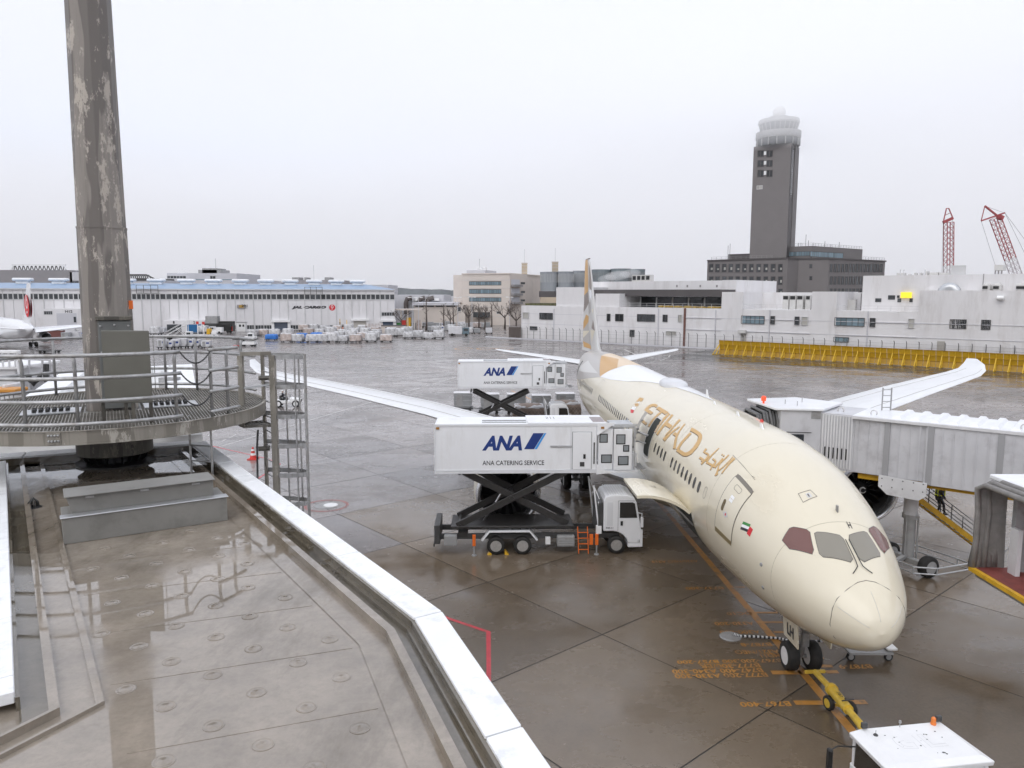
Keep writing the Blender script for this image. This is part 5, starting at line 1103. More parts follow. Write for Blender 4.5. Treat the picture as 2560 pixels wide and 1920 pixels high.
mb = MB(); mb.box(8.9, 9.2, .05, .062, 1.5, 2.75); tb(mb, 'cab_panel', panel_l, cab_o, bevel=.02)
mb = MB(); f = [(10.63, .2, 1.62), (10.63, BW - .2, 1.62), (10.45, BW - .2, 2.66), (10.45, .2, 2.66)]; mb.hexa([f[0], f[1], (10.66, BW - .2, 1.62), (10.66, .2, 1.62), f[3], f[2], (10.48, BW - .2, 2.66), (10.48, .2, 2.66)]); tb(mb, 'windscreen', gl)
for k in range(8): mb = MB(); mb.box(8.95 + .13 * k, 8.99 + .13 * k, .15, BW - .15, 3.115, 3.14); tb(mb, 'roof_rib', panel_l, cab_o)
mb = MB(); lettering(mb, 'F0511', (8.86, .052, 1.34), (1, 0, 0), (0, 0, 1), .11, .36, off=.01); tb(mb, 'fleet_number', ink, cab_o)
mb = MB(); mb.box(10.0, 10.7, .08, BW - .08, .34, .56); tb(mb, 'front_bumper', lift_w, bevel=.04)
mb = MB(); mb.box(10.5, 10.62, .06, .3, .66, .8); tb(mb, 'headlight', glass_dark)
mb = MB(); mb.tube([(10.5, .0, 2.2), (10.66, -.12, 2.2), (10.66, -.12, 1.7)], .02, 6); mb.box(10.6, 10.72, -.22, -.08, 1.5, 2.0); tb(mb, 'mirror', lift_w)
mb = MB(); mb.box(10.62, 10.75, .02, .12, .4, 1.3); tb(mb, 'front_guard', lift_w)
for y in (.15, BW - .2): mb = MB(); mb.bar((8.5, y, 1.25), (8.2, y, 3.6), .07); mb.bar((8.62, y, 1.3), (8.45, y, 2.75), .05); mb.bar((8.2, y, 3.6), (8.5, y, 2.9), .05); tb(mb, 'cab_guard', lift_w)
mb = MB(); mb.box(8.45, 8.68, .1, BW - .1, 1.05, 2.7); tb(mb, 'air_intake', dgrey)
mb = MB(); mb.box(8.35, 8.62, .02, .25, 1.1, 1.5); tb(mb, 'warning_plate', white)
for x in (2.75, 3.65): mb = MB(); mb.hexa([(x, .1, .0), (x + .22, .1, 0), (x + .22, .4, 0), (x, .4, 0), (x + (.18 if x < 3 else 0), .1, .2), (x + (.22 if x < 3 else .04), .1, .2), (x + (.22 if x < 3 else .04), .4, .2), (x + (.18 if x < 3 else 0), .4, .2)]); tag(mb.build('wheel_chock', yellow, None), 'yellow wheel chock ' + ('behind' if x < 3 else 'ahead of') + ' the rear wheel of the near catering truck', 'wheel chock'); o = bpy.context.scene.objects[COL.objects[-1].name]; o.location = TR; o.rotation_euler = (0, 0, TA)
# the second truck at the rear door: the same thing copied, box a little higher
t2 = copy_tree(truck, (-5.15, 69.4, 0), TA, 'farther white catering truck with its box raised to the rear door behind the wing', 'catering trucks at the airliner')
names = {o.name for o in UP}
for ch, src in zip(list(t2.children), list(truck.children)):
    if src.name in names: ch.location.z += .30
# ================================================================ pushback tractor and towbar
TG = (10.18, 17.75, 0); TGA = R(9)
tug = thing('pushback_tractor', 'white roofed pushback tractor with amber beacon in front of the aircraft nose', 'tractor', TG, TGA)
tugw = mat('tractor_white', (.80, .80, .80), .35, var=.04, vscale=2, dirt=(.08, .07, .06), dscale=3.2, damt=.0)
def gb(mb, name, m, parent=tug, **k): return mb.build(name, m, parent, local=True, **k)
RZ = 2.2
mb = MB(); mb.loft([[(-1.36, -.86, RZ - .22), (1.42, -.86, RZ - .22), (1.28, .78, RZ - .22), (-1.32, .78, RZ - .22)], [(-1.38, -.88, RZ - .10), (1.44, -.88, RZ - .10), (1.30, .80, RZ - .10), (-1.34, .80, RZ - .10)], [(-1.08, -.72, RZ), (1.18, -.72, RZ), (1.20, .74, RZ), (-1.05, .74, RZ)]]); rf = gb(mb, 'cab_roof', tugw, bevel=.015)
mb = MB()
for x0, y0, r in [(random.uniform(-.7, 1.05), random.uniform(-.5, .55), random.uniform(.008, .03)) for _ in range(16)] + [(.35, -.5, .045), (.38, -.56, .03)]:
    P = [(x0 + r * random.uniform(.6, 1.3) * math.cos(t), y0 + r * random.uniform(.5, 1.2) * math.sin(t), RZ + .003) for t in np.linspace(0, 5.4, 7)]; mb.poly(P)
stuff(gb(mb, 'paint_chip', dgrey, rf))
for pts in ([(-.40, .28), (-.58, .22), (-.62, 0), (-.55, -.20), (-.2, -.26), (-.15, .0), (-.35, .0)], [(-.35, .1), (-.48, .08), (-.5, -.05), (-.42, -.14), (-.28, -.16)], [(0, .28), (.0, -.26)], [(.15, .28), (.15, -.26), (.62, -.26), (.62, -.16), (.27, -.16), (.27, .28), (.15, .28)]):
    mb = MB()
    for q in stroke([(x + .05, y) for x, y in pts], .012): mb.poly([(p.x, p.y, RZ + .003) for p in q])
    gb(mb, 'roof_lettering', mat('faint_grey', (.62, .62, .62), .4) if 'faint_grey' not in bpy.data.materials else bpy.data.materials['faint_grey'], rf)
for x, y in ((-1.25, -.75), (1.3, -.75), (1.2, .68), (-1.22, .68)): mb = MB(); mb.bar((x, y, 1.2), (x, y, RZ - .2), .09); gb(mb, 'cab_pillar', tugw)
mb = MB(); mb.box(-1.28, 1.25, -.80, -.72, RZ - .42, RZ - .2); gb(mb, 'roof_visor', tugw, bevel=.02)
for nm, P in (('windscreen', [(-1.2, .70, 1.25), (1.18, .70, 1.25), (1.18, .70, RZ - .22), (-1.2, .70, RZ - .22)]), ('side_window', [(-1.26, -.7, 1.25), (-1.26, .65, 1.25), (-1.23, .65, RZ - .22), (-1.26, -.7, RZ - .22)]), ('side_window', [(1.3, -.7, 1.25), (1.22, .65, 1.25), (1.22, .65, RZ - .22), (1.3, -.7, RZ - .22)]), ('rear_window', [(-1.2, -.76, 1.25), (1.2, -.76, 1.25), (1.2, -.76, RZ - .42), (-1.2, -.76, RZ - .42)])):
    mb = MB(); d = (Vector(P[1]) - Vector(P[0])).cross(Vector(P[3]) - Vector(P[0])).normalized() * .012; mb.prism(P, d); gb(mb, nm, mat('tractor_glass', (.035, .028, .02), .06) if 'tractor_glass' not in bpy.data.materials else bpy.data.materials['tractor_glass'])
mb = MB(); mb.box(-.35, .15, -.2, .2, .9, 1.7); gb(mb, 'seat', black, bevel=.06)
mb = MB(); mb.box(-1.15, 1.2, -4.6, .9, .45, 1.02); gb(mb, 'body', tugw, bevel=.08)
mb = MB(); mb.box(-1.28, 1.28, -.85, .8, 1.0, 1.28); gb(mb, 'cab_base', tugw, bevel=.03)
mb = MB(); mb.box(-1.2, 1.2, -3.6, -.95, 1.02, 1.3); eng = gb(mb, 'engine_cover', tugw, bevel=.05)
for k in range(22): mb = MB(); mb.box(-.55 + .055 * k, -.52 + .055 * k, -2.4, -1.15, 1.302, 1.33); gb(mb, 'grille_slat', black, eng)
mb = MB(); mb.box(.75, 1.2, -2.6, -1.1, 1.3, 1.62); gb(mb, 'exhaust_box', dgrey, bevel=.03)
mb = MB(); mb.tube([(1.25, -2.6, 1.3), (1.25, -2.6, 1.75), (1.25, -1.1, 1.75), (1.25, -1.1, 1.3)], .03, 8); gb(mb, 'guard_rail', tugw)
for x in (-1.05, 1.05):
    for y in (.1, -3.4):
        a, b = MB(), MB(); wheel(a, b, (x, y, .5), .5, .36, (1, 0, 0)); t_ = gb(a, 'tyre', rubber, smooth=50); gb(b, 'rim', tugw, t_, smooth=40)
mb = MB(); mb.tube([(-1.3, .55, RZ - .35), (-1.75, .62, RZ - .33), (-1.95, .6, RZ - .4)], .018, 6); mr = gb(mb, 'mirror_arm', black); mb = MB(); mb.box(-2.05, -1.93, .5, .66, RZ - .95, RZ - .35); gb(mb, 'mirror', black, mr, bevel=.03)
mb = MB(); mb.lathe([(0, .07), (.04, .075), (.05, .06), (.17, .06), (.2, .03)], (.95, .64, RZ), (0, 0, 1), 14); gb(mb, 'beacon', mat('amber_beacon', (.75, .20, .03), .2), smooth=40)
for x in (-.98, 1.15): mb = MB(); mb.box(x - .08, x + .08, .66, .76, RZ + .03, RZ + .19); gb(mb, 'work_light', dgrey, bevel=.02)
mb = MB(); mb.tube([(.0, .66, RZ), (.0, .66, RZ + .12)], .01, 5); mb.lathe([(0, .035), (.06, .03)], (0, .66, RZ + .12), (0, 0, 1), 10); gb(mb, 'antenna', grey)
mb = MB(); mb.lathe([(0, .06), (.03, .05)], (-.85, .42, RZ), (0, 0, 1), 10); mb.tube([(-.85, .42, RZ), (-.85, .42, RZ + .14)], .006, 4); gb(mb, 'antenna', dgrey)
mb = MB(); mb.box(-1.42, -1.32, .3, .45, .95, 1.15); gb(mb, 'indicator', bpy.data.materials['amber_beacon'])
bar_ = thing('towbar', 'yellow towbar on small wheels joining the tractor to the nose gear', 'towbar', tuple(G(2110, 1780)))
a, b, c, d = G(2038, 1680, .52), G(2078, 1722, .62), G(2150, 1810, .72), G(2185, 1865, .72)
ty = mat('towbar_yellow', (.68, .46, .06), .4, var=.12, vscale=6, dirt=(.25, .18, .05), dscale=3, damt=.5)
mb = MB(); mb.tube([a, b], .10, 10); mb.build('head', ty, bar_, smooth=40)
mb = MB(); mb.tube([b, b.lerp(c, .12), b.lerp(c, .62)], [.13, .16, .16], 12); mb.build('damper_tube', ty, bar_, smooth=40)
mb = MB(); mb.tube([b.lerp(c, .60), c, d], [.10, .12, .12], 12); mb.build('main_tube', ty, bar_, smooth=40)
mb = MB(); mb.lathe([(-.02, .2), (.1, .2)], b, c - b, 14); mb.build('collar', ty, bar_)
e = G(2100, 1764, .3); f2 = G(2126, 1760, .3)
for q, s_ in ((G(2072, 1757, .24), 1), (G(2128, 1772, .24), -1)):
    x, y = MB(), MB(); wheel(x, y, q, .24, .15, (.97, .25, 0)); to = x.build('tyre', rubber, bar_, smooth=50); y.build('rim', ty, to)
mb = MB(); mb.bar(G(2072, 1757, .26), G(2128, 1772, .26), .07); mb.bar(G(2100, 1764, .26), b.lerp(c, .6), .06); mb.build('axle', ty, bar_)
mb = MB(); mb.bar(G(2112, 1745, .9), G(2132, 1775, .5), .04); mb.bar(G(2105, 1752, .95), G(2135, 1748, .9), .03); mb.build('jack_handle', dgrey, bar_)
mb = MB(); mb.bar(a + Vector((-.35, 0, 0)), a + Vector((.35, .05, 0)), .09); mb.build('fork', ty, bar_)
mb = MB(); n_ = (c - b).normalized(); lettering(mb, '787', b.lerp(c, .24) + Vector((.0, 0, .165)) - Vector((.06, 0, 0)), n_, Vector((-n_.y, n_.x, 0)), .1, .36, off=.01); mb.build('stencil', ink, bar_)
# small tow trolley under the nose
q = G(2218, 1652); dol = thing('nose_trolley', 'low grey wheeled trolley parked just under the aircraft nose', 'trolley', tuple(q))
mb = MB(); mb.box(q.x - 1.5, q.x + .1, q.y - .25, q.y + .35, .34, .42); mb.build('frame', grey, dol)
mb = MB(); mb.box(q.x - .12, q.x + .25, q.y - .2, q.y + .2, .5, .56); mb.bar((q.x + .05, q.y, .2), (q.x + .05, q.y, .52), .06); mb.build('foot_plate', white, dol)
for dx in (0.03, -1.35):
    x, y = MB(), MB(); wheel(x, y, (q.x + dx, q.y, .16), .16, .1, (0, 1, 0)); to = x.build('tyre', rubber, dol, smooth=50); y.build('rim', grey, to)
# traffic cone
q = G(633, 1148); cone = thing('traffic_cone', 'red and white striped traffic cone standing alone on the apron', 'traffic cone', tuple(q))
mb = MB(); mb.box(q.x - .38, q.x + .38, q.y - .38, q.y + .38, 0, .07); mb.build('base', red, cone)
for z0, z1, m_ in ((.07, .34, red), (.34, .52, white), (.52, .70, red), (.70, .84, white), (.84, 1.0, red)):
    mb = MB(); r0, r1 = .28 - .22 * z0, .28 - .22 * z1; mb.lathe([(z0, r0), (z1, r1)], q, (0, 0, 1), 16); mb.build('band', m_, cone, smooth=40)
# ================================================================ passenger boarding bridge
jw = mat('bridge_white', (.66, .66, .67), .42, var=.08, vscale=.7, dirt=(.36, .35, .35), dscale=.5, damt=.45)
jg = mat('bridge_grey', (.55, .55, .57), .45, var=.08, vscale=.8, dirt=(.33, .32, .33), dscale=.6, damt=.5)
bel = mat('bellows_grey', (.12, .12, .12), .6, var=.25, vscale=3)
JD = Vector((.774, -.633, 0)); JN = Vector((.633, .774, 0)); JO = Vector((16.5, 36.1, 0)); JZ0, JZ1, JW = 4.75, 7.5, 2.9
jb = thing('boarding_bridge', 'long pale grey boarding bridge with a ribbed roof docked beyond the fuselage', 'jet bridge', (19.2, 35.8, 0))
def jp(t, w, z): return Vector((JO.x, JO.y, 0)) + JD * t + JN * w + Vector((0, 0, z))
def jbox(t0, t1, w0, w1, z0, z1, name, m, parent=jb, bev=0.0):
    mb = MB(); mb.hexa([jp(t, w, z) for z in (z0, z1) for t, w in ((t0, w0), (t1, w0), (t1, w1), (t0, w1))]); return mb.build(name, m, parent, bevel=bev)
tun = jbox(.1, 3.2, 0, JW, JZ0, JZ1, 'inner_tunnel', jg, bev=.02)
tun2 = jbox(3.2, 13, -.12, JW + .12, JZ0 - .1, JZ1 - .02, 'outer_tunnel', jg, bev=.02)
for k in range(16): jbox(.25 + .45 * k, .25 + .45 * k + .05, -.03 if k < 6 else -.15, -.0 if k < 6 else -.12, JZ0 + .05, JZ1 - .15, 'wall_rib', jg, tun if k < 6 else tun2)
for t in (1.45, 3.3, 6.0, 8.7): jbox(t, t + .24, -.07 if t < 3.2 else -.17, 0, JZ0 - .05, JZ1 - .1, 'vertical_frame', mat('bridge_frame_grey', (.33, .33, .34), .5) if 'bridge_frame_grey' not in bpy.data.materials else bpy.data.materials['bridge_frame_grey'])
jbox(.0, 13, -.2, .02, JZ1 - .1, JZ1 + .03, 'roof_edge', jw); jbox(0, 13, -.06, JW, JZ1 - .01, JZ1 + .05, 'roof_sheet', mat('bridge_roof', (.78, .79, .81), .3, var=.06, vscale=1.2))
for k in range(13):
    t = 1.7 + .78 * k; mb = MB(); a, b = t, t + .42
    mb.hexa([jp(a, 0, JZ1 + .05), jp(b, 0, JZ1 + .05), jp(b, JW, JZ1 + .05), jp(a, JW, JZ1 + .05), jp(a + .1, .12, JZ1 + .17), jp(b - .1, .12, JZ1 + .17), jp(b - .1, JW - .1, JZ1 + .17), jp(a + .1, JW - .1, JZ1 + .17)]); mb.build('roof_rib', bpy.data.materials['bridge_roof'], jb)
for t in (-.6, .9, 6.9, 8.2): mb = MB(); mb.tube([jp(t + .14 * math.cos(a), .1, JZ1 + .22 + .14 * math.sin(a)) for a in np.linspace(-.6, 3.7, 10)], .035, 6); mb.build('lifting_eye', jw, jb, smooth=1)
jbox(.3, 7, .3, JW - .3, JZ0 - .32, JZ0 - .06, 'floor_beam', yellow)
# hanging drive cover
mb = MB(); P = [jp(1.35, -.22, JZ0 + .1), jp(3.4, -.22, JZ0), jp(3.4, -.22, JZ0 - .6), jp(3.1, -.22, JZ0 - .85), jp(1.75, -.22, JZ0 - .8), jp(1.35, -.22, JZ0 - .45)]; mb.prism(P, JN * .06); cov = mb.build('drive_cover', jw, jb)
for t in (1.5, 1.95, 2.4, 2.85, 3.25):
    for z in (-.05, -.42): mb = MB(); mb.lathe([(0, .03), (.02, .02)], jp(t, -.225, JZ0 + z), -JN, 8); mb.build('bolt', dgrey, cov)
# corrugated rotating section and cab
for k in range(11): jbox(-1.4 + .135 * k, -1.4 + .135 * k + .07, -.05, 0, JZ0 + .1, JZ1 - .05, 'corrugated_slat', jw)
cur = jbox(-1.45, .1, .0, JW, JZ0, JZ1 + .02, 'rotunda', jg)
for k in range(6): jbox(-1.25 + .2 * k, -1.19 + .2 * k, -.06, -.04, JZ0 + .55, JZ0 + 1.1, 'vent_slot', black)
C0, C1, C2, C3 = Vector((13.45, 37.35, 0)), Vector((13.2, 40.4, 0)), Vector((15.6, 41.2, 0)), jp(-1.45, 0, 0)
mb = MB(); mb.prism([flat(x, JZ0) for x in (C0, C3, jp(-1.45, JW, 0), C2, C1)], (0, 0, 2.85)); cabn = mb.build('cab', jg, jb, bevel=.03)
mb = MB(); mb.prism([flat(x, JZ0 + 2.85) for x in (C0 + Vector((-.35, -.1, 0)), C3 + Vector((0, -.12, 0)), jp(-1.3, JW, 0), C2, C1 + Vector((-.45, .2, 0)))], (0, 0, .12)); mb.build('cab_roof', bpy.data.materials['bridge_roof'], jb, bevel=.02)
d = (C3 - C0); dn = d.normalized(); nn = Vector((dn.y, -dn.x, 0)) * .02
def cwall(t0, t1, z0, z1, name, m): mb = MB(); a, b = C0 + dn * t0 + nn * .2, C0 + dn * t1 + nn * .2; mb.hexa([flat(a, z0), flat(b, z0), flat(b + nn, z0), flat(a + nn, z0), flat(a, z1), flat(b, z1), flat(b + nn, z1), flat(a + nn, z1)]); mb.build(name, m, cabn, bevel=.01)
cwall(.55, 1.15, JZ0 + .75, JZ0 + 1.65, 'cab_window', glass_dark); cwall(1.45, 1.9, JZ0 + 2.45, JZ0 + 2.8, 'lamp_housing', grey); cwall(.3, 1.5, JZ0 + 1.72, JZ0 + 1.76, 'cab_trim', dgrey)
for k in range(8):                        # bellows towards the aircraft door
    t = k / 7; x = 13.4 - 1.05 * t; zt = JZ0 + 2.75 - .35 * t * t; y0, y1 = 37.55 + .1 * t, 40.2; w = .10 if k % 2 else 0
    mb = MB(); P = [(x, y0 + w, JZ0), (x, y0 + w, zt - .5), (x, y0 + .35, zt - w), (x, y1 - .35, zt - w), (x, y1 - w, zt - .5), (x, y1 - w, JZ0)]; mb.tube(P, .085, 6); mb.build('bellows_fold', bel, jb, smooth=1)
mb = MB(); R0 = [(13.4, 37.65, JZ0), (13.4, 37.65, JZ0 + 2.2), (13.4, 38, JZ0 + 2.6), (13.4, 39.9, JZ0 + 2.6), (13.4, 40.1, JZ0)]; mb.loft([R0, [(12.4, y + .03, z - (.3 if z > JZ0 + 1 else 0)) for x, y, z in R0]], closed=False, caps=False); mb.build('bellows_skin', bel, jb)
q = jp(-3.6, 1.6, JZ1); q = Vector((13.05, 38.8, JZ0 + 2.97)); mb = MB(); mb.lathe([(0, .05), (.12, .05), (.13, .12), (.30, .13), (.38, .08)], q, (0, 0, 1), 14); mb.build('beacon', mat('red_beacon', (.85, .06, .02), .2, emit=(1, .08, .03), estr=.6), jb, smooth=40)
for x, y in ((14.1, 38.6), (14.5, 38.0), (15.2, 39.2)): mb = MB(); mb.tube([(x, y, JZ0 + 2.97), (x, y, JZ0 + 3.2)], .02, 5); mb.build('roof_eye', grey, jb)
for o in (-.22, .22): mb = MB(); q = AT(2216, 1014, 37.6); mb.bar((q.x + o, q.y, JZ1), (q.x + o, q.y, JZ1 + 1.2), .05); mb.build('roof_ladder_rail', grey, jb)
for z in (.2, .5, .8, 1.1): mb = MB(); mb.bar((q.x - .22, q.y, JZ1 + z), (q.x + .22, q.y, JZ1 + z), .035); mb.build('roof_ladder_rung', grey, jb)
# column, bogie, guard rail
CXY = Vector((19.4, 35.75, 0))
mb = MB(); mb.cyl(flat(CXY, 2.6), flat(CXY, JZ0 - .2), .32, n=24); mb.build('lift_column', jg, jb, smooth=40)
mb = MB(); mb.cyl(flat(CXY, .55), flat(CXY, 2.6), .27, n=24); mb.lathe([(2.55, .37), (2.75, .37)], CXY, (0, 0, 1), 24); mb.build('lift_column', grey, jb, smooth=40)
for o in (-.28, .3): mb = MB(); mb.bar(flat(CXY + Vector((o, -.2, 0)), .6), flat(CXY + Vector((o, -.2, 0)), 2.7), .06); mb.build('guide_rod', grey, jb)
W1, W2 = Vector((19.75, 34.55, .52)), Vector((19.0, 36.7, .52)); ax = (W1 - W2).normalized()
for w in (W1, W2):
    x, y = MB(), MB(); wheel(x, y, w, .52, .42, tuple(ax)); to = x.build('bogie_tyre', rubber, jb, smooth=50); y.build('bogie_rim', alu, to, smooth=40)
mb = MB(); mb.bar(W1, W2, .3, .25); mb.bar(flat(CXY, .7), flat(CXY + Vector((-.8, -.5, 0)), .55), .2); mb.build('bogie_frame', grey, jb, bevel=.02)
FRM = [(18.0, 35.6), (18.7, 33.9), (19.7, 33.7), (21.6, 34.4), (21.4, 35.0), (20.5, 36.9), (18.6, 37.4)]
for z in (.45, .75): mb = MB(); mb.tube([(x, y, z) for x, y in FRM], .035, 6, closed=True); mb.build('guard_rail', alu, jb)
for x, y in FRM: mb = MB(); mb.bar((x, y, .42), (x, y, .78), .05); mb.build('guard_post', alu, jb)
# service stairs behind the tunnel
st = thing('service_stairs', 'steep yellow edged service stairs behind the boarding bridge with thin railings', 'stairs', (22, 37, 0))
T0, T1 = Vector((18.4, 36.75, 4.62)), Vector((24.75, 37.35, .02)); sdv = (T1 - T0); sh = Vector((sdv.x, sdv.y, 0)).normalized(); sw = Vector((-sh.y, sh.x, 0)) * .85
for o in (Vector(), sw): mb = MB(); mb.bar(T0 + o, T1 + o, .06, .26); mb.build('stringer', yellow, st)
NS = 22
for k in range(NS):
    p = T0 + sdv * ((k + .5) / NS); mb = MB(); a = p - sh * .13; b = p + sh * .13; mb.hexa([a + Vector((0, 0, -.02)), b + Vector((0, 0, -.02)), b + sw + Vector((0, 0, -.02)), a + sw + Vector((0, 0, -.02)), a + Vector((0, 0, .02)), b + Vector((0, 0, .02)), b + sw + Vector((0, 0, .02)), a + sw + Vector((0, 0, .02))]); mb.build('tread', alu, st)
for o in (Vector(), sw):
    for z in (.5, .95): mb = MB(); mb.tube([T0 + o + Vector((0, 0, z)), T1 + o + Vector((0, 0, z))], .022, 6); mb.build('handrail', dgrey, st)
    for k in range(6): p = T0 + o + sdv * (k / 5); mb = MB(); mb.bar(p, p + Vector((0, 0, .95)), .035); mb.build('rail_post', dgrey, st)
# second bridge: open cab waiting unused
jb2 = thing('parked_bridge_cab', 'open boarding bridge cab with red floor and yellow edge beside the nose', 'jet bridge', (16.3, 23.5, 0))
B0 = Vector((15.95, 25.25, 0)); Z0 = 4.0
mb = MB(); mb.box(15.98, 21, 20.5, 25.1, Z0 - .3, Z0); mb.build('cab_base', grey, jb2)
mb = MB(); mb.box(15.95, 21, 20.5, 25.05, Z0 + .005, Z0 + .03); mb.build('red_floor', mat('red_floor', (.22, .055, .045), .6, var=.2, vscale=3), jb2)
mb = MB(); mb.box(15.80, 15.98, 20.5, 25.2, Z0 - .12, Z0 + .02); mb.build('yellow_edge', yellow, jb2)
mb = MB(); mb.box(16.6, 21.5, 20.3, 25.7, Z0 + 3.0, Z0 + 3.16); mb.build('cab_roof', bpy.data.materials['bridge_roof'], jb2, bevel=.03)
mb = MB(); mb.box(16.9, 21, 24.6, 24.8, Z0 + .03, Z0 + 2.95); mb.build('inner_wall', grey, jb2)
mb = MB(); mb.box(16.75, 16.9, 24.2, 24.6, Z0 + .03, Z0 + 1.6); mb.build('door_leaf', jw, jb2)
can = mat('canopy_fabric', (.20, .19, .18), .6, var=.2, vscale=3, bump=.3, bscale=8)
for k in range(5):
    t = k / 4; x = 16.0 + .75 * t; w = .09 * (k % 2)
    mb = MB(); P = [(x - .12, 25.15, Z0 + .02), (x - .02 * k, 25.2 + w, Z0 + .9), (x + .02, 25.25 + w, Z0 + 1.9), (x - .02, 25.3 + w, Z0 + 2.75), (x, 24.9, Z0 + 2.95 + w), (x, 22, Z0 + 2.98 + w), (x, 20, Z0 + 2.98 + w)]; mb.tube(P, [.13, .1, .1, .1, .1, .1, .1], 7); mb.build('canopy_fold', can, jb2, smooth=1)
mb = MB(); mb.loft([[(16.0, 25.2, Z0), (15.92, 25.25, Z0 + .9), (15.98, 25.3, Z0 + 1.9), (15.98, 25.35, Z0 + 2.8)], [(16.9, 25.0, Z0), (16.9, 25.05, Z0 + .9), (16.9, 25.1, Z0 + 1.9), (16.9, 25.1, Z0 + 2.9)]], closed=False, caps=False); mb.build('canopy_side', can, jb2)
for k in range(2): x, y = MB(), MB(); wheel(x, y, (16.5, 23.0 - .9 * k, 3.45), .14, .1, (1, 0, 0)); to = x.build('buffer_wheel', rubber, jb2); 
mb = MB(); mb.cyl((18.6, 22.8, .4), (18.6, 22.8, Z0 - .3), .3, n=20); mb.build('lift_column', jg, jb2, smooth=40)
# ================================================================ buildings round the apron
class Fac:            # a vertical wall plane through two ground points; sight lines give (along, height)
    def __init__(s, A, B):
        s.A = Vector((A[0], A[1], 0)); s.d = (Vector((B[0], B[1], 0)) - s.A).normalized(); s.n = Vector((s.d.y, -s.d.x, 0)); s.L = (Vector((B[0], B[1], 0)) - s.A).length
        if s.n.y > 0: s.n = -s.n
    def px(s, u, v=800):
        r = _ray(u, v); den = r.x * s.n.x + r.y * s.n.y; t = ((s.A.x) * s.n.x + (s.A.y) * s.n.y) / den; p = EYE + r * t
        return (Vector((p.x, p.y, 0)) - s.A).dot(s.d), p.z
    def P(s, t, z, o=0.0): q = s.A + s.d * t + s.n * o; return Vector((q.x, q.y, z))
    def box(s, t0, t1, z0, z1, o0, o1, mb=None):
        mb = mb or MB(); return mb.hexa([s.P(t, z, o) for z in (z0, z1) for t, o in ((t0, o0), (t1, o0), (t1, o1), (t0, o1))])
    def rect(s, u0, v0, u1, v1):
        a, b = s.px(u0, v0), s.px(u1, v1); c = s.px(u0, v1); e = s.px(u1, v0)
        return a[0], b[0], (b[1] + c[1]) / 2, (a[1] + e[1]) / 2
    def back(s, off): A = s.A - s.n * off; return Fac((A.x, A.y), ((A + s.d).x, (A + s.d).y))
wall_w = mat('stained_white_wall', (.70, .69, .695), .6, var=.06, vscale=.25, stretch=(1, 1, .22), dirt=(.50, .475, .46), dscale=.28, damt=.5)
wall_p = mat('white_wall_panel', (.72, .71, .72), .55, var=.04, vscale=.3, rnd=.03, stretch=(1, 1, .3), dirt=(.5, .49, .49), dscale=.3, damt=.4)
wall_b = mat('beige_wall', (.60, .54, .49), .6, var=.05, vscale=.2)
wall_d = mat('brown_grey_wall', (.172, .160, .158), .55, var=.05, vscale=.2)
wall_d2 = mat('dark_canopy', (.085, .078, .078), .5, var=.05, vscale=.3)
wall_g = mat('grey_shed', (.27, .26, .27), .55, var=.05, vscale=.2)
wall_l = mat('pale_wall', (.54, .54, .57), .55, var=.04, vscale=.2)
roof_bl = mat('blue_sheet_roof', (.20, .30, .44), .4, var=.08, vscale=.15, stretch=(3, .3, 1))
win_d = mat('window_glass', (.06, .065, .07), .12, var=.3, vscale=.4, rnd=.35)
win_b = mat('bluish_glass', (.17, .24, .28), .15, rnd=.3)
win_l = mat('pale_glass', (.40, .39, .36), .3, rnd=.15)
frame_w = mat('window_frame', (.55, .55, .55), .5); frame_d = mat('dark_frame', (.10, .10, .10), .5)
ac_m = mat('plant_white', (.55, .54, .52), .5, var=.08, vscale=1); pipe_m = mat('pipe_grey', (.28, .27, .27), .5)
def window(f, r, parent, m=win_d, fm=frame_w, npane=1, rows=1, fw=.12, o=.06, dep=.12):
    t0, t1, z0, z1 = r; t0, t1 = min(t0, t1), max(t0, t1); mb = MB()
    f.box(t0 - fw, t1 + fw, z1, z1 + fw, -.05, o, mb); f.box(t0 - fw, t1 + fw, z0 - fw, z0, -.05, o, mb); f.box(t0 - fw, t0, z0, z1, -.05, o, mb); f.box(t1, t1 + fw, z0, z1, -.05, o, mb)
    for k in range(1, npane): x = t0 + (t1 - t0) * k / npane; f.box(x - fw * .3, x + fw * .3, z0, z1, -.05, o * .8, mb)
    w = mb.build('window', fm, parent, fix=False)
    for k in range(npane):
        a, b = t0 + (t1 - t0) * k / npane + fw * .25, t0 + (t1 - t0) * (k + 1) / npane - fw * .25; mb = MB(); f.box(a, b, z0, z1, -.05, o * .25, mb); mb.build('pane', m, w, fix=False)
    return w
def solid(f, t0, t1, z0, z1, depth, name, m, parent, o=0.0): mb = MB(); f.box(t0, t1, z0, z1, o, o - depth, mb); return mb.build(name, m, parent, fix=False)
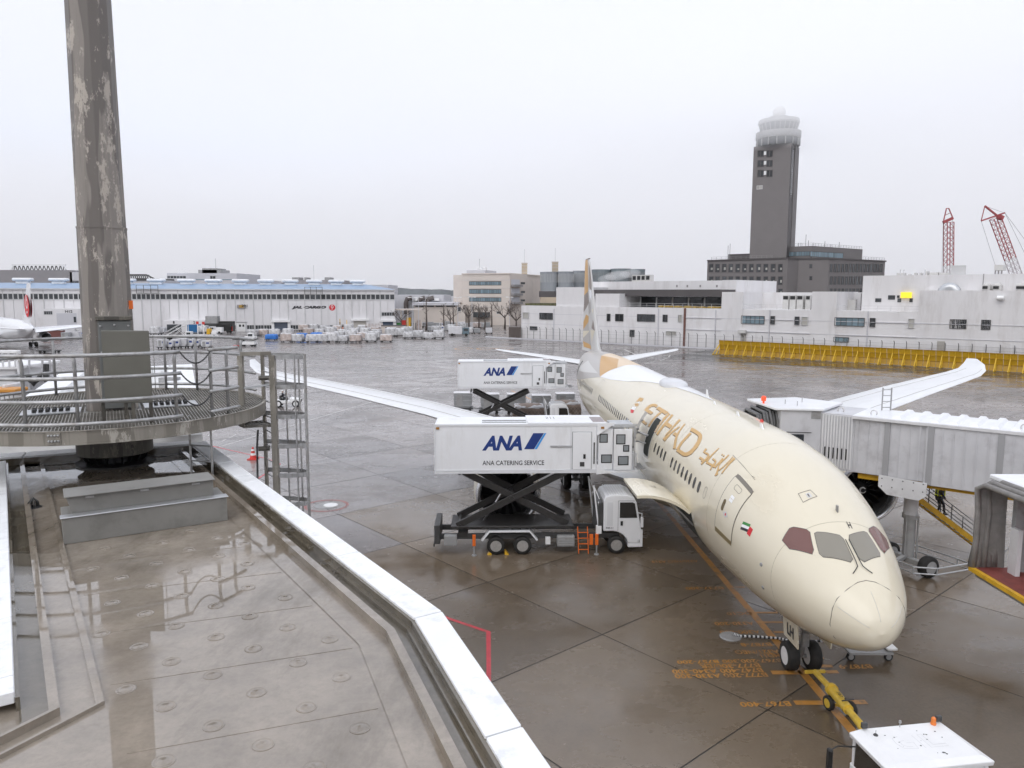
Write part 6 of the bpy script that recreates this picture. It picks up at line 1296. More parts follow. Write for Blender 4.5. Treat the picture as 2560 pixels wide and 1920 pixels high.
# ---- cargo shed with blue roof
J = Fac((-172.8, 255), (-44.2, 285)); je = 14.5
t0, t1 = -40, J.px(987)[0]
jal = thing('cargo_shed', 'long white cargo shed with a blue sheet roof and a band of windows', 'warehouse', tuple(J.P(t1 / 2, 0)))
solid(J, t0, t1, 0, je, 60, 'shed_wall', wall_w, jal, -.25)
bays = [(x / 3.456 + 400) for x in (-315, -150, 10, 165, 335, 500, 655, 812, 965, 1110, 1255, 1395, 1525, 1660, 1785, 1905, 2030)]
bt = [J.px(u)[0] for u in bays]; sp = bt[1] - bt[0]; bt = [bt[0] - sp * k for k in (8, 7, 6, 5, 4, 3, 2, 1)] + bt
wz0, wz1 = J.px(700, 748)[1], J.px(700, 736)[1]
for a, b in zip(bt, bt[1:]):
    m_ = (a + b) / 2
    for c, d in ((a, m_), (m_, b)):
        mb = MB(); J.box(c + .05, d - .05, 0.0, wz0 - .35, -.2, .0, mb); mb.build('wall_panel', wall_p, jal, fix=False)
        mb = MB(); J.box(c + .05, d - .05, wz1 + .3, je - .15, -.2, .0, mb); mb.build('wall_panel', wall_p, jal, fix=False)
    mb = MB(); J.box(a - .12, a + .12, 0, je, -.1, .18, mb); mb.build('mullion', frame_w, jal, fix=False)
    n = 4 if b - a > 6 else 3
    mb = MB(); J.box(a, b, wz1, wz1 + .3, -.2, .12, mb); J.box(a, b, wz0 - .3, wz0, -.2, .12, mb); w_ = mb.build('window_band', frame_w, jal, fix=False)
    for k in range(n):
        c, d = a + (b - a) * k / n + .16, a + (b - a) * (k + 1) / n - .16; mb = MB(); J.box(c, d, wz0, wz1, -.2, -.02, mb); mb.build('pane', win_d, w_, fix=False)
        mb = MB(); J.box(d, d + .32, wz0, wz1, -.1, .06, mb); mb.build('frame', frame_w, w_, fix=False)
mb = MB(); J.box(t0, t1 + .4, je - .15, je + .25, -1, .5, mb); mb.build('eave', frame_w, jal, fix=False)
rz, rb = 17.0, 34; t1r = J.px(930)[0]
mb = MB(); mb.add([J.P(t0, je + .25, .5), J.P(t1 + .4, je + .25, .5), J.P(t1 - 9, rz, -rb), J.P(t0, rz, -rb)], [(0, 1, 2, 3)]); mb.add([J.P(t1 + .4, je + .25, .5), J.P(t1 + .4, je + .25, -2 * rb), J.P(t1 - 9, rz, -rb)], [(0, 1, 2)]); mb.add([J.P(t0, rz, -rb), J.P(t1 - 9, rz, -rb), J.P(t1 + .4, je, -2 * rb), J.P(t0, je, -2 * rb)], [(0, 1, 2, 3)]); rf_ = mb.build('roof', roof_bl, jal)
Jr = J.back(rb * .8)
for u in (-25, 65, 154, 322, 396, 471, 538, 605, 668, 729, 788, 843, 896):
    t = Jr.px(u)[0]; mb = MB(); Jr.box(t - 2.2, t + 2.2, 16.3, 17.6, 1.2, -1.2, mb); Jr.box(t - 3.1, t + 3.1, 17.6, 18.7, 1.8, -1.8, mb); mb.build('roof_vent', white, rf_, fix=False, bevel=.3)
def jrect(x0, y0, x1, y1): return J.rect(400 + x0 / 3.456, 620 + y0 / 3.456, 400 + x1 / 3.456, 620 + y1 / 3.456)
for k in range(10): a = 400 + (745 + 57 * k) / 3.456
for x0, x1 in ((610, 655), (750, 818), (824, 895), (900, 968), (1125, 1195), (1200, 1270), (1278, 1350), (1356, 1395), (1400, 1462), (1468, 1530), (1535, 1590)): window(J, jrect(x0, 668, x1, 700), jal, win_d, frame_w, 3, fw=.2)
window(J, jrect(1915, 557, 2025, 585), jal, win_d, frame_w, 5, fw=.2)
for r, m_ in (((987, 640, 1105, 716), mat('slate_shutter', (.10, .12, .16), .5)), ((1672, 628, 1782, 698), mat('beige_shutter', (.52, .50, .46), .6)), ((1922, 636, 2014, 690), mat('navy_shutter', (.07, .10, .15), .5))):
    q = jrect(*r); mb = MB(); J.box(q[0], q[1], 0, q[3], -.2, .15, mb); d_ = mb.build('shutter', m_, jal, fix=False)
    mb = MB(); J.box(q[0] - 1, q[1] + 1, q[3], q[3] + .7, -.2, 1.2, mb); J.box(q[0] - 1, q[0], 0, q[3], -.2, .5, mb); J.box(q[1], q[1] + 1, 0, q[3], -.2, .5, mb); mb.build('door_surround', white, d_, fix=False)
q = jrect(1137, 500, 1437, 530); mb = MB(); lettering(mb, 'JAL CARGO', J.P(q[0], q[2], .03), J.d, (0, 0, 1), q[3] - q[2], q[1] - q[0], shear=.28, off=.085); mb.build('wall_lettering', ink, jal)
q = jrect(1464, 488, 1512, 541); c = J.P((q[0] + q[1]) / 2, (q[2] + q[3]) / 2, .03); rr = (q[3] - q[2]) / 2
def disc(mb, c, r, f, n=28, o=0): mb.poly([c + f.d * (r * math.cos(a)) + Vector((0, 0, r * math.sin(a))) + f.n * o for a in (2 * math.pi * k / n for k in range(n))])
def crest_round(parent, c, r, f, sx=1.0, o=.0):          # red round bird emblem with raised wings
    mb = MB(); mb.poly([c + f.d * (sx * r * math.cos(a)) + Vector((0, 0, r * math.sin(a))) + f.n * o for a in (2 * math.pi * k / 28 for k in range(28))]); mb.build('emblem', red_print, parent)
    mb = MB(); P = [(.0, .95), (-.18, .70), (-.32, .35), (-.28, .0), (-.05, -.18), (.22, -.10), (.34, .2), (.22, .5), (.06, .62), (.16, .78)]
    for q in stroke([(x, y) for x, y in P], .15): mb.poly([c + f.d * (p.x * r * sx) + Vector((0, 0, p.y * r)) + f.n * (o + .015) for p in q])
    mb.build('emblem_bird', white_print, parent)
    mb = MB(); lettering(mb, 'JAL', c + f.d * (-.32 * r * sx) + Vector((0, 0, -.68 * r)) + f.n * (o + .02), f.d, (0, 0, 1), .26 * r, .64 * r * sx, off=.03); mb.build('emblem_lettering', white_print, parent)
crest_round(jal, c, rr, J)
q = jrect(667, 490, 740, 519); mb = MB(); J.box(q[0], q[1], q[2], q[3], .1, .5, mb); sg = mb.build('stand_sign', pipe_m, jal, fix=False); mb = MB(); J.box(q[0] + .6, q[1] - .6, q[2] + .15, q[3] - .15, .5, .54, mb); mb.build('sign_face', mat('sign_amber', (.42, .26, .05), .5), sg, fix=False); mb = MB(); lettering(mb, '201', J.P(q[0] + 1.5, q[2] + .4, .56), J.d, (0, 0, 1), .9, 2.0, off=.02); mb.build('sign_number', ink, sg)
for u0, u1, v0, v1 in ((343, 398, 713, 733), (762, 806, 718, 737)):
    fr = thing('eave_frame', ('dark pipe frame hung on the shed eaves ' + ('just right of the mast' if u0 < 400 else 'above the wall lettering')), 'metal frame', tuple(J.P(J.px(u0)[0], 0)), group='eave frames')
    r = J.rect(u0, v0, u1, v1); mb = MB()
    for z in (r[2], (r[2] + r[3]) / 2, r[3]): mb.bar(J.P(r[0], z, 1.6), J.P(r[1], z, 1.6), .14)
    mb.build('rail', frame_d, fr)
    for k in range(4): t = r[0] + (r[1] - r[0]) * k / 3; mb = MB(); mb.bar(J.P(t, r[2], 1.6), J.P(t, r[3], 1.6), .14); mb.bar(J.P(t, r[2], 1.6), J.P(t, r[2], .2), .12); mb.build('bracket', frame_d, fr)
# lean-to blocks before the shed
Jf = J.back(-9)
lean = thing('loading_block', 'low white loading block with blue roller doors before the cargo shed', 'warehouse', tuple(Jf.P(Jf.px(450)[0], 0)))
r = Jf.rect(408, 801, 512, 830); solid(Jf, r[0], r[1], 0, r[3], 9, 'block_wall', wall_p, lean)
for (u0, u1, m_) in ((417, 454, win_d), (468, 504, mat('blue_door', (.02, .14, .33), .4))): q = Jf.rect(u0, 811, u1, 830); mb = MB(); Jf.box(q[0], q[1], 0, q[3], -.1, .06, mb); mb.build('roller_door', m_, lean, fix=False)
for i, u in enumerate((435, 486)): q = Jf.px(u, 807); mb = MB(); lettering(mb, str(i + 1), Jf.P(q[0] - .3, q[1] - .3, .05), Jf.d, (0, 0, 1), .9, .5, off=.02); mb.build('door_number', ink, lean)
lean2 = thing('gate_block', 'white block with a wide shutter behind the tail of the parked red crested jet', 'warehouse', tuple(Jf.P(Jf.px(150)[0], 0)))
r = Jf.rect(108, 772, 206, 826); solid(Jf, r[0], r[1], 0, r[3], 9, 'block_wall', wall_p, lean2); q = Jf.rect(141, 783, 194, 826); mb = MB(); Jf.box(q[0], q[1], 0, q[3], -.1, .06, mb); mb.build('roller_door', wall_l, lean2, fix=False)
window(Jf, Jf.rect(110, 778, 131, 786), lean2, win_d, frame_w, 4); q = Jf.rect(184, 792, 191, 806); mb = MB(); Jf.box(q[0], q[1], q[2], q[3], .06, .1, mb); mb.build('wicket_door', win_d, lean2, fix=False)
q = Jf.px(163, 782); mb = MB(); lettering(mb, 'H12', Jf.P(q[0], q[1], .05), Jf.d, (0, 0, 1), .9, 2.2, off=.02); mb.build('door_number', ink, lean2)
# ---- distant buildings behind the shed
def far_block(name, label, cat, u0, v0, u1, v1, Y, m, dep=40, Y1=None, group=None):
    a, b = AT(u0, 736, Y), AT(u1, 736, Y1 or Y); f = Fac((a.x, a.y), (b.x, b.y)); r = f.rect(u0, v0, u1, v1); b_ = thing(name, label, cat, tuple(f.P(r[0], 0)), group=group); h = (f.px(u0, v0)[1] + f.px(u1, v0)[1]) / 2
    solid(f, r[0], r[1], 0, h, dep, 'wall', m, b_); return b_, f, r[0], r[1], h
b_, f, a, b, h = far_block('grey_hangar', 'big plain grey hangar with a white roof truss behind the cargo shed', 'hangar', -60, 675, 182, 720, 380, wall_g)
mb = MB(); ta, tb_ = f.px(15)[0], f.px(150)[0]; zt = f.px(80, 661)[1]
mb.bar(f.P(ta, zt, -8), f.P(tb_, zt, -8), .9); mb.bar(f.P(ta - 1, h, -8), f.P(ta + 1, zt, -8), .6); mb.bar(f.P(tb_ + 1, h, -8), f.P(tb_ - 1, zt, -8), .6); mb.build('truss_beam', white, b_)
for k in range(13): t = ta + (tb_ - ta) * (k + .3) / 13; mb = MB(); mb.bar(f.P(t, h, -8), f.P(t + .8, zt, -8), .35); mb.bar(f.P(t + 1.7, h, -8), f.P(t + .8, zt, -8), .35); mb.build('truss_web', frame_d, b_)
solid(f, f.px(182)[0], f.px(212)[0], 0, h - 1, 40, 'pale_wing', wall_l, b_)
for k in range(5): t = f.px(186 + 3.5 * k)[0]; mb = MB(); f.box(t, t + .5, h - 6.5, h - 5.2, 0, .1, mb); mb.build('window', win_d, b_, fix=False)
b_, f, a, b, h = far_block('truss_roof_hall', 'dark hall with an exposed sloping roof truss right of the mast', 'hall', 300, 700, 395, 716, 390, wall_l)
zt = f.px(350, 687)[1]; ta, tb_ = f.px(305)[0], f.px(372)[0]; tc_ = f.px(398)[0]
mb = MB(); mb.bar(f.P(ta, zt, 0), f.P(tb_, zt, 0), .7); mb.bar(f.P(tb_, zt, 0), f.P(tc_, h, 0), .6); mb.bar(f.P(ta, h, 0), f.P(tc_, h, 0), .7); mb.build('truss_beam', frame_d, b_)
for k in range(14): t = ta + (tb_ - ta) * k / 13; mb = MB(); mb.bar(f.P(t, h, 0), f.P(t + 1.2, zt, 0), .3); mb.bar(f.P(t + 2.4, h, 0), f.P(t + 1.2, zt, 0), .3); mb.build('truss_web', frame_d, b_)
mb = MB(); f.box(ta, tc_, h, h + .8, 0, -20, mb); mb.build('roof', frame_d, b_, fix=False)
b_, f, a, b, h = far_block('pale_office_block', 'pale bluish office block with strip windows and roof plant behind the shed', 'office building', 417, 683, 593, 716, 430, wall_l)
for u0, v0, u1, v1 in ((418, 690, 465, 696), (418, 703, 465, 709), (525, 690, 539, 697), (525, 703, 539, 712)): window(f, f.rect(u0, v0, u1, v1), b_, win_d, frame_w, 6 if u1 - u0 > 20 else 2, fw=.3)
for u0, v0, u1, v1 in ((488, 674, 545, 683), (498, 670, 535, 674)): r = f.rect(u0, v0, u1, v1); mb = MB(); f.box(r[0], r[1], h, r[3], -4, -18, mb); mb.build('roof_plant', grey, b_, fix=False)
mb = MB(); f.box(f.px(466)[0], f.px(592)[0], f.px(500, 699.5)[1], f.px(500, 698)[1], 0, .15, mb); mb.build('string_course', win_b, b_, fix=False)
for u, v in ((528, 645), (582, 690)): mb = MB(); p = f.px(u, v); mb.bar(f.P(p[0], h, -6), f.P(p[0], p[1], -6), .25); mb.build('roof_mast', frame_w, b_)
for nm, lb, u0, v0, u1, v1, Y, m_ in (('small_white_block', 'small stepped white block beyond the blue roof', 621, 700, 655, 716, 470, wall_l), ('small_roof_house', 'tiny grey roof house on the skyline beyond the blue roof', 650, 704, 666, 716, 480, wall_g), ('long_grey_block', 'long low grey block with roof boxes beyond the blue roof', 709, 700, 852, 716, 430, wall_g), ('white_long_shed', 'long white shed with a small round red emblem above the blue roof', 675, 710, 890, 722, 400, wall_l), ('pale_far_block', 'pale plain block at the far end of the blue roof', 920, 712, 971, 730, 480, wall_l)):
    b_, f, a, b, h = far_block(nm, lb, 'building', u0, v0, u1, v1, Y, m_)
    if nm == 'long_grey_block':
        for u_, w_ in ((735, 18), (815, 14), (760, 6)): r = f.rect(u_ - w_ / 2, 693, u_ + w_ / 2, 700); mb = MB(); f.box(r[0], r[1], h, r[3], -3, -12, mb); mb.build('roof_plant', grey, b_, fix=False)
        p = f.px(777, 662); mb = MB(); mb.bar(f.P(p[0], h, -6), f.P(p[0], p[1], -6), .22); mb.build('roof_mast', frame_w, b_)
    if nm == 'white_long_shed': p = f.px(873, 717); crest_round(b_, f.P(p[0], p[1], .06), .9, f)
    if nm == 'small_white_block': r = f.rect(625, 696, 640, 700); mb = MB(); f.box(r[0], r[1], h, r[3], -1, -8, mb); mb.build('roof_plant', grey, b_, fix=False)
# ---- plant hall with elbow ducts, beige low hall
b_, f, a, b, h = far_block('plant_hall', 'white plant hall with three dark elbow ducts at its end wall', 'plant building', 988, 737, 1110, 830, 345, wall_l)
for u in (1018, 1050, 1072):
    p = f.px(u, 770); q = f.px(u, 752); mb = MB(); mb.tube([f.P(p[0] - .2, 4, 2), f.P(p[0] - .2, q[1] - 1, 2), f.P(p[0] + .3, q[1] + .8, 2), f.P(p[0] + 2.5, q[1] + 1.4, 2)], 1.1, 10); mb.build('elbow_duct', mat('duct_brown', (.10, .085, .08), .5) if 'duct_brown' not in bpy.data.materials else bpy.data.materials['duct_brown'], b_, smooth=40)
for k in range(6): t = f.px(1026 + 4 * k)[0]; mb = MB(); f.box(t, t + .4, 3, h - 2, .1, .4, mb); mb.build('downpipe', frame_w, b_, fix=False)
for u in (1040, 1062, 1085): r = f.rect(u, 746, u + 14, 752); mb = MB(); f.box(r[0], r[1], r[2], r[3], .3, 2, mb); mb.build('air_handler', white, b_, fix=False)
b_, f, a, b, h = far_block('beige_low_hall', 'low beige hall with a flat overhanging roof and four slit windows', 'hall', 1036, 762, 1142, 830, 318, wall_b)
mb = MB(); f.box(a - .5, b + .5, h - .2, h + .9, 1.2, -40, mb); mb.build('roof_slab', wall_l, b_, fix=False)
for x0, x1 in ((487, 607), (642, 763), (798, 926), (960, 1090)): window(f, f.rect(960 + x0 / 6.144, 764.5, 960 + x1 / 6.144, 766.7), b_, win_d, frame_d, 1, fw=.1)
r = f.rect(1142, 760, 1157, 830); mb = MB(); f.box(r[0], r[1] + 1, 0, f.px(1150, 762)[1], 0, -20, mb); mb.build('end_block', wall_b, b_, fix=False); window(f, f.rect(1144, 768, 1152, 778), b_, win_d)
b_, f, a, b, h = far_block('far_tree_belt', 'line of low buildings and trees on the misty skyline beside the beige block', 'skyline', 1030, 742, 1160, 760, 700, mat('misty_green', (.10, .12, .11), .8, var=.4, vscale=.1), dep=20)
for k in range(16):
    u = 1032 + 8 * k; r = f.rect(u, 742 - random.uniform(0, 5), u + random.uniform(4, 8), 750); mb = MB(); f.box(r[0], r[1], 0, r[3], .5, -8, mb); mb.build('roof_block', random.choice((wall_l, wall_g, win_b)), b_, fix=False)
# ---- beige office building
BF = Fac((AT(1156, 736, 330).x, 330), (AT(1274, 736, 322).x, 322)); bz = BF.px(1200, 686)[1]
be = thing('beige_office', 'five storey beige office building with three strip windows and bare trees at its foot', 'office building', tuple(BF.P(0, 0)))
r = BF.rect(1156, 686, 1274, 810); solid(BF, r[0], r[1], 0, bz, 40, 'wall', wall_b, be)
BF2 = Fac((BF.P(r[1], 0).x, BF.P(r[1], 0).y), (AT(1330, 736, 337).x, 337)); r2 = BF2.rect(1274, 686, 1318, 810); solid(BF2, 0.02, r2[1], 0, bz, 30, 'stair_wing', wall_b, be)
solid(BF2, r2[1], BF2.px(1350)[0], 0, bz - 2, 30, 'rear_wing', wall_b, be, -4)
for v0, v1 in ((704.5, 712), (724, 733), (745, 753)): window(BF, BF.rect(1174, v0, 1252, v1), be, win_b, frame_d, 14, fw=.25)
for v in (700, 720, 741, 767, 790): mb = MB(); BF.box(r[0], r[1], BF.px(1200, v)[1] - .12, BF.px(1200, v)[1], 0, .1, mb); mb.build('string_course', frame_w, be, fix=False)
mb = MB(); BF.box(r[0] - .3, r[1] + .3, bz, bz + .5, .3, -40, mb); mb.build('parapet', wall_b, be, fix=False)
for v in (717, 739, 760):
    q = BF2.rect(1277, v - 9, 1300, v); mb = MB(); BF2.box(q[0], q[1], q[2], q[2] + .9, 1.6, .05, mb); bl = mb.build('balcony', pipe_m, be, fix=False); mb = MB(); BF2.box(q[0] + .3, q[1] - .3, q[2] + .9, q[3] + 1.6, .06, .0, mb); mb.build('recess', wall_l, bl, fix=False)
    window(BF2, BF2.rect(1302, v - 11, 1312, v - 7), be, win_d, frame_d)
q = BF.rect(1159, 675, 1205, 686); mb = MB(); BF.box(q[0], q[1], bz + .5, q[3], -3, -16, mb); ph = mb.build('roof_house', wall_l, be, fix=False)
for k in range(5): u = 1183 + 4.5 * k; p = BF.px(u, 668 + (k % 2) * 4); mb = MB(); BF.box(p[0] - .6, p[0] + .6, q[3] - 2 * (k % 2), p[1], -4, -6, mb); mb.build('antenna_box', white, ph, fix=False)
p = BF.px(1180, 645); mb = MB(); mb.bar(BF.P(p[0], bz, -8), BF.P(p[0], p[1], -8), .25); mb.build('roof_mast', frame_w, be)
q = BF.rect(1190, 780, 1225, 793); mb = MB(); BF.box(q[0], q[1], q[2], q[3], 0, 3, mb); mb.build('entrance_canopy', win_d, be, fix=False); window(BF, BF.rect(1242, 779, 1252, 784), be)
for i, (u0, u1, v0, Y) in enumerate(((1304, 1318, 659, 345), (1380, 1395, 656, 350))):
    a = AT(u0, 736, Y); b = AT(u1, 736, Y); z = AT(u0, v0, Y).z; ch = thing('brick_chimney', ('beige square chimney rising behind the beige office' if i == 0 else 'beige square chimney among the grey cooling towers'), 'chimney', (a.x, Y, 0))
    mb = MB(); mb.box(a.x, b.x, Y, Y + (b.x - a.x), 0, z); mb.build('shaft', mat('chimney_tan', (.50, .42, .32), .6, var=.1, vscale=.3), ch)
    for k in range(6): zz = z - 1.0 - 1.5 * k; mb = MB(); mb.box(a.x - .06, b.x + .06, Y - .06, Y + .02, zz, zz + .14); mb.build('band', frame_w, ch)
    mb = MB(); mb.box(a.x - .15, b.x + .15, Y - .15, Y + (b.x - a.x) + .15, z, z + .4); mb.build('cap', wall_b, ch); mb = MB(); mb.bar(((a.x + b.x) / 2, Y + 1, z), ((a.x + b.x) / 2, Y + 1, z + 6.5), .16); mb.build('lightning_rod', frame_w, ch)
# ---- cooling towers
ct_m = mat('cooling_tower_grey', (.20, .235, .25), .5, var=.10, vscale=.3, stretch=(1, 1, 3)); ct_p = mat('cooling_panel', (.30, .32, .34), .45, var=.1, vscale=.5, stretch=(3, 3, .2))
for i, (u0, u1, v0, v1, Y) in enumerate(((1350, 1396, 680, 706, 330), (1394, 1434, 679, 706, 328), (1432, 1462, 677, 706, 334), (1479, 1527, 674, 706, 322), (1526, 1576, 672, 706, 320), (1574, 1611, 673, 706, 318))):
    a, b = AT(u0, 736, Y), AT(u1, 736, Y); c = (a + b) / 2; r_ = (b.x - a.x) / 2; z1, z0 = AT(u0, v0, Y).z, AT(u0, v1, Y).z
    lb = ('pale panelled', 'pale panelled', 'pale panelled', 'dark drum shaped', 'dark drum shaped', 'dark drum shaped')[i] + ' cooling tower, ' + ('nearest the beige office', 'second from the beige office', 'just beside the tail fin', 'just past the tail fin', 'middle of the dark three', 'last of the dark three')[i]
    t_ = thing('cooling_tower', lb, 'cooling tower', tuple(flat(c, 0)), group='cooling towers'); mb = MB(); mb.lathe([(0, r_ * .97), (z0, r_ * .97), (z0 + (z1 - z0) * .6, r_ * .97), (z1, r_ * 1.03), (z1, r_ * .9), (z1 - 1, r_ * .85)], flat(c, 0), (0, 0, 1), 40, caps=False); mb.build('shell', ct_p if i < 3 else ct_m, t_, smooth=40)
    mb = MB(); mb.lathe([(z1 - 1.2, r_ * .86), (z1 - 1.2, .0)], flat(c, 0), (0, 0, 1), 24, caps=False); mb.build('fan_deck', frame_d, t_)
    for k in range(18):
        q = math.pi + math.pi * (k + .5) / 18; p = flat(c, 0) + Vector((math.cos(q), math.sin(q), 0)) * r_ * .985; mb = MB(); mb.bar(flat(p, z0), flat(p, z0 + (z1 - z0) * .8), .12); mb.build('rib', frame_w if i < 3 else pipe_m, t_)
    if i < 3: mb = MB(); q = math.pi; mb.box(c.x - r_, c.x + r_, Y - r_ - .3, Y, 0, z0 - 6); mb.build('tan_screen', bpy.data.materials['chimney_tan'], t_)
# ---- long white airside building
W = Fac((2.7, 227), (43.5, 190.7)); wz = W.px(1600, 768)[1]
wb = thing('airside_building', 'long stained white airside building with scattered windows and roof terraces', 'building', tuple(W.P(20, 0)))
def wt(u, v=800): return W.px(u, v)[0]
def wc4(x0, y0, x1, y1): return W.rect(1500 + x0 / 3.456, 600 + y0 / 3.456, 1500 + x1 / 3.456, 600 + y1 / 3.456)
def wc3(x0, y0, x1, y1): return W.rect(960 + x0 / 3.456, 600 + y0 / 3.456, 960 + x1 / 3.456, 600 + y1 / 3.456)
def wc5(x0, y0, x1, y1): return W.rect(2000 + x0 / 3.95, 480 + y0 / 3.95, 2000 + x1 / 3.95, 480 + y1 / 3.95)
zg = W.px(1600, 768)[1]; tend = wt(2750)
def blk(u0, u1, v, name='wall_block', m=wall_w, o=0.0, dep=30, z0=0.0, ff=W):
    zt = (ff.px(u0, v)[1] + ff.px(u1, v)[1]) / 2; return solid(ff, ff.px(u0)[0], ff.px(u1)[0], z0, zt, dep, name, m, wb, o), zt
z_low = W.px(1560, 768)[1]
solid(W, wt(1303), wt(1712), 0, z_low, 45, 'wall_block', wall_w, wb); solid(W, wt(1713), tend, 0, z_low, 45, 'wall_block', wall_w, wb, -.06)
W2 = W.back(7); W3 = W.back(11)
for u0, u1, v, ff, oo in ((1388, 1462, 718, W, -.4), (1486, 1546, 734, W, -.3), (1803, 1856, 730, W, .10), (2028, 2090, 729, W, .10)): solid(ff, ff.px(u0)[0], ff.px(u1)[0], z_low - (.0 if oo < 0 else z_low), ff.px((u0 + u1) / 2, v)[1], 14, 'stair_block', wall_w, wb, oo)
def solidz(ff, u0, u1, v0, name, m, z0=z_low, dep=20, o=0): z1 = (ff.px(u0, v0)[1] + ff.px(u1, v0)[1]) / 2; return solid(ff, ff.px(u0)[0], ff.px(u1)[0], z0, z1, dep, name, m, wb, o)
solidz(W3, 1450, 1812, 741, 'terrace_wall', win_d, dep=10); solidz(W3, 1470, 1802, 703, 'upper_storey', wall_w, z0=W3.px(1600, 724)[1], dep=25); solidz(W3, 1802, 1838, 700, 'upper_storey', wall_w, dep=25)
solidz(W3, 1838, 2240, 731, 'upper_storey', wall_w, dep=25)
Wc = W.back(3); z0c, z1c = Wc.px(1650, 741)[1], Wc.px(1650, 724)[1]; solid(Wc, Wc.px(1480)[0], Wc.px(1800)[0], z0c, z1c, 9, 'dark_canopy', wall_d2, wb)
z0c, z1c = Wc.px(1370, 743)[1], Wc.px(1370, 728)[1]; solid(Wc, Wc.px(1347)[0], Wc.px(1388)[0], z0c, z1c, 9, 'dark_canopy', wall_d2, wb)
solid(Wc, Wc.px(1313)[0], Wc.px(1388)[0], z_low, z_low + .7, 8, 'roof_planting', mat('roof_moss', (.10, .10, .05), .9, var=.5, vscale=1), wb)
for u in (1560, 1600, 1640, 1680, 1720, 1760): t = W2.px(u)[0]; mb = MB(); W2.box(t - .15, t + .15, z_low, z0c + .1, .1, -.2, mb); mb.build('terrace_post', frame_w, wb, fix=False)
for u0, u1 in ((1530, 1800), (1856, 2026), (2092, 2294)):
    mb = MB(); a, b = wt(u0), wt(u1)
    for z in (.55, 1.1): mb.bar(W.P(a, z_low + z, -.5), W.P(b, z_low + z, -.5), .06)
    rl = mb.build('terrace_rail', frame_w, wb); n = int((b - a) / 2.5)
    for k in range(n + 1): mb = MB(); mb.bar(W.P(a + (b - a) * k / n, z_low, -.5), W.P(a + (b - a) * k / n, z_low + 1.1, -.5), .06); mb.build('rail_post', frame_w, rl)
mb = MB(); 
for k in range(60): t = wt(1630) + (wt(1800) - wt(1630)) * random.random(); mb.box(0, 0, 0, 0, 0, 0) if False else W.box(t, t + .8, z_low + .05, z_low + random.uniform(.2, .6), -random.uniform(2, 4), -random.uniform(4.2, 5), mb)
stuff(mb.build('stacked_timber', mat('ochre_timber', (.32, .22, .05), .7, rnd=.2), wb, fix=False))
# right-hand taller blocks
W4 = W.back(4); zr_ = W4.px(2350, 687)[1]; solid(W4, W4.px(2152)[0], W4.px(2900)[0], 0, zr_, 40, 'tall_block', wall_w, wb)
zr2 = W.px(2420, 726)[1]; solid(W, wt(2295), tend, z_low, zr2, 4.2, 'right_block', wall_w, wb, .05); solid(W, wt(2295), tend, 0, z_low, 4, 'right_block_base', wall_w, wb, .05)
mb = MB(); t = W4.px(2450)[0]; W4.box(t, t + .12, z_low, zr_ + .1, 0, .08, mb); mb.build('expansion_joint', pipe_m, wb, fix=False)
for z in (W.px(1700, 794)[1], W.px(1700, 823)[1]):
    for a, b in ((wt(1303), wt(1711)), (wt(1714), tend)): mb = MB(); W.box(a, b, z, z + .10, -.1, .03 if b < wt(1800) else .14, mb); mb.build('wall_groove', wall_l, wb, fix=False)
mb = MB(); t = wt(1712); W.box(t - .2, t + .25, 0, z_low, -.1, .3, mb); mb.build('rusty_downpipe', mat('rust_brown', (.16, .075, .06), .7), wb, fix=False)
for u, v in ((1646, 772), (1789, 775), (1924, 775), (2170, 778), (1385, 772)): t = wt(u); mb = MB(); W.box(t - .06, t + .1, 0, W.px(u, v)[1], 0, .22, mb); mb.build('downpipe', wall_l, wb, fix=False)
WINS = [(wc3(1203, 627, 1250, 675), win_l, 1), (wc3(1348, 632, 1457, 684), win_d, 5), (wc3(1265, 748, 1323, 776), win_d, 3), (wc3(1930, 640, 1953, 697), win_d, 1), (wc3(2003, 642, 2066, 698), win_d, 2), (wc3(2130, 780, 2162, 834), win_d, 1),
 (wc4(66, 640, 88, 696), win_d, 1), (wc4(138, 642, 200, 698), win_d, 2), (wc4(326, 644, 474, 702), win_d, 4), (wc4(547, 648, 581, 705), win_d, 2), (wc4(679, 648, 705, 708), win_l, 1), (wc4(262, 779, 294, 833), win_d, 1), (wc4(573, 790, 658, 822), win_l, 2), (wc4(1226, 658, 1417, 721), win_b, 5), (wc4(1480, 660, 1507, 724), win_d, 1), (wc4(1688, 665, 1718, 731), win_d, 1), (wc4(1746, 667, 1793, 733), win_l, 1), (wc4(2033, 674, 2280, 740), win_b, 5), (wc4(2024, 842, 2146, 878), win_b, 3),
 (wc5(697, 1248, 738, 1328), win_d, 1), (wc5(1076, 1254, 1121, 1339), win_l, 1), (wc5(1488, 1262, 1636, 1346), win_d, 4), (wc5(1798, 1267, 1875, 1356), win_d, 2)]
for r, m_, n in WINS: window(W, r, wb, m_, frame_d if m_ is not win_l else frame_w, n, fw=.09, o=.2)
for r in (wc4(1219, 808, 1260, 872), wc5(1357, 1473, 1428, 1552)): mb = MB(); W.box(r[0], r[1], 0, r[3], 0, .18, mb); mb.build('service_door', mat('door_beige', (.38, .36, .33), .5) if 'door_beige' not in bpy.data.materials else bpy.data.materials['door_beige'], wb, fix=False)
r = wc4(1219, 778, 1260, 804); mb = MB(); W.box(r[0] - .3, r[1] + .3, r[2], r[3], .2, 1.2, mb); mb.build('door_hood', ac_m, wb, fix=False)
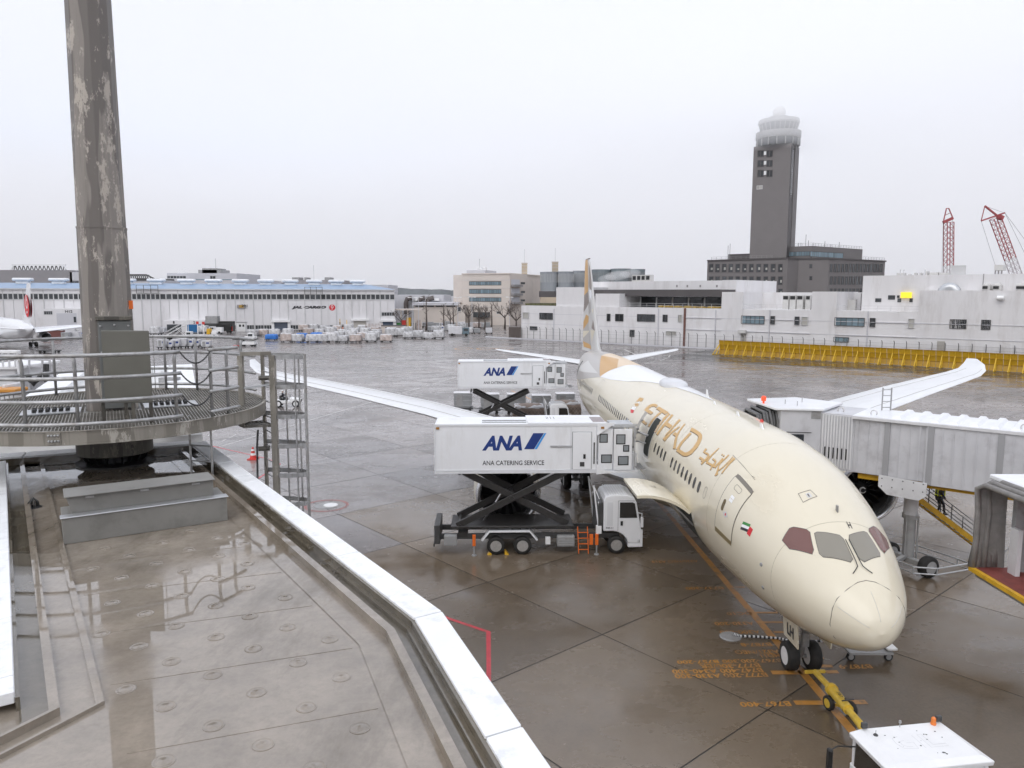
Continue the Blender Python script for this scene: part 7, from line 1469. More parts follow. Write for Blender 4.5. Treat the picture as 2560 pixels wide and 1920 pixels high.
# stains under the right-hand windows are weather marks of their own
def W3r(x0, y0, x1, y1, ff): return ff.rect(1500 + x0 / 3.456, 600 + y0 / 3.456, 1500 + x1 / 3.456, 600 + y1 / 3.456)
def W5r(x0, y0, x1, y1, ff): return ff.rect(2000 + x0 / 3.95, 480 + y0 / 3.95, 2000 + x1 / 3.95, 480 + y1 / 3.95)
for x0, x1 in ((1580, 1628), (1640, 1690), (1702, 1752), (1778, 1816)):
    r = W3r(x0, 478, x1, 548, W2); mb = MB(); W2.box(r[0], r[1], z_low, r[3], 0, -2, mb); a_ = mb.build('air_handling_unit', ac_m, wb, fix=False); q = W3r(x0 + 4, 484, x1 - 4, 514, W2); mb = MB(); W2.box(q[0], q[1], q[2], q[3], 0, .06, mb); mb.build('grille', black, a_, fix=False)
for x0, x1 in ((248, 276), (288, 315), (326, 352), (366, 394)):
    r = W3r(x0, 324, x1, 360, W3); zz = W3.px(1600, 703)[1]; mb = MB(); W3.box(r[0] - .2, r[1] + .2, zz, zz + 1.8, -2, -4, mb); a_ = mb.build('roof_unit', ac_m, wb, fix=False); mb = MB(); W3.box(r[0], r[1], zz + .4, zz + 1.5, -1.94, -2, mb); mb.build('grille', black, a_, fix=False)
for x, w in ((665, 12), (755, 12), (867, 12), (1010, 14)): r = W3r(x - w / 2, 388, x + w / 2, 408, W3); mb = MB(); W3.box(r[0], r[1], r[2], r[3], 0, .08, mb); mb.build('vent_opening', pipe_m, wb, fix=False)
for r in (W5r(745, 1050, 802, 1086, W4), W5r(872, 1020, 938, 1062, W4), W5r(960, 1020, 982, 1044, W4), W5r(965, 1050, 998, 1088, W4), W5r(1083, 1050, 1112, 1088, W4)): mb = MB(); W4.box(r[0], r[1], r[2], r[3], 0, .1, mb); mb.build('opening', win_d, wb, fix=False)
r = W5r(1004, 990, 1108, 1046, W4); mb = MB(); W4.box(r[0], r[1], r[2], r[3], .4, .6, mb); mb.build('lit_panel', mat('lit_amber', (.8, .55, .05), .4, emit=(1, .72, .03), estr=.55), wb, fix=False)
for x0, x1, y0, y1 in ((410, 545, 1062, 1140), (780, 880, 1105, 1145), (985, 1160, 1110, 1150), (1010, 1160, 1045, 1105)): r = W5r(x0, y0, x1, y1, W2); mb = MB(); W2.box(r[0], r[1], z_low, r[3], 0, -1.2, mb); mb.build('terrace_unit', ac_m, wb, fix=False)
for x in (610, 650): p = W2.px(2000 + x / 3.95, 480 + 1000 / 3.95); mb = MB(); mb.tube([W2.P(p[0], z_low, .2), W2.P(p[0], p[1], .2)], .12, 6); mb.build('flue', pipe_m, wb)
for x in (1130, 1152): r = W5r(x, 962, x + 18, 1030, W2); mb = MB(); W2.box(r[0], r[1], r[2], r[3], 0, -.6, mb); mb.build('tank', grey, wb, fix=False)
Wt = W.back(2)
r = W5r(1415, 910, 1575, 970, Wt); mb = MB(); c0 = (r[0] * .6 + r[1] * .4)
P = [(Wt.P(c0 + (r[1] - r[0]) * .42 * math.cos(a), zr2 - .6 + (r[3] - r[2]) * 1.0 * math.sin(a), 0)) for a in np.linspace(math.pi, .25, 9)]; mb.tube(P, 1.0, 10); mb.build('duct_elbow', alu, wb, smooth=40)
for x0, x1 in ((1797, 1872), (1903, 1982), (2130, 2240)):
    r = W5r(x0, 915, x1, 966, Wt); mb = MB(); Wt.box(r[0], r[1], zr2 - .3, r[3] + .3, 0, -3, mb); a_ = mb.build('exhaust_hood', ac_m, wb, fix=False, bevel=.4); q = W5r(x0 + 6, 930, x1 - 20, 962, Wt); mb = MB(); Wt.box(q[0], q[1], q[2] + .1, q[3], 0, .15, mb); mb.build('grille', black, a_, fix=False)
r = W5r(1955, 1032, 2020, 1062, W); mb = MB(); mb.cyl(W.P(r[0], (r[2] + r[3]) / 2, .7), W.P(r[1], (r[2] + r[3]) / 2, .7), .45, n=12); mb.build('floodlight', white, wb, smooth=40)
for x, w, y in ((950, 70, 795), (1285, 80, 790), (1390, 100, 792), (1035, 14, 808), (1095, 14, 795), (1150, 14, 795), (1210, 14, 780)): r = W5r(x - w / 2, y, x + w / 2, 830, W4); mb = MB(); W4.box(r[0], r[1], zr_ - .2, r[3], -3, -5, mb); mb.build('roof_box', ac_m, wb, fix=False)
for u, v in ((2241, 673), (2250, 673), (2304, 673)): p = W4.px(u, v); mb = MB(); mb.bar(W4.P(p[0], zr_, -3), W4.P(p[0], p[1], -3), .14); mb.build('roof_mast', frame_w, wb)
wt_ = thing('water_tank', 'square white panelled water tank on legs on the roof under the cranes', 'water tank', tuple(W4.P(W4.px(2490)[0], zr_, -4)))
r = W5r(1892, 715, 1975, 770, W4); mb = MB(); W4.box(r[0], r[1], r[2], r[3], -3, -7, mb); mb.build('tank', ac_m, wt_, fix=False)
for t in (r[0] + .2, (r[0] + r[1]) / 2, r[1] - .2): mb = MB(); mb.bar(W4.P(t, zr_, -3.2), W4.P(t, r[2], -3.2), .2); mb.build('leg', pipe_m, wt_)
mb = MB(); W4.box(W4.px(2363)[0], W4.px(2400)[0], zr_, zr_ + 1.9, -2, -2.1, mb); mb.build('roof_cage', frame_w, wb, fix=False)
# ---- fence posts before the white building
fp = [Vector((G(u, v).x, G(u, v).y, 0)) for u, v in ((1235, 845), (1303, 848), (1504, 860), (1798, 874))]
f_ = Fac((fp[1].x, fp[1].y), (fp[3].x, fp[3].y)); fe = thing('wire_fence', 'grey wire fence with bent top posts along the foot of the white building', 'fence', tuple(f_.P(0, 0)))
Lf = f_.px(2750)[0]; n = int(Lf / 2.35)
po = None
for k in range(n + 1):
    if po is None: mb = MB(); mb.tube([(0, 0, .3), (0, 0, 3.3), (.0, -.15, 3.55), (.0, -.45, 3.75)], .07, 6); po = mb.build('fence_post', frame_d, fe, local=True); o = po
    else: o = po.copy(); COL.objects.link(o)
    p = f_.P(2.35 * k, 0) - f_.P(0, 0); o.location = p; o.rotation_euler = (0, 0, math.atan2(f_.d.y, f_.d.x))
mb = MB()
for z in (.5, 1.5, 2.5, 3.2): mb.bar(f_.P(0, z), f_.P(Lf, z), .035)
mb.build('rail_wire', pipe_m, fe)
mb = MB()
for k in range(int(Lf / .5)): mb.bar(f_.P(.5 * k, .4), f_.P(.5 * k + .0, 3.2), .012)
for k in range(8): mb.bar(f_.P(0, .4 + .35 * k), f_.P(Lf, .4 + .35 * k), .012)
stuff(mb.build('wire_mesh', frame_w, fe))
mb = MB(); f_.box(-14, Lf, 0, .32, .35, -.35, mb); mb.build('concrete_kerb', wall_l, fe, fix=False)
# dark shed and container at the end of the fence
sh_ = thing('brown_shed', 'dark brown sheet metal shed at the left end of the white building', 'shed', tuple(G(1290, 845)))
mb = MB(); a, b = AT(1272, 736, 228), AT(1303, 736, 226); z = AT(1280, 817, 228).z; mb.box(a.x, b.x - .1, 226, 232, 0, z); mb.build('shed_wall', mat('shed_brown', (.12, .10, .09), .6, var=.15, vscale=1, stretch=(4, 4, .2)), sh_)
for k in range(9): x = a.x + (b.x - a.x) * (k + .5) / 9; mb = MB(); mb.box(x - .05, x + .05, 225.92, 226, 0, z); mb.build('sheet_rib', bpy.data.materials['shed_brown'], sh_)
# ---- yellow blast fence
y0, y1_ = G(1795, 886), G(2136, 907); YF = Fac((y0.x, y0.y), (y1_.x, y1_.y)); yb = thing('blast_fence', 'long yellow steel blast fence with slanted struts on the dark service road', 'blast fence', tuple(YF.P(0, 0)))
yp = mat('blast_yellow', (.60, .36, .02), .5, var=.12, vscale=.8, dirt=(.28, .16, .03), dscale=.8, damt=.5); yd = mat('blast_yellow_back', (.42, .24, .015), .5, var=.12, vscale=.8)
NU, US = 36, 2.12; protos = []
def ybox(t0, t1, zA, oA, zB, oB, th=.06): 
    mb = MB(); mb.hexa([YF.P(t0, zA, oA), YF.P(t1, zA, oA), YF.P(t1, zA, oA - th), YF.P(t0, zA, oA - th), YF.P(t0, zB, oB), YF.P(t1, zB, oB), YF.P(t1, zB, oB - th), YF.P(t0, zB, oB - th)]); return mb
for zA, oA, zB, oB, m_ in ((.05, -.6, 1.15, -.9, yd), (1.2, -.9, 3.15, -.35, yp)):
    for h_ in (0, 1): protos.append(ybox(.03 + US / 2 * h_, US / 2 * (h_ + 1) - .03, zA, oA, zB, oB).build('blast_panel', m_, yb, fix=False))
mb = MB(); mb.bar(YF.P(.0, .06, .9), YF.P(.0, 2.3, -.55), .13); mb.bar(YF.P(0, .06, .9), YF.P(0, 1.2, -.8), .10); mb.bar(YF.P(0, .06, .9), YF.P(0, .06, -.9), .12); mb.bar(YF.P(0, .05, -.55), YF.P(0, 1.2, -.86), .11); mb.bar(YF.P(0, 1.2, -.86), YF.P(0, 3.15, -.30), .11); protos.append(mb.build('strut', mat('strut_yellow', (.68, .44, .03), .45), yb))
for k in range(1, NU):
    for p in protos: c = copy_part(p, yb, YF.d * (US * k))
mb = MB()
for z, o in ((1.17, -.82), (3.15, -.28), (2.15, -.52)): mb.bar(YF.P(0, z, o), YF.P(US * NU, z, o), .09)
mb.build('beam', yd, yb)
mb = MB(); mb.bar(YF.P(-.8, .05, 1), YF.P(0, 2.2, -.5), .14); mb.bar(YF.P(-.8, .05, 1), YF.P(-.4, .05, -1), .14); mb.build('end_strut', bpy.data.materials['strut_yellow'], yb)
# ---- control tower and its podium
P1 = Fac((AT(1766, 736, 312).x, 312), (AT(1965, 736, 290).x, 290)); P2 = Fac((AT(2068, 736, 291).x, 291), (AT(2208, 736, 314).x, 314)); pz = P1.px(1870, 650)[1]
pod = thing('podium_building', 'dark brown grey office podium with rows of small windows under the control tower', 'office building', tuple(P1.P(0, 0)))
a, b, c, d = P1.P(0, 0), P1.P(P1.L, 0), P2.P(0, 0), P2.P(P2.L, 0); m1 = b.lerp(c, .35) + Vector((0, 3.5, 0))
mb = MB(); mb.prism([a, b, m1, c, d, d + Vector((10, 30, 0)), a + Vector((25, 50, 0))], (0, 0, pz)); mb.build('wall', wall_d, pod)
mb = MB(); mb.prism([flat(x, pz) for x in (a + Vector((-.3, -.3, 0)), b + Vector((0, -.4, 0)), m1 + Vector((0, -.4, 0)), c + Vector((0, -.4, 0)), d + Vector((.5, -.1, 0)), d + Vector((10, 30, 0)), a + Vector((25, 50, 0)))], (0, 0, .5)); mb.build('parapet', wall_d2, pod)
for j, (ya, yb_) in enumerate(((210, 275), (318, 385), (425, 470))):
    for x in (945, 1000, 1058, 1115, 1175, 1233, 1293, 1355, 1417, 1480, 1543):
        r = P1.rect(1500 + x / 3.456, 600 + ya / 3.456, 1500 + (x + 30) / 3.456, 600 + yb_ / 3.456); w_ = window(P1, r, pod, win_d, wall_d2, 1, fw=.18, o=.1); mb = MB(); P1.box(r[0] + .7, r[1] - .1, r[2] + (r[3] - r[2]) * .25, r[2] + (r[3] - r[2]) * random.choice((.45, .55, .6)), 0, .06, mb); mb.build('blind', win_l, w_, fix=False)
for ya, yb_ in ((712, 790), (835, 912), (955, 1010)):
    for x in (298, 337, 375, 412, 449, 486, 520, 555, 590, 625, 660, 693, 727, 758, 792): window(P2, P2.rect(2000 + x / 3.95, 480 + ya / 3.95, 2000 + (x + 17) / 3.95, 480 + yb_ / 3.95), pod, win_d, wall_d2, 1, fw=.12, o=.12)
Pm = Fac((m1.x, m1.y), (c.x, c.y))
for v in (661, 691): window(Pm, Pm.rect(2024, v, 2030, v + 9), pod, win_d, wall_d2)
Q1 = Fac((AT(1925, 736, 306).x, 306), (AT(2025, 736, 296).x, 296)); Q2 = Fac((Q1.P(Q1.L, 0).x, Q1.P(Q1.L, 0).y), (AT(2150, 736, 318).x, 318)); qz = Q1.px(1990, 616)[1]
a, b, c = Q1.P(0, 0), Q1.P(Q1.L, 0), Q2.P(Q2.L, 0); mb = MB(); mb.prism([flat(x, pz) for x in (a, b, c, c + Vector((5, 20, 0)), a + Vector((5, 30, 0)))], (0, 0, qz - pz)); mb.build('penthouse', wall_d, pod)
window(Q1, Q1.rect(1945, 630, 2024, 640), pod, win_b, wall_d2, 12, fw=.15); window(Q2, Q2.rect(2026, 631, 2107, 643), pod, win_b, wall_d2, 16, fw=.15)
mb = MB(); Q1.box(Q1.px(1815)[0], Q1.px(1925)[0], pz + .5, Q1.px(1870, 634)[1], 0, -20, mb); mb.build('rear_penthouse', wall_d2, pod, fix=False)
for (f, u0, u1, z) in ((P1, 1772, 1922, pz + .5), (Q1, 1930, 2024, qz), (Q2, 2026, 2148, qz), (P2, 2152, 2206, pz + .5)):
    mb = MB(); a_, b_ = f.px(u0)[0], f.px(u1)[0]
    for zz in (.5, 1.1): mb.bar(f.P(a_, z + zz, -.6), f.P(b_, z + zz, -.6), .08)
    n = max(2, int((b_ - a_) / 2));
    for k in range(n + 1): mb.bar(f.P(a_ + (b_ - a_) * k / n, z, -.6), f.P(a_ + (b_ - a_) * k / n, z + 1.1, -.6), .07)
    mb.build('roof_rail', pipe_m, pod)
for u, v, f, z in ((1817, 608, P1, pz), (1812, 613, P1, pz), (2033, 585, Q2, qz), (2015, 600, Q1, qz), (2080, 602, Q2, qz), (2116, 604, Q2, qz), (2095, 610, Q2, qz), (1990, 606, Q1, qz), (1996, 606, Q1, qz), (1966, 600, Q1, qz)): p = f.px(u, v); mb = MB(); mb.bar(f.P(p[0], z, -3), f.P(p[0], p[1], -3), .16); mb.build('roof_mast', pipe_m, pod)
T1f = Fac((AT(1870, 736, 306).x, 306), (AT(1961, 736, 298).x, 298)); tz = T1f.px(1915, 364)[1]
twr = thing('control_tower', 'tall dark control tower with ringed glass cab and white radome fading into low cloud', 'control tower', tuple(T1f.P(T1f.L / 2, 0, -8)))
TW = T1f.L; TD = 11.5
tw_m = mat('hazed_concrete', (.185, .172, .170), .55, var=.05, vscale=.15)  # base tone lifted in place of haze before the tower
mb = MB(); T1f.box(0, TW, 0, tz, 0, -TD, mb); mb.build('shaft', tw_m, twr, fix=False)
mb = MB(); T1f.box(TW - .2, TW + .06, 0, tz - 1, -.6, -5.4, mb); mb.build('stair_slot', wall_d2, twr, fix=False)
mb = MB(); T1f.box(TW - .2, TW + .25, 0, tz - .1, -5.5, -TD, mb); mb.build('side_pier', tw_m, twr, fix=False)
zs = T1f.px(1965, 486)[1]
for k in range(22): z = zs + (tz - zs - 2) * k / 22; mb = MB(); T1f.box(TW - .1, TW + .12, z, z + (tz - zs) / 22 - .35, -1.0, -4.4, mb); mb.build('slot_pane', win_d, twr, fix=False)
for ya, yb_ in ((398, 442), (475, 518), (552, 598)):
    for x in (612, 634, 682, 702): window(T1f, T1f.rect(1700 + x / 3.13, 250 + ya / 3.13, 1700 + (x + 18) / 3.13, 250 + yb_ / 3.13), twr, win_d, wall_d2, 1, fw=.2, o=.15)
    r = T1f.rect(1700 + 657 / 3.13, 250 + (ya + 4) / 3.13, 1700 + 675 / 3.13, 250 + (yb_ - 12) / 3.13); mb = MB(); T1f.box(r[0], r[1], r[2], r[3], 0, .15, mb); mb.build('blind', white, twr, fix=False)
r = T1f.rect(1893, 465, 1905, 472); window(T1f, r, twr, win_l, frame_w, 2, fw=.2)
tc3 = T1f.P(TW / 2 + .6, 0, -TD / 2)
def zv(v): p = _ray(1937, v); return CH + p.z / p.y * tc3.y
k_ = tc3.y / CF
mb = MB(); mb.lathe([(tz, 8.0), (zv(347), 8.0)], tc3, (0, 0, 1), 40); mb.build('equipment_floor', win_d, twr, smooth=40)
for k in range(16): a_ = 2 * math.pi * k / 16; p = tc3 + Vector((math.cos(a_), math.sin(a_), 0)) * 8.05; mb = MB(); mb.bar(flat(p, tz), flat(p, zv(347)), .7, .3); mb.build('floor_pier', grey, twr)
mb = MB(); mb.lathe([(zv(350), 8.2), (zv(347), 8.5), (zv(332), 8.5), (zv(331), 7.2)], tc3, (0, 0, 1), 48); mb.build('balcony_ring', grey, twr, smooth=40)
mb = MB(); mb.lathe([(zv(331), 6.6), (zv(311), 7.5)], tc3, (0, 0, 1), 24); cabg = mb.build('cab_glass', win_d, twr)
for k in range(24): a_ = 2 * math.pi * k / 24; d_ = Vector((math.cos(a_), math.sin(a_), 0)); mb = MB(); mb.bar(flat(tc3, zv(331)) + d_ * 6.62, flat(tc3, zv(311)) + d_ * 7.52, .22); mb.build('cab_mullion', pipe_m, cabg)
mb = MB(); mb.lathe([(zv(312), 7.5), (zv(309), 7.8), (zv(301), 7.6), (zv(300), 6.8)], tc3, (0, 0, 1), 48); mb.build('cab_roof', grey, twr, smooth=40)
mb = MB(); mb.lathe([(zv(301), 3.6), (zv(292), 3.5), (zv(290), 2.6)], tc3, (0, 0, 1), 32); mb.build('radar_base', grey, twr, smooth=40)
mb = MB(); mb.lathe([(zv(280.5) + 2.4 * math.sin(a_), max(.01, 2.4 * math.cos(a_))) for a_ in np.linspace(-1.45, 1.57, 16)], tc3, (0, 0, 1), 28); mb.build('radome', dwhite, twr, smooth=1)
for a_ in (.3, 1.2, 2.4, 3.6, 4.4, 5.5): p = tc3 + Vector((math.cos(a_), math.sin(a_), 0)) * 6.8; mb = MB(); mb.bar(flat(p, zv(301)), flat(p, zv(294)), .14); mb.build('whip_antenna', frame_w, twr)
# ---- cranes
cr_red = mat('hazed_crane_red', (.36, .075, .08), .5); cr_w = mat('hazed_crane_white', (.55, .51, .52), .5)  # red and white paled in the colour to stand in for haze
def lattice(parent, A, B, w, n, m_, m2, switch=(.0, .45)):
    A, B = Vector(A), Vector(B); d = (B - A).normalized(); sx = Vector((1, 0, 0)); sx = (sx - d * sx.dot(d)).normalized(); sy = d.cross(sx)
    for k in range(n):
        p, q = A.lerp(B, k / n), A.lerp(B, (k + 1) / n); t = (k + .5) / n; mm = m_ if t > .58 or t < .12 else m2; mb = MB()
        C = [(sx * a + sy * b) * w / 2 for a, b in ((-1, -1), (1, -1), (1, 1), (-1, 1))]
        for i in range(4): mb.bar(p + C[i], q + C[i], .34); mb.bar(p + C[i], q + C[(i + 1) % 4], .16); mb.bar(q + C[i], q + C[(i + 1) % 4], .16)
        mb.build('boom_section', mm, parent)
c1 = thing('crawler_crane', 'red and white lattice crane seen end on, standing upright behind the white building', 'crane', tuple(AT(2378, 736, 420)), group='lattice cranes')
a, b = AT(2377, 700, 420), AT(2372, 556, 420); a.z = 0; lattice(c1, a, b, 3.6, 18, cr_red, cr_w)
h1, h2, h3 = AT(2358, 556, 420), AT(2382, 545, 420), AT(2366, 521, 420)
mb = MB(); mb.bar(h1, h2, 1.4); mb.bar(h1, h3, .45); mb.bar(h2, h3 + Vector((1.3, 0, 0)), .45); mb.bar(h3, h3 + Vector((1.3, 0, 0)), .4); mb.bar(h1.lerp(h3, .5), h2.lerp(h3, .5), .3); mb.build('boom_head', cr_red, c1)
for u in (2358, 2364, 2383, 2388): mb = MB(); mb.bar(h1 if u < 2370 else h2, flat(AT(u, 700, 420), 2), .10); mb.build('hoist_rope', pipe_m, c1)
c2 = thing('crawler_crane', 'red and white lattice crane with slanted boom and raised jib above the right roof', 'crane', tuple(AT(2560, 736, 400)), group='lattice cranes')
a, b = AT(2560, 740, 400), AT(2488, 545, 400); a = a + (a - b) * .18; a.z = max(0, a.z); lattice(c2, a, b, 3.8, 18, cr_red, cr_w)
h1, h2, h3, h4 = AT(2453, 552, 400), AT(2512, 532, 400), AT(2462, 515, 400), AT(2495, 541, 400)
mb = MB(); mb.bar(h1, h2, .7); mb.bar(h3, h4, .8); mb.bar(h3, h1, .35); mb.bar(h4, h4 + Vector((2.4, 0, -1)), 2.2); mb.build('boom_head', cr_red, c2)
for p, u, v in ((h1, 2490, 670), (h2, 2575, 660), (h2, 2600, 650), (h3, 2510, 532)): mb = MB(); mb.bar(p, AT(u, v, 400), .12); mb.build('hoist_rope', pipe_m, c2)

mb = MB(); rnd = random.Random(4); Xs = [-3200 + 40 * k for k in range(161)]; Zs = [24 + 9 * rnd.random() + 6 * math.sin(k * .21) for k in range(161)]
for k in range(160): mb.add([(Xs[k], 3000, -.01), (Xs[k + 1], 3000, -.01), (Xs[k + 1], 3010, Zs[k + 1]), (Xs[k], 3010, Zs[k]), (Xs[k + 1], 3200, -.01), (Xs[k], 3200, -.01)], [(0, 1, 2, 3), (3, 2, 4, 5)])
stuff(mb.build('far_woods', mat('far_woods', (.20, .215, .225), .9, var=.2, vscale=.02)))  # mist over the distance is mixed into this grey
# ================================================================ people
skin_m = mat('skin', (.45, .28, .20), .5)
def body(J, E, rad, name, m, parent, root=0):
    me = bpy.data.meshes.new(name); me.from_pydata([tuple(j) for j in J], E, []); o = bpy.data.objects.new(name, me); COL.objects.link(o); me.materials.append(m)
    sk = o.modifiers.new('skin', 'SKIN'); sk.use_smooth_shade = True
    for i, v in enumerate(me.skin_vertices[0].data): v.radius = (rad[i], rad[i]); v.use_root = i == root
    o.modifiers.new('sub', 'SUBSURF').levels = 1; o.modifiers['sub'].render_levels = 2
    o.parent = parent; return o
def hand(parent, w, dr, sd):          # palm, four unequal curled fingers and a thumb from the side
    dr = Vector(dr).normalized(); sd = Vector(sd).normalized(); up = dr.cross(sd)
    J = [w, w + dr * .05, w + dr * .085]; E = [(0, 1), (1, 2)]; rd = [.022, .028, .024]
    for k, L in enumerate((.062, .072, .068, .052)):
        o = sd * (.027 - .018 * k); i = len(J); J += [w + dr * .085 + o, w + dr * (.085 + L * .6) + o + up * .012, w + dr * (.085 + L * .8) + o + up * .04]; E += [(2, i), (i, i + 1), (i + 1, i + 2)]; rd += [.010, .009, .008]
    i = len(J); J += [w + dr * .03 + sd * .035, w + dr * .065 + sd * .05 + up * .02]; E += [(1, i), (i, i + 1)]; rd += [.011, .009]
    return body(J, E, rd, 'hand', skin_m, parent)
def head(parent, c, face, helmet=None, hair=black):
    face = Vector(face).normalized(); rt = face.cross(Vector((0, 0, 1))).normalized(); mb = MB(); rings = []
    for a in np.linspace(-1.5, 1.5, 11):
        rr = math.cos(a); z = math.sin(a) * .125; chin = .75 if a < -.6 else 1
        rings.append([c + rt * (.078 * rr * chin * math.cos(t)) + face * (.098 * rr * math.sin(t) * (1 if a > -.8 else .8)) + Vector((0, 0, z)) for t in (2 * math.pi * k / 14 for k in range(14))])
    mb.loft(rings); h = mb.build('head', skin_m, parent, local=True, smooth=1)
    mb = MB(); mb.hexa([c + face * .09 + rt * s * .015 + Vector((0, 0, z)) for z, s in ((-.02, -1), (-.02, 1))] + [c + face * .125 + rt * s * .01 + Vector((0, 0, -.02)) for s in (1, -1)] + [c + face * .092 + rt * s * .008 + Vector((0, 0, .03)) for s in (-1, 1)] + [c + face * .10 + rt * s * .006 + Vector((0, 0, .03)) for s in (1, -1)]); mb.build('nose', skin_m, h, local=True)
    for s in (-1, 1):
        mb = MB(); mb.lathe([(0, .012), (.004, .009)], c + face * .09 + rt * s * .03 + Vector((0, 0, .02)), face, 8); mb.build('eye', black, h, local=True)
        mb = MB(); mb.lathe([(0, .022), (.015, .025), (.02, .01)], c + rt * s * .074, rt * s, 8); mb.build('ear', skin_m, h, local=True)
    mb = MB(); mb.bar(c + face * .088 - rt * .022 + Vector((0, 0, -.06)), c + face * .088 + rt * .022 + Vector((0, 0, -.06)), .008); mb.build('mouth', red_print, h, local=True)
    mb = MB(); mb.lathe([(.02, .10), (.07, .105), (.11, .09), (.14, .05), (.15, .004)], c - face * .01, (0, 0, 1), 16); mb.build('helmet' if helmet else 'hair', helmet or hair, h, local=True, smooth=1)
def person(loc, rz, label, pose, top, legs, vest=None, helmet=None):
    p = thing('person', label, 'person', loc, rz); V = Vector; J = [V(x) for x in pose]
    # pelvis, waist, chest, neck, L sh, L elbow, L wrist, R sh, R elbow, R wrist
    body(J[:10], [(0, 1), (1, 2), (2, 3), (2, 4), (4, 5), (5, 6), (2, 7), (7, 8), (8, 9)], [.14, .125, .15, .06, .075, .055, .042, .075, .055, .042], 'jacket', top, p)
    body([J[0], J[10], J[11], J[12], J[13], J[14], J[15]], [(0, 1), (1, 2), (2, 3), (0, 4), (4, 5), (5, 6)], [.14, .095, .065, .05, .095, .065, .05], 'trousers', legs, p)
    for k in (12, 15):
        mb = MB(); f = J[k]; mb.hexa([f + V(q) for q in ((-.05, -.05, -.09), (.18, -.05, -.09), (.18, .05, -.09), (-.05, .05, -.09), (-.05, -.045, .02), (.12, -.04, -.02), (.12, .04, -.02), (-.05, .045, .02))]); mb.build('shoe', black, p, local=True, bevel=.01)
    for k, s in ((6, 1), (9, -1)): hand(p, J[k], J[k] - J[k - 1], (0, -s, 0))
    mb = MB(); mb.cyl(J[3] - V((0, 0, .05)), J[3] + V((.02, 0, .06)), .055, n=10); mb.build('neck', skin_m, p, local=True)
    head(p, J[3] + V((.03, 0, .17)), (1, 0, -.15), helmet)
    if vest:
        ch = J[2]; w = J[1]
        mb = MB(); mb.loft([[V((w.x + .16 * math.cos(t), .20 * math.sin(t), w.z - .12)) for t in (2 * math.pi * k / 20 for k in range(20))], [V((ch.x + .165 * math.cos(t), .215 * math.sin(t), ch.z + .02)) for t in (2 * math.pi * k / 20 for k in range(20))], [V((ch.x + .12 * math.cos(t), .15 * math.sin(t), ch.z + .14)) for t in (2 * math.pi * k / 20 for k in range(20))]], caps=False); mb.build('vest', dgrey, p, local=True, smooth=1)
        for y in (-.09, .09):
            mb = MB(); P = [V((ch.x - .20, y, w.z - .1)), V((ch.x - .19, y, ch.z)), V((ch.x - .12, y, ch.z + .16)), V((ch.x + .10, y, ch.z + .16)), V((ch.x + .185, y, ch.z)), V((ch.x + .2, y, w.z - .1))]; mb.tube(P, .026, 5); mb.build('vest_stripe', vest, p, local=True)
        mb = MB(); mb.tube([V((w.x + .185 * math.cos(t), .225 * math.sin(t), w.z - .05)) for t in (2 * math.pi * k / 16 for k in range(16))], .026, 5, closed=True); mb.build('vest_belt', vest, p, local=True)
    return p
hv = mat('vest_yellow', (.75, .80, .05), .5); dk = mat('dark_workwear', (.035, .035, .045), .7, var=.2, vscale=8)
WALK = [(0, 0, .98), (.0, 0, 1.14), (.03, 0, 1.36), (.05, 0, 1.52), (.02, .20, 1.42), (-.02, .26, 1.14), (.10, .27, .92), (.02, -.20, 1.42), (.0, -.27, 1.14), (.14, -.28, .94), (0, .10, .93), (.12, .10, .50), (.02, .10, .10), (0, -.10, .93), (.20, -.10, .56), (.26, -.10, .14)]
tt = .55; sp_ = T0 + sdv * tt + sw * .65
person((sp_.x, sp_.y, sp_.z + .02), math.atan2(sh.y, sh.x), 'ground worker in a yellow striped vest walking down the service stairs', WALK, dk, dk, vest=hv)
# ================================================================ ramp vehicles
q = G(714, 1019); JP = (q.x, q.y + .8, 0)
jeep = thing('tow_tractor', 'open white tow tractor driven across the empty apron beyond the ladder cage', 'tractor', JP, R(6))
def vb(mb, name, m, parent, **k): return mb.build(name, m, parent, local=True, **k)
mb = MB(); mb.hexa([(-1.35, -.65, .45), (.35, -.65, .45), (.35, .65, .45), (-1.35, .65, .45), (-1.35, -.65, .85), (.35, -.65, .75), (.35, .65, .75), (-1.35, .65, .85)]); vb(mb, 'body', tugw, jeep, bevel=.04)
mb = MB(); mb.hexa([(.35, -.6, .5), (1.6, -.55, .5), (1.6, .55, .5), (.35, .6, .5), (.35, -.55, 1.1), (1.55, -.5, .95), (1.55, .5, .95), (.35, .55, 1.1)]); vb(mb, 'bonnet', tugw, jeep, bevel=.05)
mb = MB(); mb.box(1.6, 1.64, -.4, .4, .6, .9); vb(mb, 'grille', dgrey, jeep)
for y in (-.45, .45): mb = MB(); mb.lathe([(0, .09), (.03, .08)], (1.6, y, .82), (1, 0, 0), 12); vb(mb, 'headlight', white, jeep)
mb = MB(); mb.box(-.75, -.3, -.45, .45, .8, 1.0); mb.box(-.85, -.72, -.45, .45, .9, 1.35); vb(mb, 'seat', black, jeep, bevel=.03)
mb = MB(); mb.tube([(.33 + .0, .17 * math.cos(t), 1.28 + .17 * math.sin(t)) for t in (2 * math.pi * k / 12 for k in range(12))], .018, 5, closed=True); vb(mb, 'steering_wheel', black, jeep)
for x in (-.95, 1.05):
    for y in (-.62, .62): a, b = MB(), MB(); wheel(a, b, (x, y, .42), .42, .26); t_ = vb(a, 'tyre', rubber, jeep, smooth=50); vb(b, 'rim', white, t_, smooth=40)
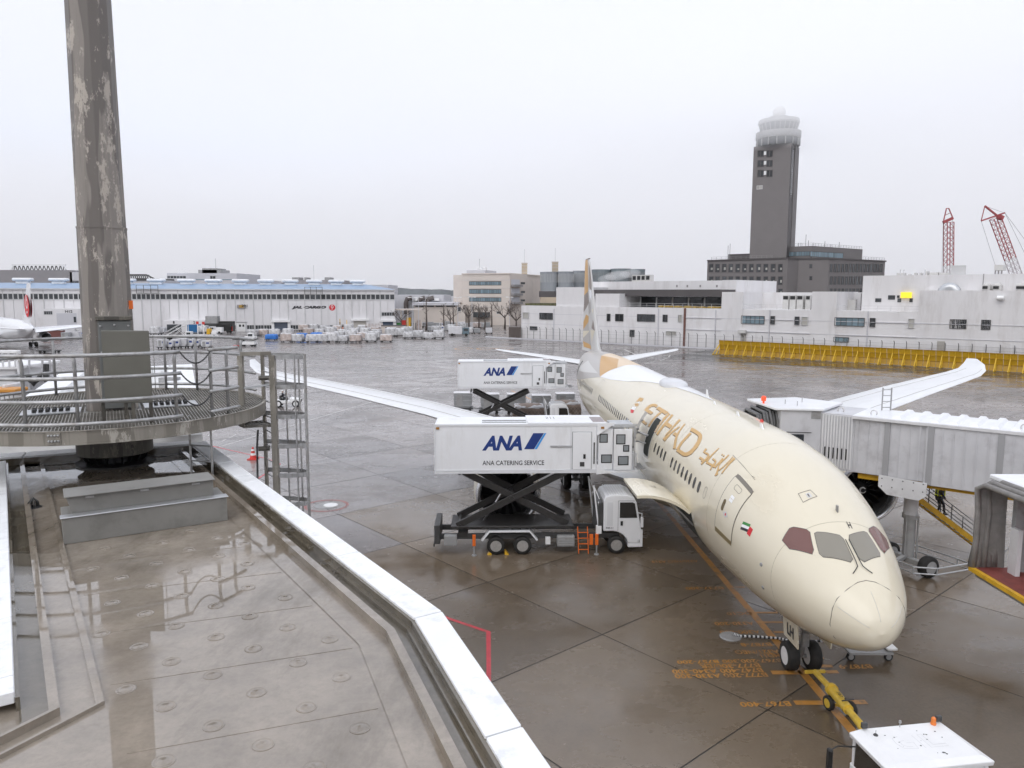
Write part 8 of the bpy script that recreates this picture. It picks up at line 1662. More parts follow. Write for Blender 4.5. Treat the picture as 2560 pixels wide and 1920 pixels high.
SIT = [(0, 0, .0), (-.05, 0, .18), (-.08, 0, .42), (-.06, 0, .58), (-.07, .20, .48), (.12, .25, .28), (.38, .15, .32), (-.07, -.20, .48), (.12, -.25, .28), (.38, -.15, .32), (.12, .12, -.02), (.50, .13, .0), (.55, .12, -.38), (.12, -.12, -.02), (.50, -.13, .0), (.55, -.12, -.38)]
c_ = Matrix.Translation(JP) @ Matrix.Rotation(R(6), 4, 'Z') @ Vector((-.50, 0, 1.08)); person(tuple(c_), R(6), 'driver in dark workwear and white helmet seated on the tow tractor', SIT, dk, dk, helmet=white)
# ================================================================ cargo pallets, containers and dollies
wrap_m = mat('plastic_wrap', (.50, .50, .51), .25, var=.35, vscale=1.1, dirt=(.20, .19, .19), dscale=1.6, damt=.75, bump=1.0, bscale=3, rnd=.15)
pink_m = mat('wrapped_cartons', (.42, .35, .32), .35, var=.3, vscale=1.0, dirt=(.62, .60, .60), dscale=1.2, damt=.7, bump=.8, bscale=3, rnd=.15)
net_m = mat('brown_cartons', (.25, .19, .155), .6, var=.25, vscale=1.5, dirt=(.42, .36, .32), dscale=1.6, damt=.6, bump=.5, bscale=4, rnd=.12)
sheet_m = mat('plastic_sheet', (.68, .68, .70), .2, var=.15, vscale=1.6, bump=.8, bscale=3)
cont_m = mat('container_alu', (.36, .37, .38), .4, metal=.3, var=.15, vscale=1.2, stretch=(1, 1, 2), dirt=(.2, .2, .2), dscale=1, damt=.4, rnd=.15)
contw_m = mat('container_white', (.60, .60, .62), .4, var=.1, vscale=1, rnd=.1)
def dolly(t, w=3.3, d=2.4):
    mb = MB(); mb.box(-w / 2 - .1, w / 2 + .1, -d / 2, d / 2, .36, .50); mb.bar((w / 2, 0, .42), (w / 2 + .8, 0, .3), .08); vb(mb, 'dolly', dgrey, t)
    for x in (-w * .36, w * .36):
        for y in (-d * .38, d * .38): mb = MB(); mb.cyl((x, y - .07, .18), (x, y + .07, .18), .18, n=10); vb(mb, 'wheel', rubber, t)
def lump(w, d, h, k=.12, n=7, seed=1):
    rnd = random.Random(seed); mb = MB(); rings = []
    for i, z in enumerate((.5, .55, .5 + h * .3, .5 + h * .55, .5 + h * .8, .5 + h * .95, .5 + h)):
        s = (.97, 1, 1.0, 1.0, .97, .9, .72)[i]; ring = []
        for a, b in [(-1 + 2 * j / n, -1) for j in range(n)] + [(1, -1 + 2 * j / n) for j in range(n)] + [(1 - 2 * j / n, 1) for j in range(n)] + [(-1, 1 - 2 * j / n) for j in range(n)]:
            ring.append((a * w / 2 * s + rnd.uniform(-k, k) * .6, b * d / 2 * s + rnd.uniform(-k, k) * .6, z + (rnd.uniform(-k, k) if i > 1 else 0)))
        rings.append(ring)
    mb.loft(rings); return mb
PROTO = {}; CNT = {}
ORD = 'first second third fourth fifth sixth seventh eighth ninth tenth eleventh twelfth thirteenth fourteenth fifteenth sixteenth seventeenth'.split()
def nth(label):          # tells members of a row apart by their order from the left
    CNT[label] = CNT.get(label, -1) + 1; return label.replace('@', ORD[CNT[label]])
def proto(kind):
    if kind in PROTO: return None
    L = {'wrap': ('cargo_pallet', 'pallet of cargo in crumpled clear plastic on a dolly'), 'pink': ('cargo_pallet', 'pallet of pinkish cartons under plastic on a dolly'), 'net': ('netted_pallet', 'pallet of brown cartons under a net on a dolly'), 'cont': ('cargo_container', 'grey metal air cargo container with a cut corner on a dolly'), 'white': ('cargo_container', 'white sided air cargo container on a dolly'), 'blue': ('tarped_pallet', 'cargo pallet covered by a bright blue tarpaulin on a dolly')}[kind]
    t = thing(L[0], L[1], 'cargo container' if kind in ('cont', 'white') else 'cargo pallet', (0, -50, 0)); MATS_W.pop(t.name)
    if kind in ('wrap', 'pink', 'net', 'blue'):
        dolly(t); m_ = {'wrap': wrap_m, 'pink': pink_m, 'net': net_m, 'blue': blue}[kind]; h = 1.75 if kind != 'blue' else 1.6
        vb(lump(3.15, 2.3, h, .11 if kind != 'blue' else .05, seed=len(PROTO) + 3), 'load', m_, t, smooth=55)
        if kind != 'blue':
            mb = lump(2.9, 2.1, .25, .10, seed=5); mb.v = [(x, y, z + h - .22) for x, y, z in mb.v]; vb(mb, 'cover_sheet', sheet_m, t, smooth=55)
        if kind == 'net':
            mb = MB()
            for sy in (-1, 1):
                for k in range(10): x = -1.6 + .36 * k; mb.bar((x, sy * 1.19, .55), (min(x + 1.0, 1.6), sy * 1.19, .55 + min(1.0, 1.6 - x) * 1.3), .022); mb.bar((x, sy * 1.19, 1.9), (min(x + 1.0, 1.6), sy * 1.19, 1.9 - min(1.0, 1.6 - x) * 1.3), .022)
            stuff(vb(mb, 'net', dgrey, t))
    else:
        dolly(t, 2.3, 1.8); m_ = cont_m if kind == 'cont' else contw_m
        mb = MB(); mb.prism([(-.75, -.78, .52), (.8, -.78, .52), (1.1, -.78, .95), (1.1, -.78, 2.12), (-1.05, -.78, 2.12), (-1.05, -.78, .85)], (0, 1.56, 0)); vb(mb, 'container_body', m_, t, bevel=.03)
        mb = MB(); mb.box(-1.08, 1.13, -.8, .8, 2.12, 2.16); vb(mb, 'container_top', sheet_m, t)
        mb = MB(); mb.box(-.7, .0, -.81, -.785, .7, 1.95); vb(mb, 'container_door', grey, t)
        for z in (.75, 1.3, 1.85): mb = MB(); mb.box(-1.0, 1.05, -.80, -.78, z, z + .05); vb(mb, 'edge_strip', alu, t)
        if kind == 'white': mb = MB(); mb.box(.2, .9, -.8, -.783, 1.3, 1.75); vb(mb, 'print_patch', navy, t)
    PROTO[kind] = t; return t
def put(kind, u, v, label, group, rz=None):
    label = nth(label); p = G(u, v); rz = R(random.uniform(-6, 6)) if rz is None else rz
    t = proto(kind)
    if t is None: t = copy_tree(PROTO[kind], (p.x, p.y + 1.2, 0), rz, label, group)
    else: t.location = (p.x, p.y + 1.2, 0); t.rotation_euler = (0, 0, rz); t['label'] = label; t['group'] = group
    s_ = random.uniform(.82, 1.16); t.scale = (random.uniform(.92, 1.05), 1, s_); t.rotation_euler.z += random.choice((0, math.pi)); return t
GA_ = 'cargo lined up before the white cargo shed'
for u, k in ((714, 'pink'), (741, 'wrap'), (778, 'wrap'), (806, 'wrap'), (829, 'wrap'), (854, 'wrap'), (888, 'pink'), (926, 'wrap'), (964, 'pink')): put(k, u, 857 - (1 if u > 900 else 0), {'pink': '@ pinkish carton pallet from the left in the front cargo line', 'wrap': '@ clear wrapped pallet from the left in the front cargo line'}[k], GA_)
put('blue', 676, 852, 'lone bright blue tarpaulin covered cargo load left of the front cargo line', GA_, 0)
for u in (752, 789): put('blue', u, 848, '@ from the left of two blue covered loads behind the front pallets', GA_, 0)
for u, v, k in ((630, 842, 'wrap'), (656, 841, 'pink'), (684, 841, 'wrap'), (718, 842, 'wrap'), (820, 848, 'pink'), (848, 849, 'wrap'), (876, 849, 'wrap'), (905, 849, 'pink'), (935, 848, 'wrap')): put(k, u, v, '@ wrapped pallet from the left in the second cargo line', GA_)
for u, v, k in ((770, 838, 'pink'), (798, 838, 'wrap'), (826, 838, 'wrap'), (856, 838, 'wrap'), (884, 839, 'wrap'), (912, 839, 'wrap'), (940, 840, 'wrap'), (975, 842, 'wrap'), (1000, 842, 'wrap'), (758, 829, 'pink'), (783, 828, 'wrap'), (810, 829, 'wrap'), (842, 830, 'pink'), (870, 829, 'wrap'), (905, 830, 'wrap'), (938, 831, 'pink')): put(k, u, v, ('@ pallet from the left in the third cargo line' if v > 835 else '@ pallet from the left in the hindmost line by the shed doors'), GA_)
GB = 'cargo standing before the beige office'
for u, v, k in ((1020, 847, 'wrap'), (1045, 847, 'wrap'), (1070, 848, 'wrap'), (1096, 848, 'wrap')): put(k, u, v, '@ pallet from the left in the short white row before the beige office', GB)
for u, v in ((978, 838), (998, 838), (1018, 837)): put('wrap', u, v, '@ pallet from the left in the line trailing towards the beige office', GB)
for u, v, k in ((1130, 838, 'cont'), (1150, 836, 'cont'), (1172, 835, 'wrap'), (1192, 835, 'cont'), (1222, 836, 'white')): put(k, u, v, {'cont': '@ grey container from the left in the middle group before bare trees', 'wrap': 'lone wrapped pallet among containers before the bare trees', 'white': 'white container standing by itself near the brown shed'}[k], GB)
for u, v, k in [(1076 + 13 * i, 829, ('cont', 'wrap', 'white')[i % 3]) for i in range(5)] + [(1062 + 14 * i, 819, ('white', 'cont', 'cont')[i % 3]) for i in range(6)] + [(1154 + 13 * i, 821, ('wrap', 'cont', 'white', 'pink')[i % 4]) for i in range(6)]: put(k, u, v, ('@ unit from the left in the rear row straight below the bare trees' if v > 825 else '@ unit from the left in the far row by the beige hall' if v < 820 else '@ unit from the left in the far row by the office'), GB)
GC = 'containers near the mast'
for i in range(6): put('white', 402 + 17 * i, 873 - i * .6, '@ white container from the left in the dolly train beside the mast', GC, R(-2))
put('white', 512, 872, 'pale covered dolly trailing the white container train', GC, 0)
for u, v in ((386, 838), (398, 834), (505, 834)): put('wrap', u, v, '@ wrapped pallet from the left by the blue doored loading block', GC)
GD = 'cargo waiting under the rear catering truck'
def put3(kind, x, y, label, rz=0.0):
    t = proto(kind)
    if t is None: t = copy_tree(PROTO[kind], (x, y, 0), rz, label, GD)
for u, y, lb in ((1157, 85, 'grey container leftmost of the row under the rear catering box'), (1224, 84, 'grey container half hidden behind the rear scissor lift arms'), (1290, 84, 'grey container right behind the crossing scissor arms'), (1352, 83, 'grey container right of the rear scissor lift'), (1412, 84.5, 'grey container behind the open rear hold of the fuselage')): put3('cont', AT(u, 1010, y).x, y, lb, R(3)); 
for u, y, lb in ((1177, 77.5, 'netted brown carton pallet beside the wing'), (1412, 77.5, 'netted brown carton pallet under the rear fuselage'), (1322, 75, 'low netted pallet behind the near catering box')): put3('net', AT(u, 1010, y).x, y, lb, R(2))
# ---- work vehicles near the shed
def boxy(name, label, cat, u, v, rz, parts, group=None):
    p = G(u, v); t = thing(name, label, cat, (p.x, p.y, 0), rz, group); MATS_W.pop(t.name)
    for nm, m_, bx in parts:
        mb = MB()
        if nm in ('wheel',): x, y, r_ = bx; mb.cyl((x, y - .15, r_), (x, y + .15, r_), r_, n=14)
        elif isinstance(bx[0], (tuple, list)): mb.bar(bx[0], bx[1], bx[2])
        else: mb.box(*bx)
        vb(mb, nm, m_, t, bevel=.03 if nm in ('body', 'cab') else 0)
    return t
def wheels4(x0, x1, y, r_): return [('wheel', rubber, (x, s * y, r_)) for x in (x0, x1) for s in (-1, 1)]
boxy('cargo_loader', 'white cargo loader with raised platform standing alone on the apron', 'loader', 618, 866, 0, [('body', white, (-1.5, 2.2, -1.2, 1.2, .5, 1.3)), ('platform', dgrey, (-3.2, 2.4, -1.3, 1.3, 1.7, 1.95)), ('cab', white, (.6, 1.9, -1.2, 0, 1.95, 3.4)), ('engine_cover', white, (-.2, 2.2, -1.1, 1.1, 1.95, 2.6)), ('mast_post', dgrey, ((-.8, 0, .6), (-.8, 0, 2.2), .3)), ('window', win_d, (.7, 1.8, -1.22, -1.2, 2.6, 3.2))] + wheels4(-1.1, 1.6, 1.0, .45))
boxy('bollard_post', 'white capped grey bollard on a small island beside the cargo loader', 'bollard', 594, 864, 0, [('post', grey, (-.35, .35, -.35, .35, 0, 1.9)), ('cap', white, (-.4, .4, -.4, .4, 1.9, 2.3)), ('island', red, (-.9, 1.6, -.6, .6, .004, .12))])
STEP = [('body', white, (-4, 3.2, -1.1, 1.1, .6, 1.1)), ('cab', white, (1.6, 3.2, -1.1, 1.1, 1.1, 2.3)), ('window', win_d, (1.9, 3.0, -1.12, -1.1, 1.5, 2.1))] + wheels4(-3, 2.4, 1.0, .45)
for s in (-.9, .9): STEP += [('stair_rail', white, ((-4, s, 1.2), (2.0, s, 4.6), .12)), ('stair_rail', white, ((-4, s, 2.1), (2.0, s, 5.6), .09)), ('support', white, ((-2, s, 1.1), (2, s, 4.4), .1)), ('support', white, ((1.5, s, 1.1), (-1.0, s, 3.4), .1)), ('support', white, ((2.0, s, 1.1), (2.0, s, 5.6), .1)), ('support', white, ((3.2, s, 4.6), (3.2, s, 5.7), .1)), ('support', white, ((2, s, 5.7), (3.2, s, 5.7), .1))]
for k in range(8): STEP.append(('tread', grey, (-4 + .75 * k, -3.3 + .75 * k, -.9, .9, 1.25 + .42 * k, 1.32 + .42 * k)))
boxy('passenger_stairs', 'white lattice passenger stairs on a truck before the blue roller doors', 'boarding stairs', 452, 849, R(8), STEP)
boxy('belt_loader', 'white and yellow belt loader with two red disc signs before the shed', 'loader', 515, 843, 0, [('body', white, (-4, 4, -.8, .8, .5, .9)), ('belt', dgrey, (-4.5, 4.5, -.5, .5, .9, 1.2)), ('cab', white, (2, 3.6, -.9, .4, .9, 1.7)), ('engine_box', yellow, (.6, 1.5, -.9, .9, .9, 2.6)), ('sign_post', white, ((-2.0, -.9, .5), (-2.0, -.9, 4.2), .2)), ('sign_post', white, ((-.2, -.9, .5), (-.2, -.9, 4.1), .25)), ('sign_disc', red, (-2.4, -1.6, -1.05, -1.0, 4.0, 4.8)), ('sign_disc', red, (-.6, .2, -1.05, -1.0, 3.9, 4.7))] + wheels4(-2.8, 2.8, .8, .35))
boxy('tank_vehicle', 'dark grey tank vehicle with a high tarpaulin hood parked against the shed', 'truck', 548, 832, 0, [('body', dgrey, (-4.5, 5, -1.3, 1.3, .6, 3.2)), ('hood', grey, (-4, 0, -1.2, 1.2, 3.2, 5.6)), ('rail', black, (.5, 5, -1.3, 1.3, 3.2, 3.9)), ('side_panel', black, (-.5, 4.9, -1.34, -1.3, .9, 3.0)), ('tail_panel', red, (4.6, 5.02, -1.34, -1.3, .8, 2.2))] + wheels4(-3.2, 3.4, 1.2, .5))
boxy('white_tug', 'small white tug in front of the dark tank vehicle', 'tractor', 540, 835, 0, [('body', white, (-2.2, 2.2, -.9, .9, .5, 1.4)), ('cab', white, (-1.8, -.2, -.9, .9, 1.4, 2.4)), ('window', win_d, (-1.6, -.4, -.92, -.9, 1.6, 2.2)), ('bonnet', white, (.3, 2.2, -.9, .9, 1.4, 2.2))] + wheels4(-1.4, 1.4, .8, .45))
boxy('kiosk', 'white kiosk with two square windows against the shed wall', 'kiosk', 605, 829, 0, [('body', white, (-1.5, 1.5, -1, 1, 0, 3.2)), ('window', win_d, (-.6, .1, -1.03, -1, 1.7, 2.5)), ('window', win_d, (.6, 1.2, -1.03, -1, 1.7, 2.5)), ('roof', grey, (-1.7, 1.7, -1.2, 1.2, 3.2, 3.35))])
boxy('white_van', 'white van parked among the cargo before the beige shutter', 'van', 912, 828, 0, [('body', white, (-2.4, 2.4, -.95, .95, .4, 1.3)), ('cab', white, (-2.3, 1.3, -.9, .9, 1.3, 2.2)), ('window', win_d, (-2.1, -.6, -.93, -.9, 1.4, 2.0)), ('window', win_d, (-.4, 1.1, -.93, -.9, 1.4, 2.0))] + wheels4(-1.5, 1.5, .85, .38))
boxy('forklift', 'forklift with tall yellow mast between the cargo lines and the shed', 'forklift', 861, 828, 0, [('body', orange, (-1.2, 1.2, -.6, .6, .4, 1.4)), ('mast_post', yellow, ((-1.4, -.4, .2), (-1.4, -.4, 4.4), .2)), ('mast_post', yellow, ((1.0, -.4, .2), (1.0, -.4, 4.0), .2)), ('roof_guard', dgrey, (-.8, .9, -.6, .6, 2.3, 2.4)), ('backrest', black, (-1.6, -1.4, -.5, .5, 1.2, 3.2))] + wheels4(-.8, .8, .5, .35))
boxy('box_truck', 'blue cabbed box truck between the containers before the bare trees', 'truck', 1158, 840, 0, [('body', contw_m, (-4.6, -.3, -1.1, 1.1, .7, 3.0)), ('cab', win_b, (-.1, 1.9, -1.1, 1.1, .6, 2.7)), ('window', win_d, (.3, 1.6, -1.13, -1.1, 1.6, 2.4))] + wheels4(-3.4, 1.0, 1.0, .45))
boxy('stake_truck', 'brown staked cargo rack beside the beige shutter of the shed', 'cargo rack', 936, 830, 0, [('body', net_m, (-3, 3, -1, 1, .4, .8))] + [('stake', pink_m, (-3 + .5 * k, -2.8 + .5 * k, -1.05, -.95, .8, 3.0)) for k in range(13)] + wheels4(-2.2, 2.2, .9, .35))
boxy('site_hut', 'pair of low beige site huts beyond the cargo lines', 'hut', 985, 832, 0, [('body', wall_b, (-4, 4, -1.2, 1.2, 0, 2.4)), ('roof', wall_d2, (-4.2, 4.2, -1.4, 1.4, 2.4, 2.6)), ('window', win_d, (-2.8, -1.4, -1.23, -1.2, 1.0, 1.9)), ('window', win_d, (.8, 2.4, -1.23, -1.2, 1.0, 1.9))])
boxy('flat_trailer', 'low empty trailer on the apron left of the mast', 'trailer', 124, 882, 0, [('body', dgrey, (-2.4, 2.2, -.9, .9, .4, .6)), ('drawbar', grey, ((-2.4, 0, .5), (-3.6, 0, 1.1), .1))] + wheels4(-1.6, 1.6, .8, .25))
boxy('red_shack', 'dark red market-like shack with pallets below the wing of the parked jet', 'shack', 133, 848, 0, [('body', mat('shack_red', (.18, .07, .06), .6), (-2.5, 3, -1, 1, 0, 2.6)), ('roof', white, (-3, 3.4, -1.3, 1.3, 2.6, 2.8))])
for i, (u, v) in enumerate(((160, 849), (186, 848))): put('white' if i else 'cont', u, v, '@ container from the left under the wing of the red crested jet', 'containers near the parked jet', 0)
boxy('equipment_rack', 'row of white containers on racks between shack and mast', 'cargo rack', 176, 836, 0, [('frame', blue, (-6, 6, -1, 1, .3, .6)), ('body', wrap_m, (-5.8, -1.9, -.9, .9, .6, 2.2)), ('body', contw_m, (-1.7, 2, -.9, .9, .6, 2.4)), ('body', wrap_m, (2.2, 5.8, -.9, .9, .6, 2.2))])
# ---- canopy shelter and lamps before the beige hall
sl = thing('loading_canopy', 'flat roofed open loading canopy with machinery at the end of the cargo shed', 'canopy', tuple(G(1020, 836)))
a, b = AT(988, 736, 292), AT(1056, 736, 290); mb = MB(); mb.box(a.x, b.x, 286, 294, 7.0, 7.5); mb.build('roof', wall_b, sl)
for k in range(5): x = a.x + (b.x - a.x) * (k + .1) / 4.2; mb = MB(); mb.box(x, x + .3, 286.3, 286.6, 0, 7); mb.build('post', wall_b, sl)
for k, m_ in enumerate((green_print, red, yellow, grey, pink_m)): x = a.x + 1.0 + k * 1.9; mb = MB(); mb.box(x, x + 1.5, 288, 290, 0, 2.2 + (k % 3)); mb.build('machine', m_, sl)
lamp = thing('lamp_post', 'slim lamp post with twin heads before the beige hall', 'lamp post', tuple(G(1032, 836)), group='lamp posts before the beige hall'); 
p = G(1032, 836); MATS_W.pop(lamp.name); lamp.location = (p.x, p.y, 0)
mb = MB(); mb.cyl((0, 0, 0), (0, 0, 12), .12, .08, 8); vb(mb, 'pole', wall_l, lamp)
for s in (-1, 1): mb = MB(); mb.bar((0, 0, 11.9), (s * .9, 0, 12.1), .1); mb.box(min(s * .7, s * 1.5), max(s * .7, s * 1.5), -.25, .25, 11.9, 12.15); vb(mb, 'lamp_head', white, lamp)
for u, v, lb in ((1047, 834, 'slim lamp post left of the beige hall among machinery'), (1145, 826, 'slim lamp post at the right end of the beige hall'), (1180, 824, 'slim lamp post at the left corner of the beige office'), (1274, 822, 'tall lamp post before the beige office stair wing')): p = G(u, v); copy_tree(lamp, (p.x, p.y, 0), R(random.uniform(-20, 20)), lb, 'lamp posts before the beige hall')
# ---- bare trees
bark = mat('bare_bark', (.105, .085, .075), .9, var=.3, vscale=3)
def tree(u, v, h, label, seed, slim=False):
    p = G(u, v); t = thing('bare_tree', label, 'tree', (p.x, p.y, 0), 0, 'leafless trees by the beige office'); MATS_W.pop(t.name); rnd = random.Random(seed); tr, br = MB(), MB()
    tr.tube([(0, 0, 0), (.1, 0, h * .25), (0, .1, h * (.95 if slim else .45))], [h * .035, h * .026, h * .008 if slim else h * .018], 7); vb(tr, 'trunk', bark, t, smooth=1)
    def grow(a, d, L, r_, n):
        b = a + d * L; br.tube([a, a.lerp(b, .5) + Vector((rnd.uniform(-.1, .1), rnd.uniform(-.1, .1), .05)) * L, b], [r_, r_ * .8, r_ * .55], 4)
        if n: 
            for _ in range(3 if n > 1 else 4): d2 = (d + Vector((rnd.uniform(-.9, .9), rnd.uniform(-.9, .9), rnd.uniform(-.15, .7)))).normalized(); grow(b if rnd.random() < .6 else a.lerp(b, .6), d2, L * rnd.uniform(.55, .8), r_ * .6, n - 1)
    if slim:
        for k in range(14): z = h * (.25 + .05 * k); grow(Vector((0, .05, z)), Vector((rnd.uniform(-1, 1), rnd.uniform(-1, 1), .7)).normalized(), h * .09, .05, 1)
    else:
        for k in range(5): a_ = 2 * math.pi * k / 5 + rnd.uniform(-.4, .4); grow(Vector((0, 0, h * rnd.uniform(.28, .45))), Vector((math.cos(a_) * .8, math.sin(a_) * .8, .75)).normalized(), h * .26, h * .014, 3)
    vb(br, 'crown', bark, t)
TR_ = [(1172, 823, 11, 'spreading leafless tree left of the entrance of the beige office', 0), (1212, 823, 10.5, 'leafless tree hiding the dark entrance canopy of the beige office', 0), (1262, 822, 12, 'leafless tree before the right window bays of the beige office', 0), (1290, 826, 11, 'leafless tree beside the corner of the white building', 0), (1003, 826, 9, 'leafless bushy tree beside the brown elbow duct', 0), (1126, 826, 9, 'wide leafless tree at the right end of the beige hall', 0), (1066, 826, 13, 'slim pruned leafless tree before the beige hall slit windows', 1), (1109, 826, 10, 'slim pruned leafless tree right of the hall centre', 1), (1133, 826, 10.5, 'slim pruned leafless tree nearest the office', 1), (1197, 822, 10, 'slim yellowish trunk tree before the office wall', 1), (1229, 822, 10, 'slim leafless tree right of the office entrance', 1)]
for i, (u, v, h, lb, sl_) in enumerate(TR_): tree(u, v, h, lb, i + 1, bool(sl_))
# ================================================================ parked white jet with the red crest
Tt = AT(84, 828, 165); ja = R(132.6)
jet = thing('white_jet', 'white passenger jet with a round red tail crest parked by the cargo shed', 'airplane', (Tt.x, Tt.y, 0), ja); MATS_W.pop(jet.name)   # local x runs from tail tip to nose
jm = mat('jet_white', (.74, .75, .77), .25, var=.04, vscale=.5, coat=.3); jg2 = mat('jet_grey', (.50, .50, .51), .35)
mb = MB(); mb.loft([[(s, w * math.cos(a), zc + hh * math.sin(a)) for a in (2 * math.pi * k / 28 for k in range(28))] for s, w, hh, zc in ((0, .18, .2, 5.4), (1.5, .55, .65, 5.3), (5, 1.3, 1.5, 5.0), (10, 2.0, 2.15, 4.7), (16, 2.5, 2.6, 4.45), (22, 2.52, 2.7, 4.4), (44, 2.52, 2.7, 4.4), (49, 2.2, 2.35, 4.3), (52, 1.5, 1.6, 4.1), (54, .6, .7, 3.9), (54.4, .1, .1, 3.85))]); vb(mb, 'fuselage', jm, jet, smooth=40)
mb = MB(); mb.lathe([(-.02, .16), (-.06, .12), (-.05, .0)], (0, 0, 5.4), (1, 0, 0), 14); vb(mb, 'exhaust', black, jet)
mb = MB()
mb.loft([[(le + (te - le) * x, s * th / 2 * t, z) for x, t, s in [(0, 0, 1), (.1, .8, 1), (.35, 1, 1), (.7, .6, 1), (1, .05, 1), (.7, .6, -1), (.35, 1, -1), (.1, .8, -1)]] for z, le, te, th in ((6.0, 11.5, 2.6, .7), (10.2, 7.8, 1.3, .5), (15.4, 3.4, -.5, .22))]); jf = vb(mb, 'tail_fin', jm, jet, smooth=40)
class _F: pass
for sgn_ in (1, -1):
    ff = _F(); ff.d = Vector((-sgn_, 0, 0)); ff.n = Vector((0, sgn_, 0))
    crest_round(jf, Vector((3.6, sgn_ * .30, 10.4)), 2.5, ff, sx=.95)
for sgn_ in (1, -1):
    mb = MB(); mb.loft([[(a + (b - a) * x, sgn_ * y, z + th * t) for x, t in ((0, 0), (.15, .5), (.5, .4), (1, 0), (.5, -.4), (.15, -.4))] for y, a, b, z, th in ((1.0, 9, 2.8, 5.3, .5), (9.3, 3.4, 1.2, 6.0, .2))]); vb(mb, 'tailplane', jm, jet, smooth=40)
    mb = MB(); mb.loft([[(a + (b - a) * x, sgn_ * y, z + th * t) for x, t in ((0, 0), (.1, .5), (.4, .5), (1, 0), (.5, -.4), (.1, -.4))] for y, a, b, z, th in ((2.0, 37, 25.5, 3.2, 1.4), (8, 32.4, 24.8, 3.9, 1.0), (16, 26.6, 22, 4.9, .6), (23.6, 21, 18.6, 6.0, .3))]); vb(mb, 'wing', jm, jet, smooth=40)
    mb = MB(); mb.lathe([(0, 1.05), (1.2, 1.3), (3.8, 1.42), (5, 1.25), (5.2, 1.1)], (28.5, sgn_ * 7.9, 2.15), (1, 0, 0), 24); e_ = vb(mb, 'engine', jm, jet, smooth=40); mb = MB(); mb.lathe([(-.9, .3), (-.02, .98), (-.03, 1.06)], (28.5, sgn_ * 7.9, 2.15), (1, 0, 0), 20); vb(mb, 'exhaust_nozzle', dgrey, e_, smooth=40)
    mb = MB(); mb.cyl((27, sgn_ * 4.65, .6), (27, sgn_ * 4.4, 3), .18); mb.bar((26.3, sgn_ * 4.65, .6), (27.7, sgn_ * 4.65, .6), .2); vb(mb, 'gear_strut', titan, jet)
    for x in (26.3, 27.7):
        for y in (4.05, 5.25): mb = MB(); mb.cyl((x, sgn_ * y - .2, .56), (x, sgn_ * y + .2, .56), .56, n=18); vb(mb, 'tyre', rubber, jet, smooth=50)
mb = MB(); mb.cyl((48.5, 0, .5), (48.5, 0, 2.6), .12); mb.cyl((48.5, -.45, .45), (48.5, .45, .45), .45, n=16); vb(mb, 'nose_gear', rubber, jet)
# ================================================================ gangway of the next stand, seen through the platform railings
nb = thing('stand_gangway', 'pale grey gangway frame with pipes and cables beyond the platform railings', 'gangway', tuple(G(60, 1000)))
p = AT(20, 960, 36); Yb = 36
def nb_box(u0, v0, u1, v1, Y, dy, name, m): a, b = AT(u0, v0, Y), AT(u1, v1, Y); mb = MB(); mb.box(a.x, b.x, Y, Y + dy, b.z, a.z); return mb.build(name, m, nb, bevel=.03)
nb_box(-60, 920, 44, 1010, 36, 3.0, 'cab', jw); nb_box(-60, 915, 46, 924, 35.8, 3.4, 'cab_roof', white)
nb_box(42, 876, 51, 1040, 35.5, .3, 'post', white); nb_box(-20, 876, 44, 884, 35.5, .2, 'beam', white)
for u in (2, 18, 33): nb_box(u, 884, u + 4, 918, 35.5, .15, 'grille_bar', white)
for v in (898, 915, 935): a, b = AT(50, v, 36.5), AT(124, v + 3, 36.5); mb = MB(); mb.bar(a, b, .06); mb.build('guard_rail', jg, nb)
for u in (73, 106, 124): a, b = AT(u, 898, 36.5), AT(u, 1010, 36.5); mb = MB(); mb.bar(a, b, .07); mb.build('guard_post', jg, nb)
nb_box(50, 950, 125, 1015, 37, 2.0, 'tunnel', jg)
for off in (0, 4): P = [AT(68 + off, 936, 36.2), AT(74 + off, 952, 36.2), AT(84, 958 + off, 36.2), AT(96 - off, 950, 36.2), AT(101, 938, 36.2)]; mb = MB(); mb.tube(P, .09, 6); mb.build('cable_loop', black, nb, smooth=1)
for u in (112, 119): mb = MB(); mb.tube([AT(u, 910, 36.2), AT(u - 1, 935, 36.2), AT(u + 2, 955, 36.2)], .07, 6); mb.build('cable', dgrey, nb)
a = G(15, 1075); gpu = thing('ground_power_unit', 'orange topped white ground power unit beyond the platform at left', 'power unit', (a.x, 33, 0))
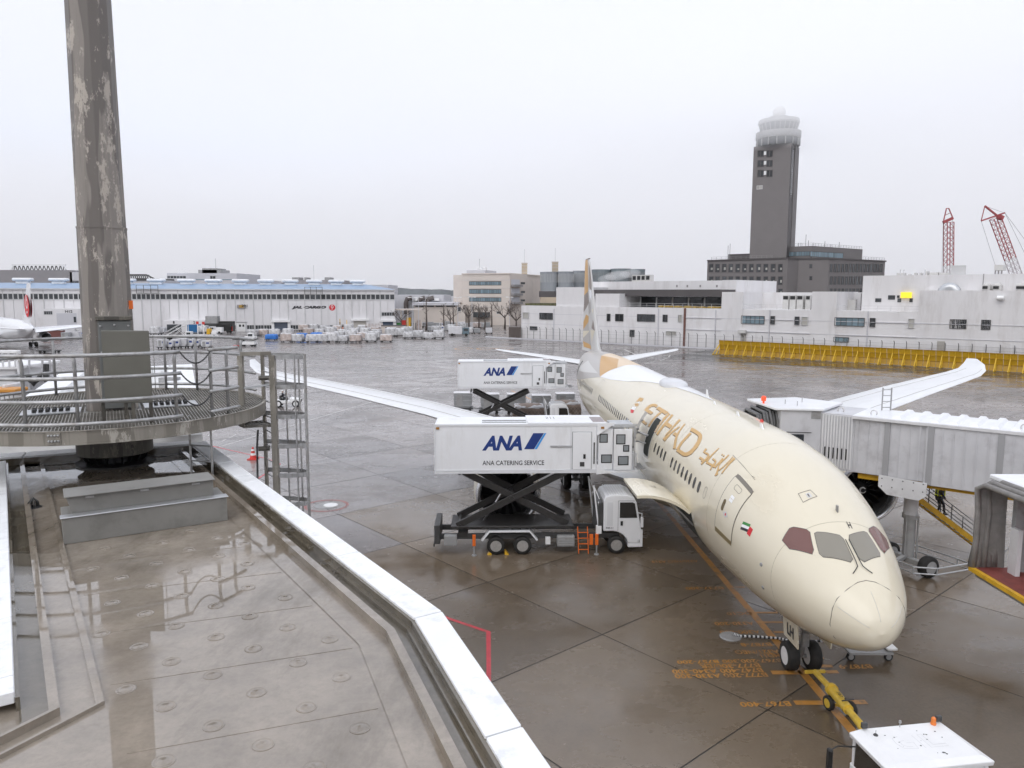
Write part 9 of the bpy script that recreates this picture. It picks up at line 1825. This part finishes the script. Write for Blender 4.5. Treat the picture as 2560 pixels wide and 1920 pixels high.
def gp_box(u0, v0, u1, v1, Y, dy, name, m): a, b = AT(u0, v0, Y), AT(u1, v1, Y); mb = MB(); mb.box(a.x, b.x, Y, Y + dy, b.z, a.z); return mb.build(name, m, gpu, bevel=.03)
gp_box(-40, 973, 37, 982, 31, .9, 'top_deck', mat('unit_orange', (.55, .24, .04), .5)); gp_box(38, 978, 52, 986, 31.5, .5, 'side_step', bpy.data.materials['unit_orange']); gp_box(-40, 982, 38, 1080, 31.2, .7, 'housing', white)
for u in (-2, 10, 22, 33): gp_box(u, 985, u + 2, 1030, 31.15, .06, 'housing_rib', grey)
gp_box(4, 962, 14, 971, 31.5, 1, 'lamp_cover', sheet_m)
# ================================================================ low cloud round the tower top and plant steam
m = bpy.data.materials.new('stratus_air'); m.use_nodes = True; n = m.node_tree.nodes; n.clear(); o = n.new('ShaderNodeOutputMaterial'); v = n.new('ShaderNodeVolumePrincipled')
v.inputs['Color'].default_value = (1, 1, 1, 1); v.inputs['Density'].default_value = .019; v.inputs['Anisotropy'].default_value = 0; m.node_tree.links.new(v.outputs[0], o.inputs['Volume'])
mb = MB(); mb.box(-15000, 15000, -8000, 22000, 69, 91); stuff(mb.build('low_cloud', m))
m = bpy.data.materials.new('steam_air'); m.use_nodes = True; n = m.node_tree.nodes; n.clear(); o = n.new('ShaderNodeOutputMaterial'); v = n.new('ShaderNodeVolumePrincipled')
v.inputs['Color'].default_value = (1, 1, 1, 1); v.inputs['Density'].default_value = .10; m.node_tree.links.new(v.outputs[0], o.inputs['Volume'])
for u, vv, Y, a, b in ((1518, 696, 308, 4.0, 1.6), (1544, 689, 308, 5.5, 2.0), (1575, 684, 308, 4.5, 1.8), (456, 677, 424, 4.5, 1.6)):     # steam drifting off the plant
    c = AT(u, vv, Y); mb = MB(); mb.loft([[(c.x + a * math.cos(q) * math.cos(t), c.y + a * .6 * math.cos(q) * math.sin(t), c.z + b * math.sin(q) + .25 * math.cos(q) * math.cos(t) * b) for t in (2 * math.pi * k / 16 for k in range(16))] for q in np.linspace(-1.5, 1.5, 9)]); stuff(mb.build('steam', m, smooth=1))
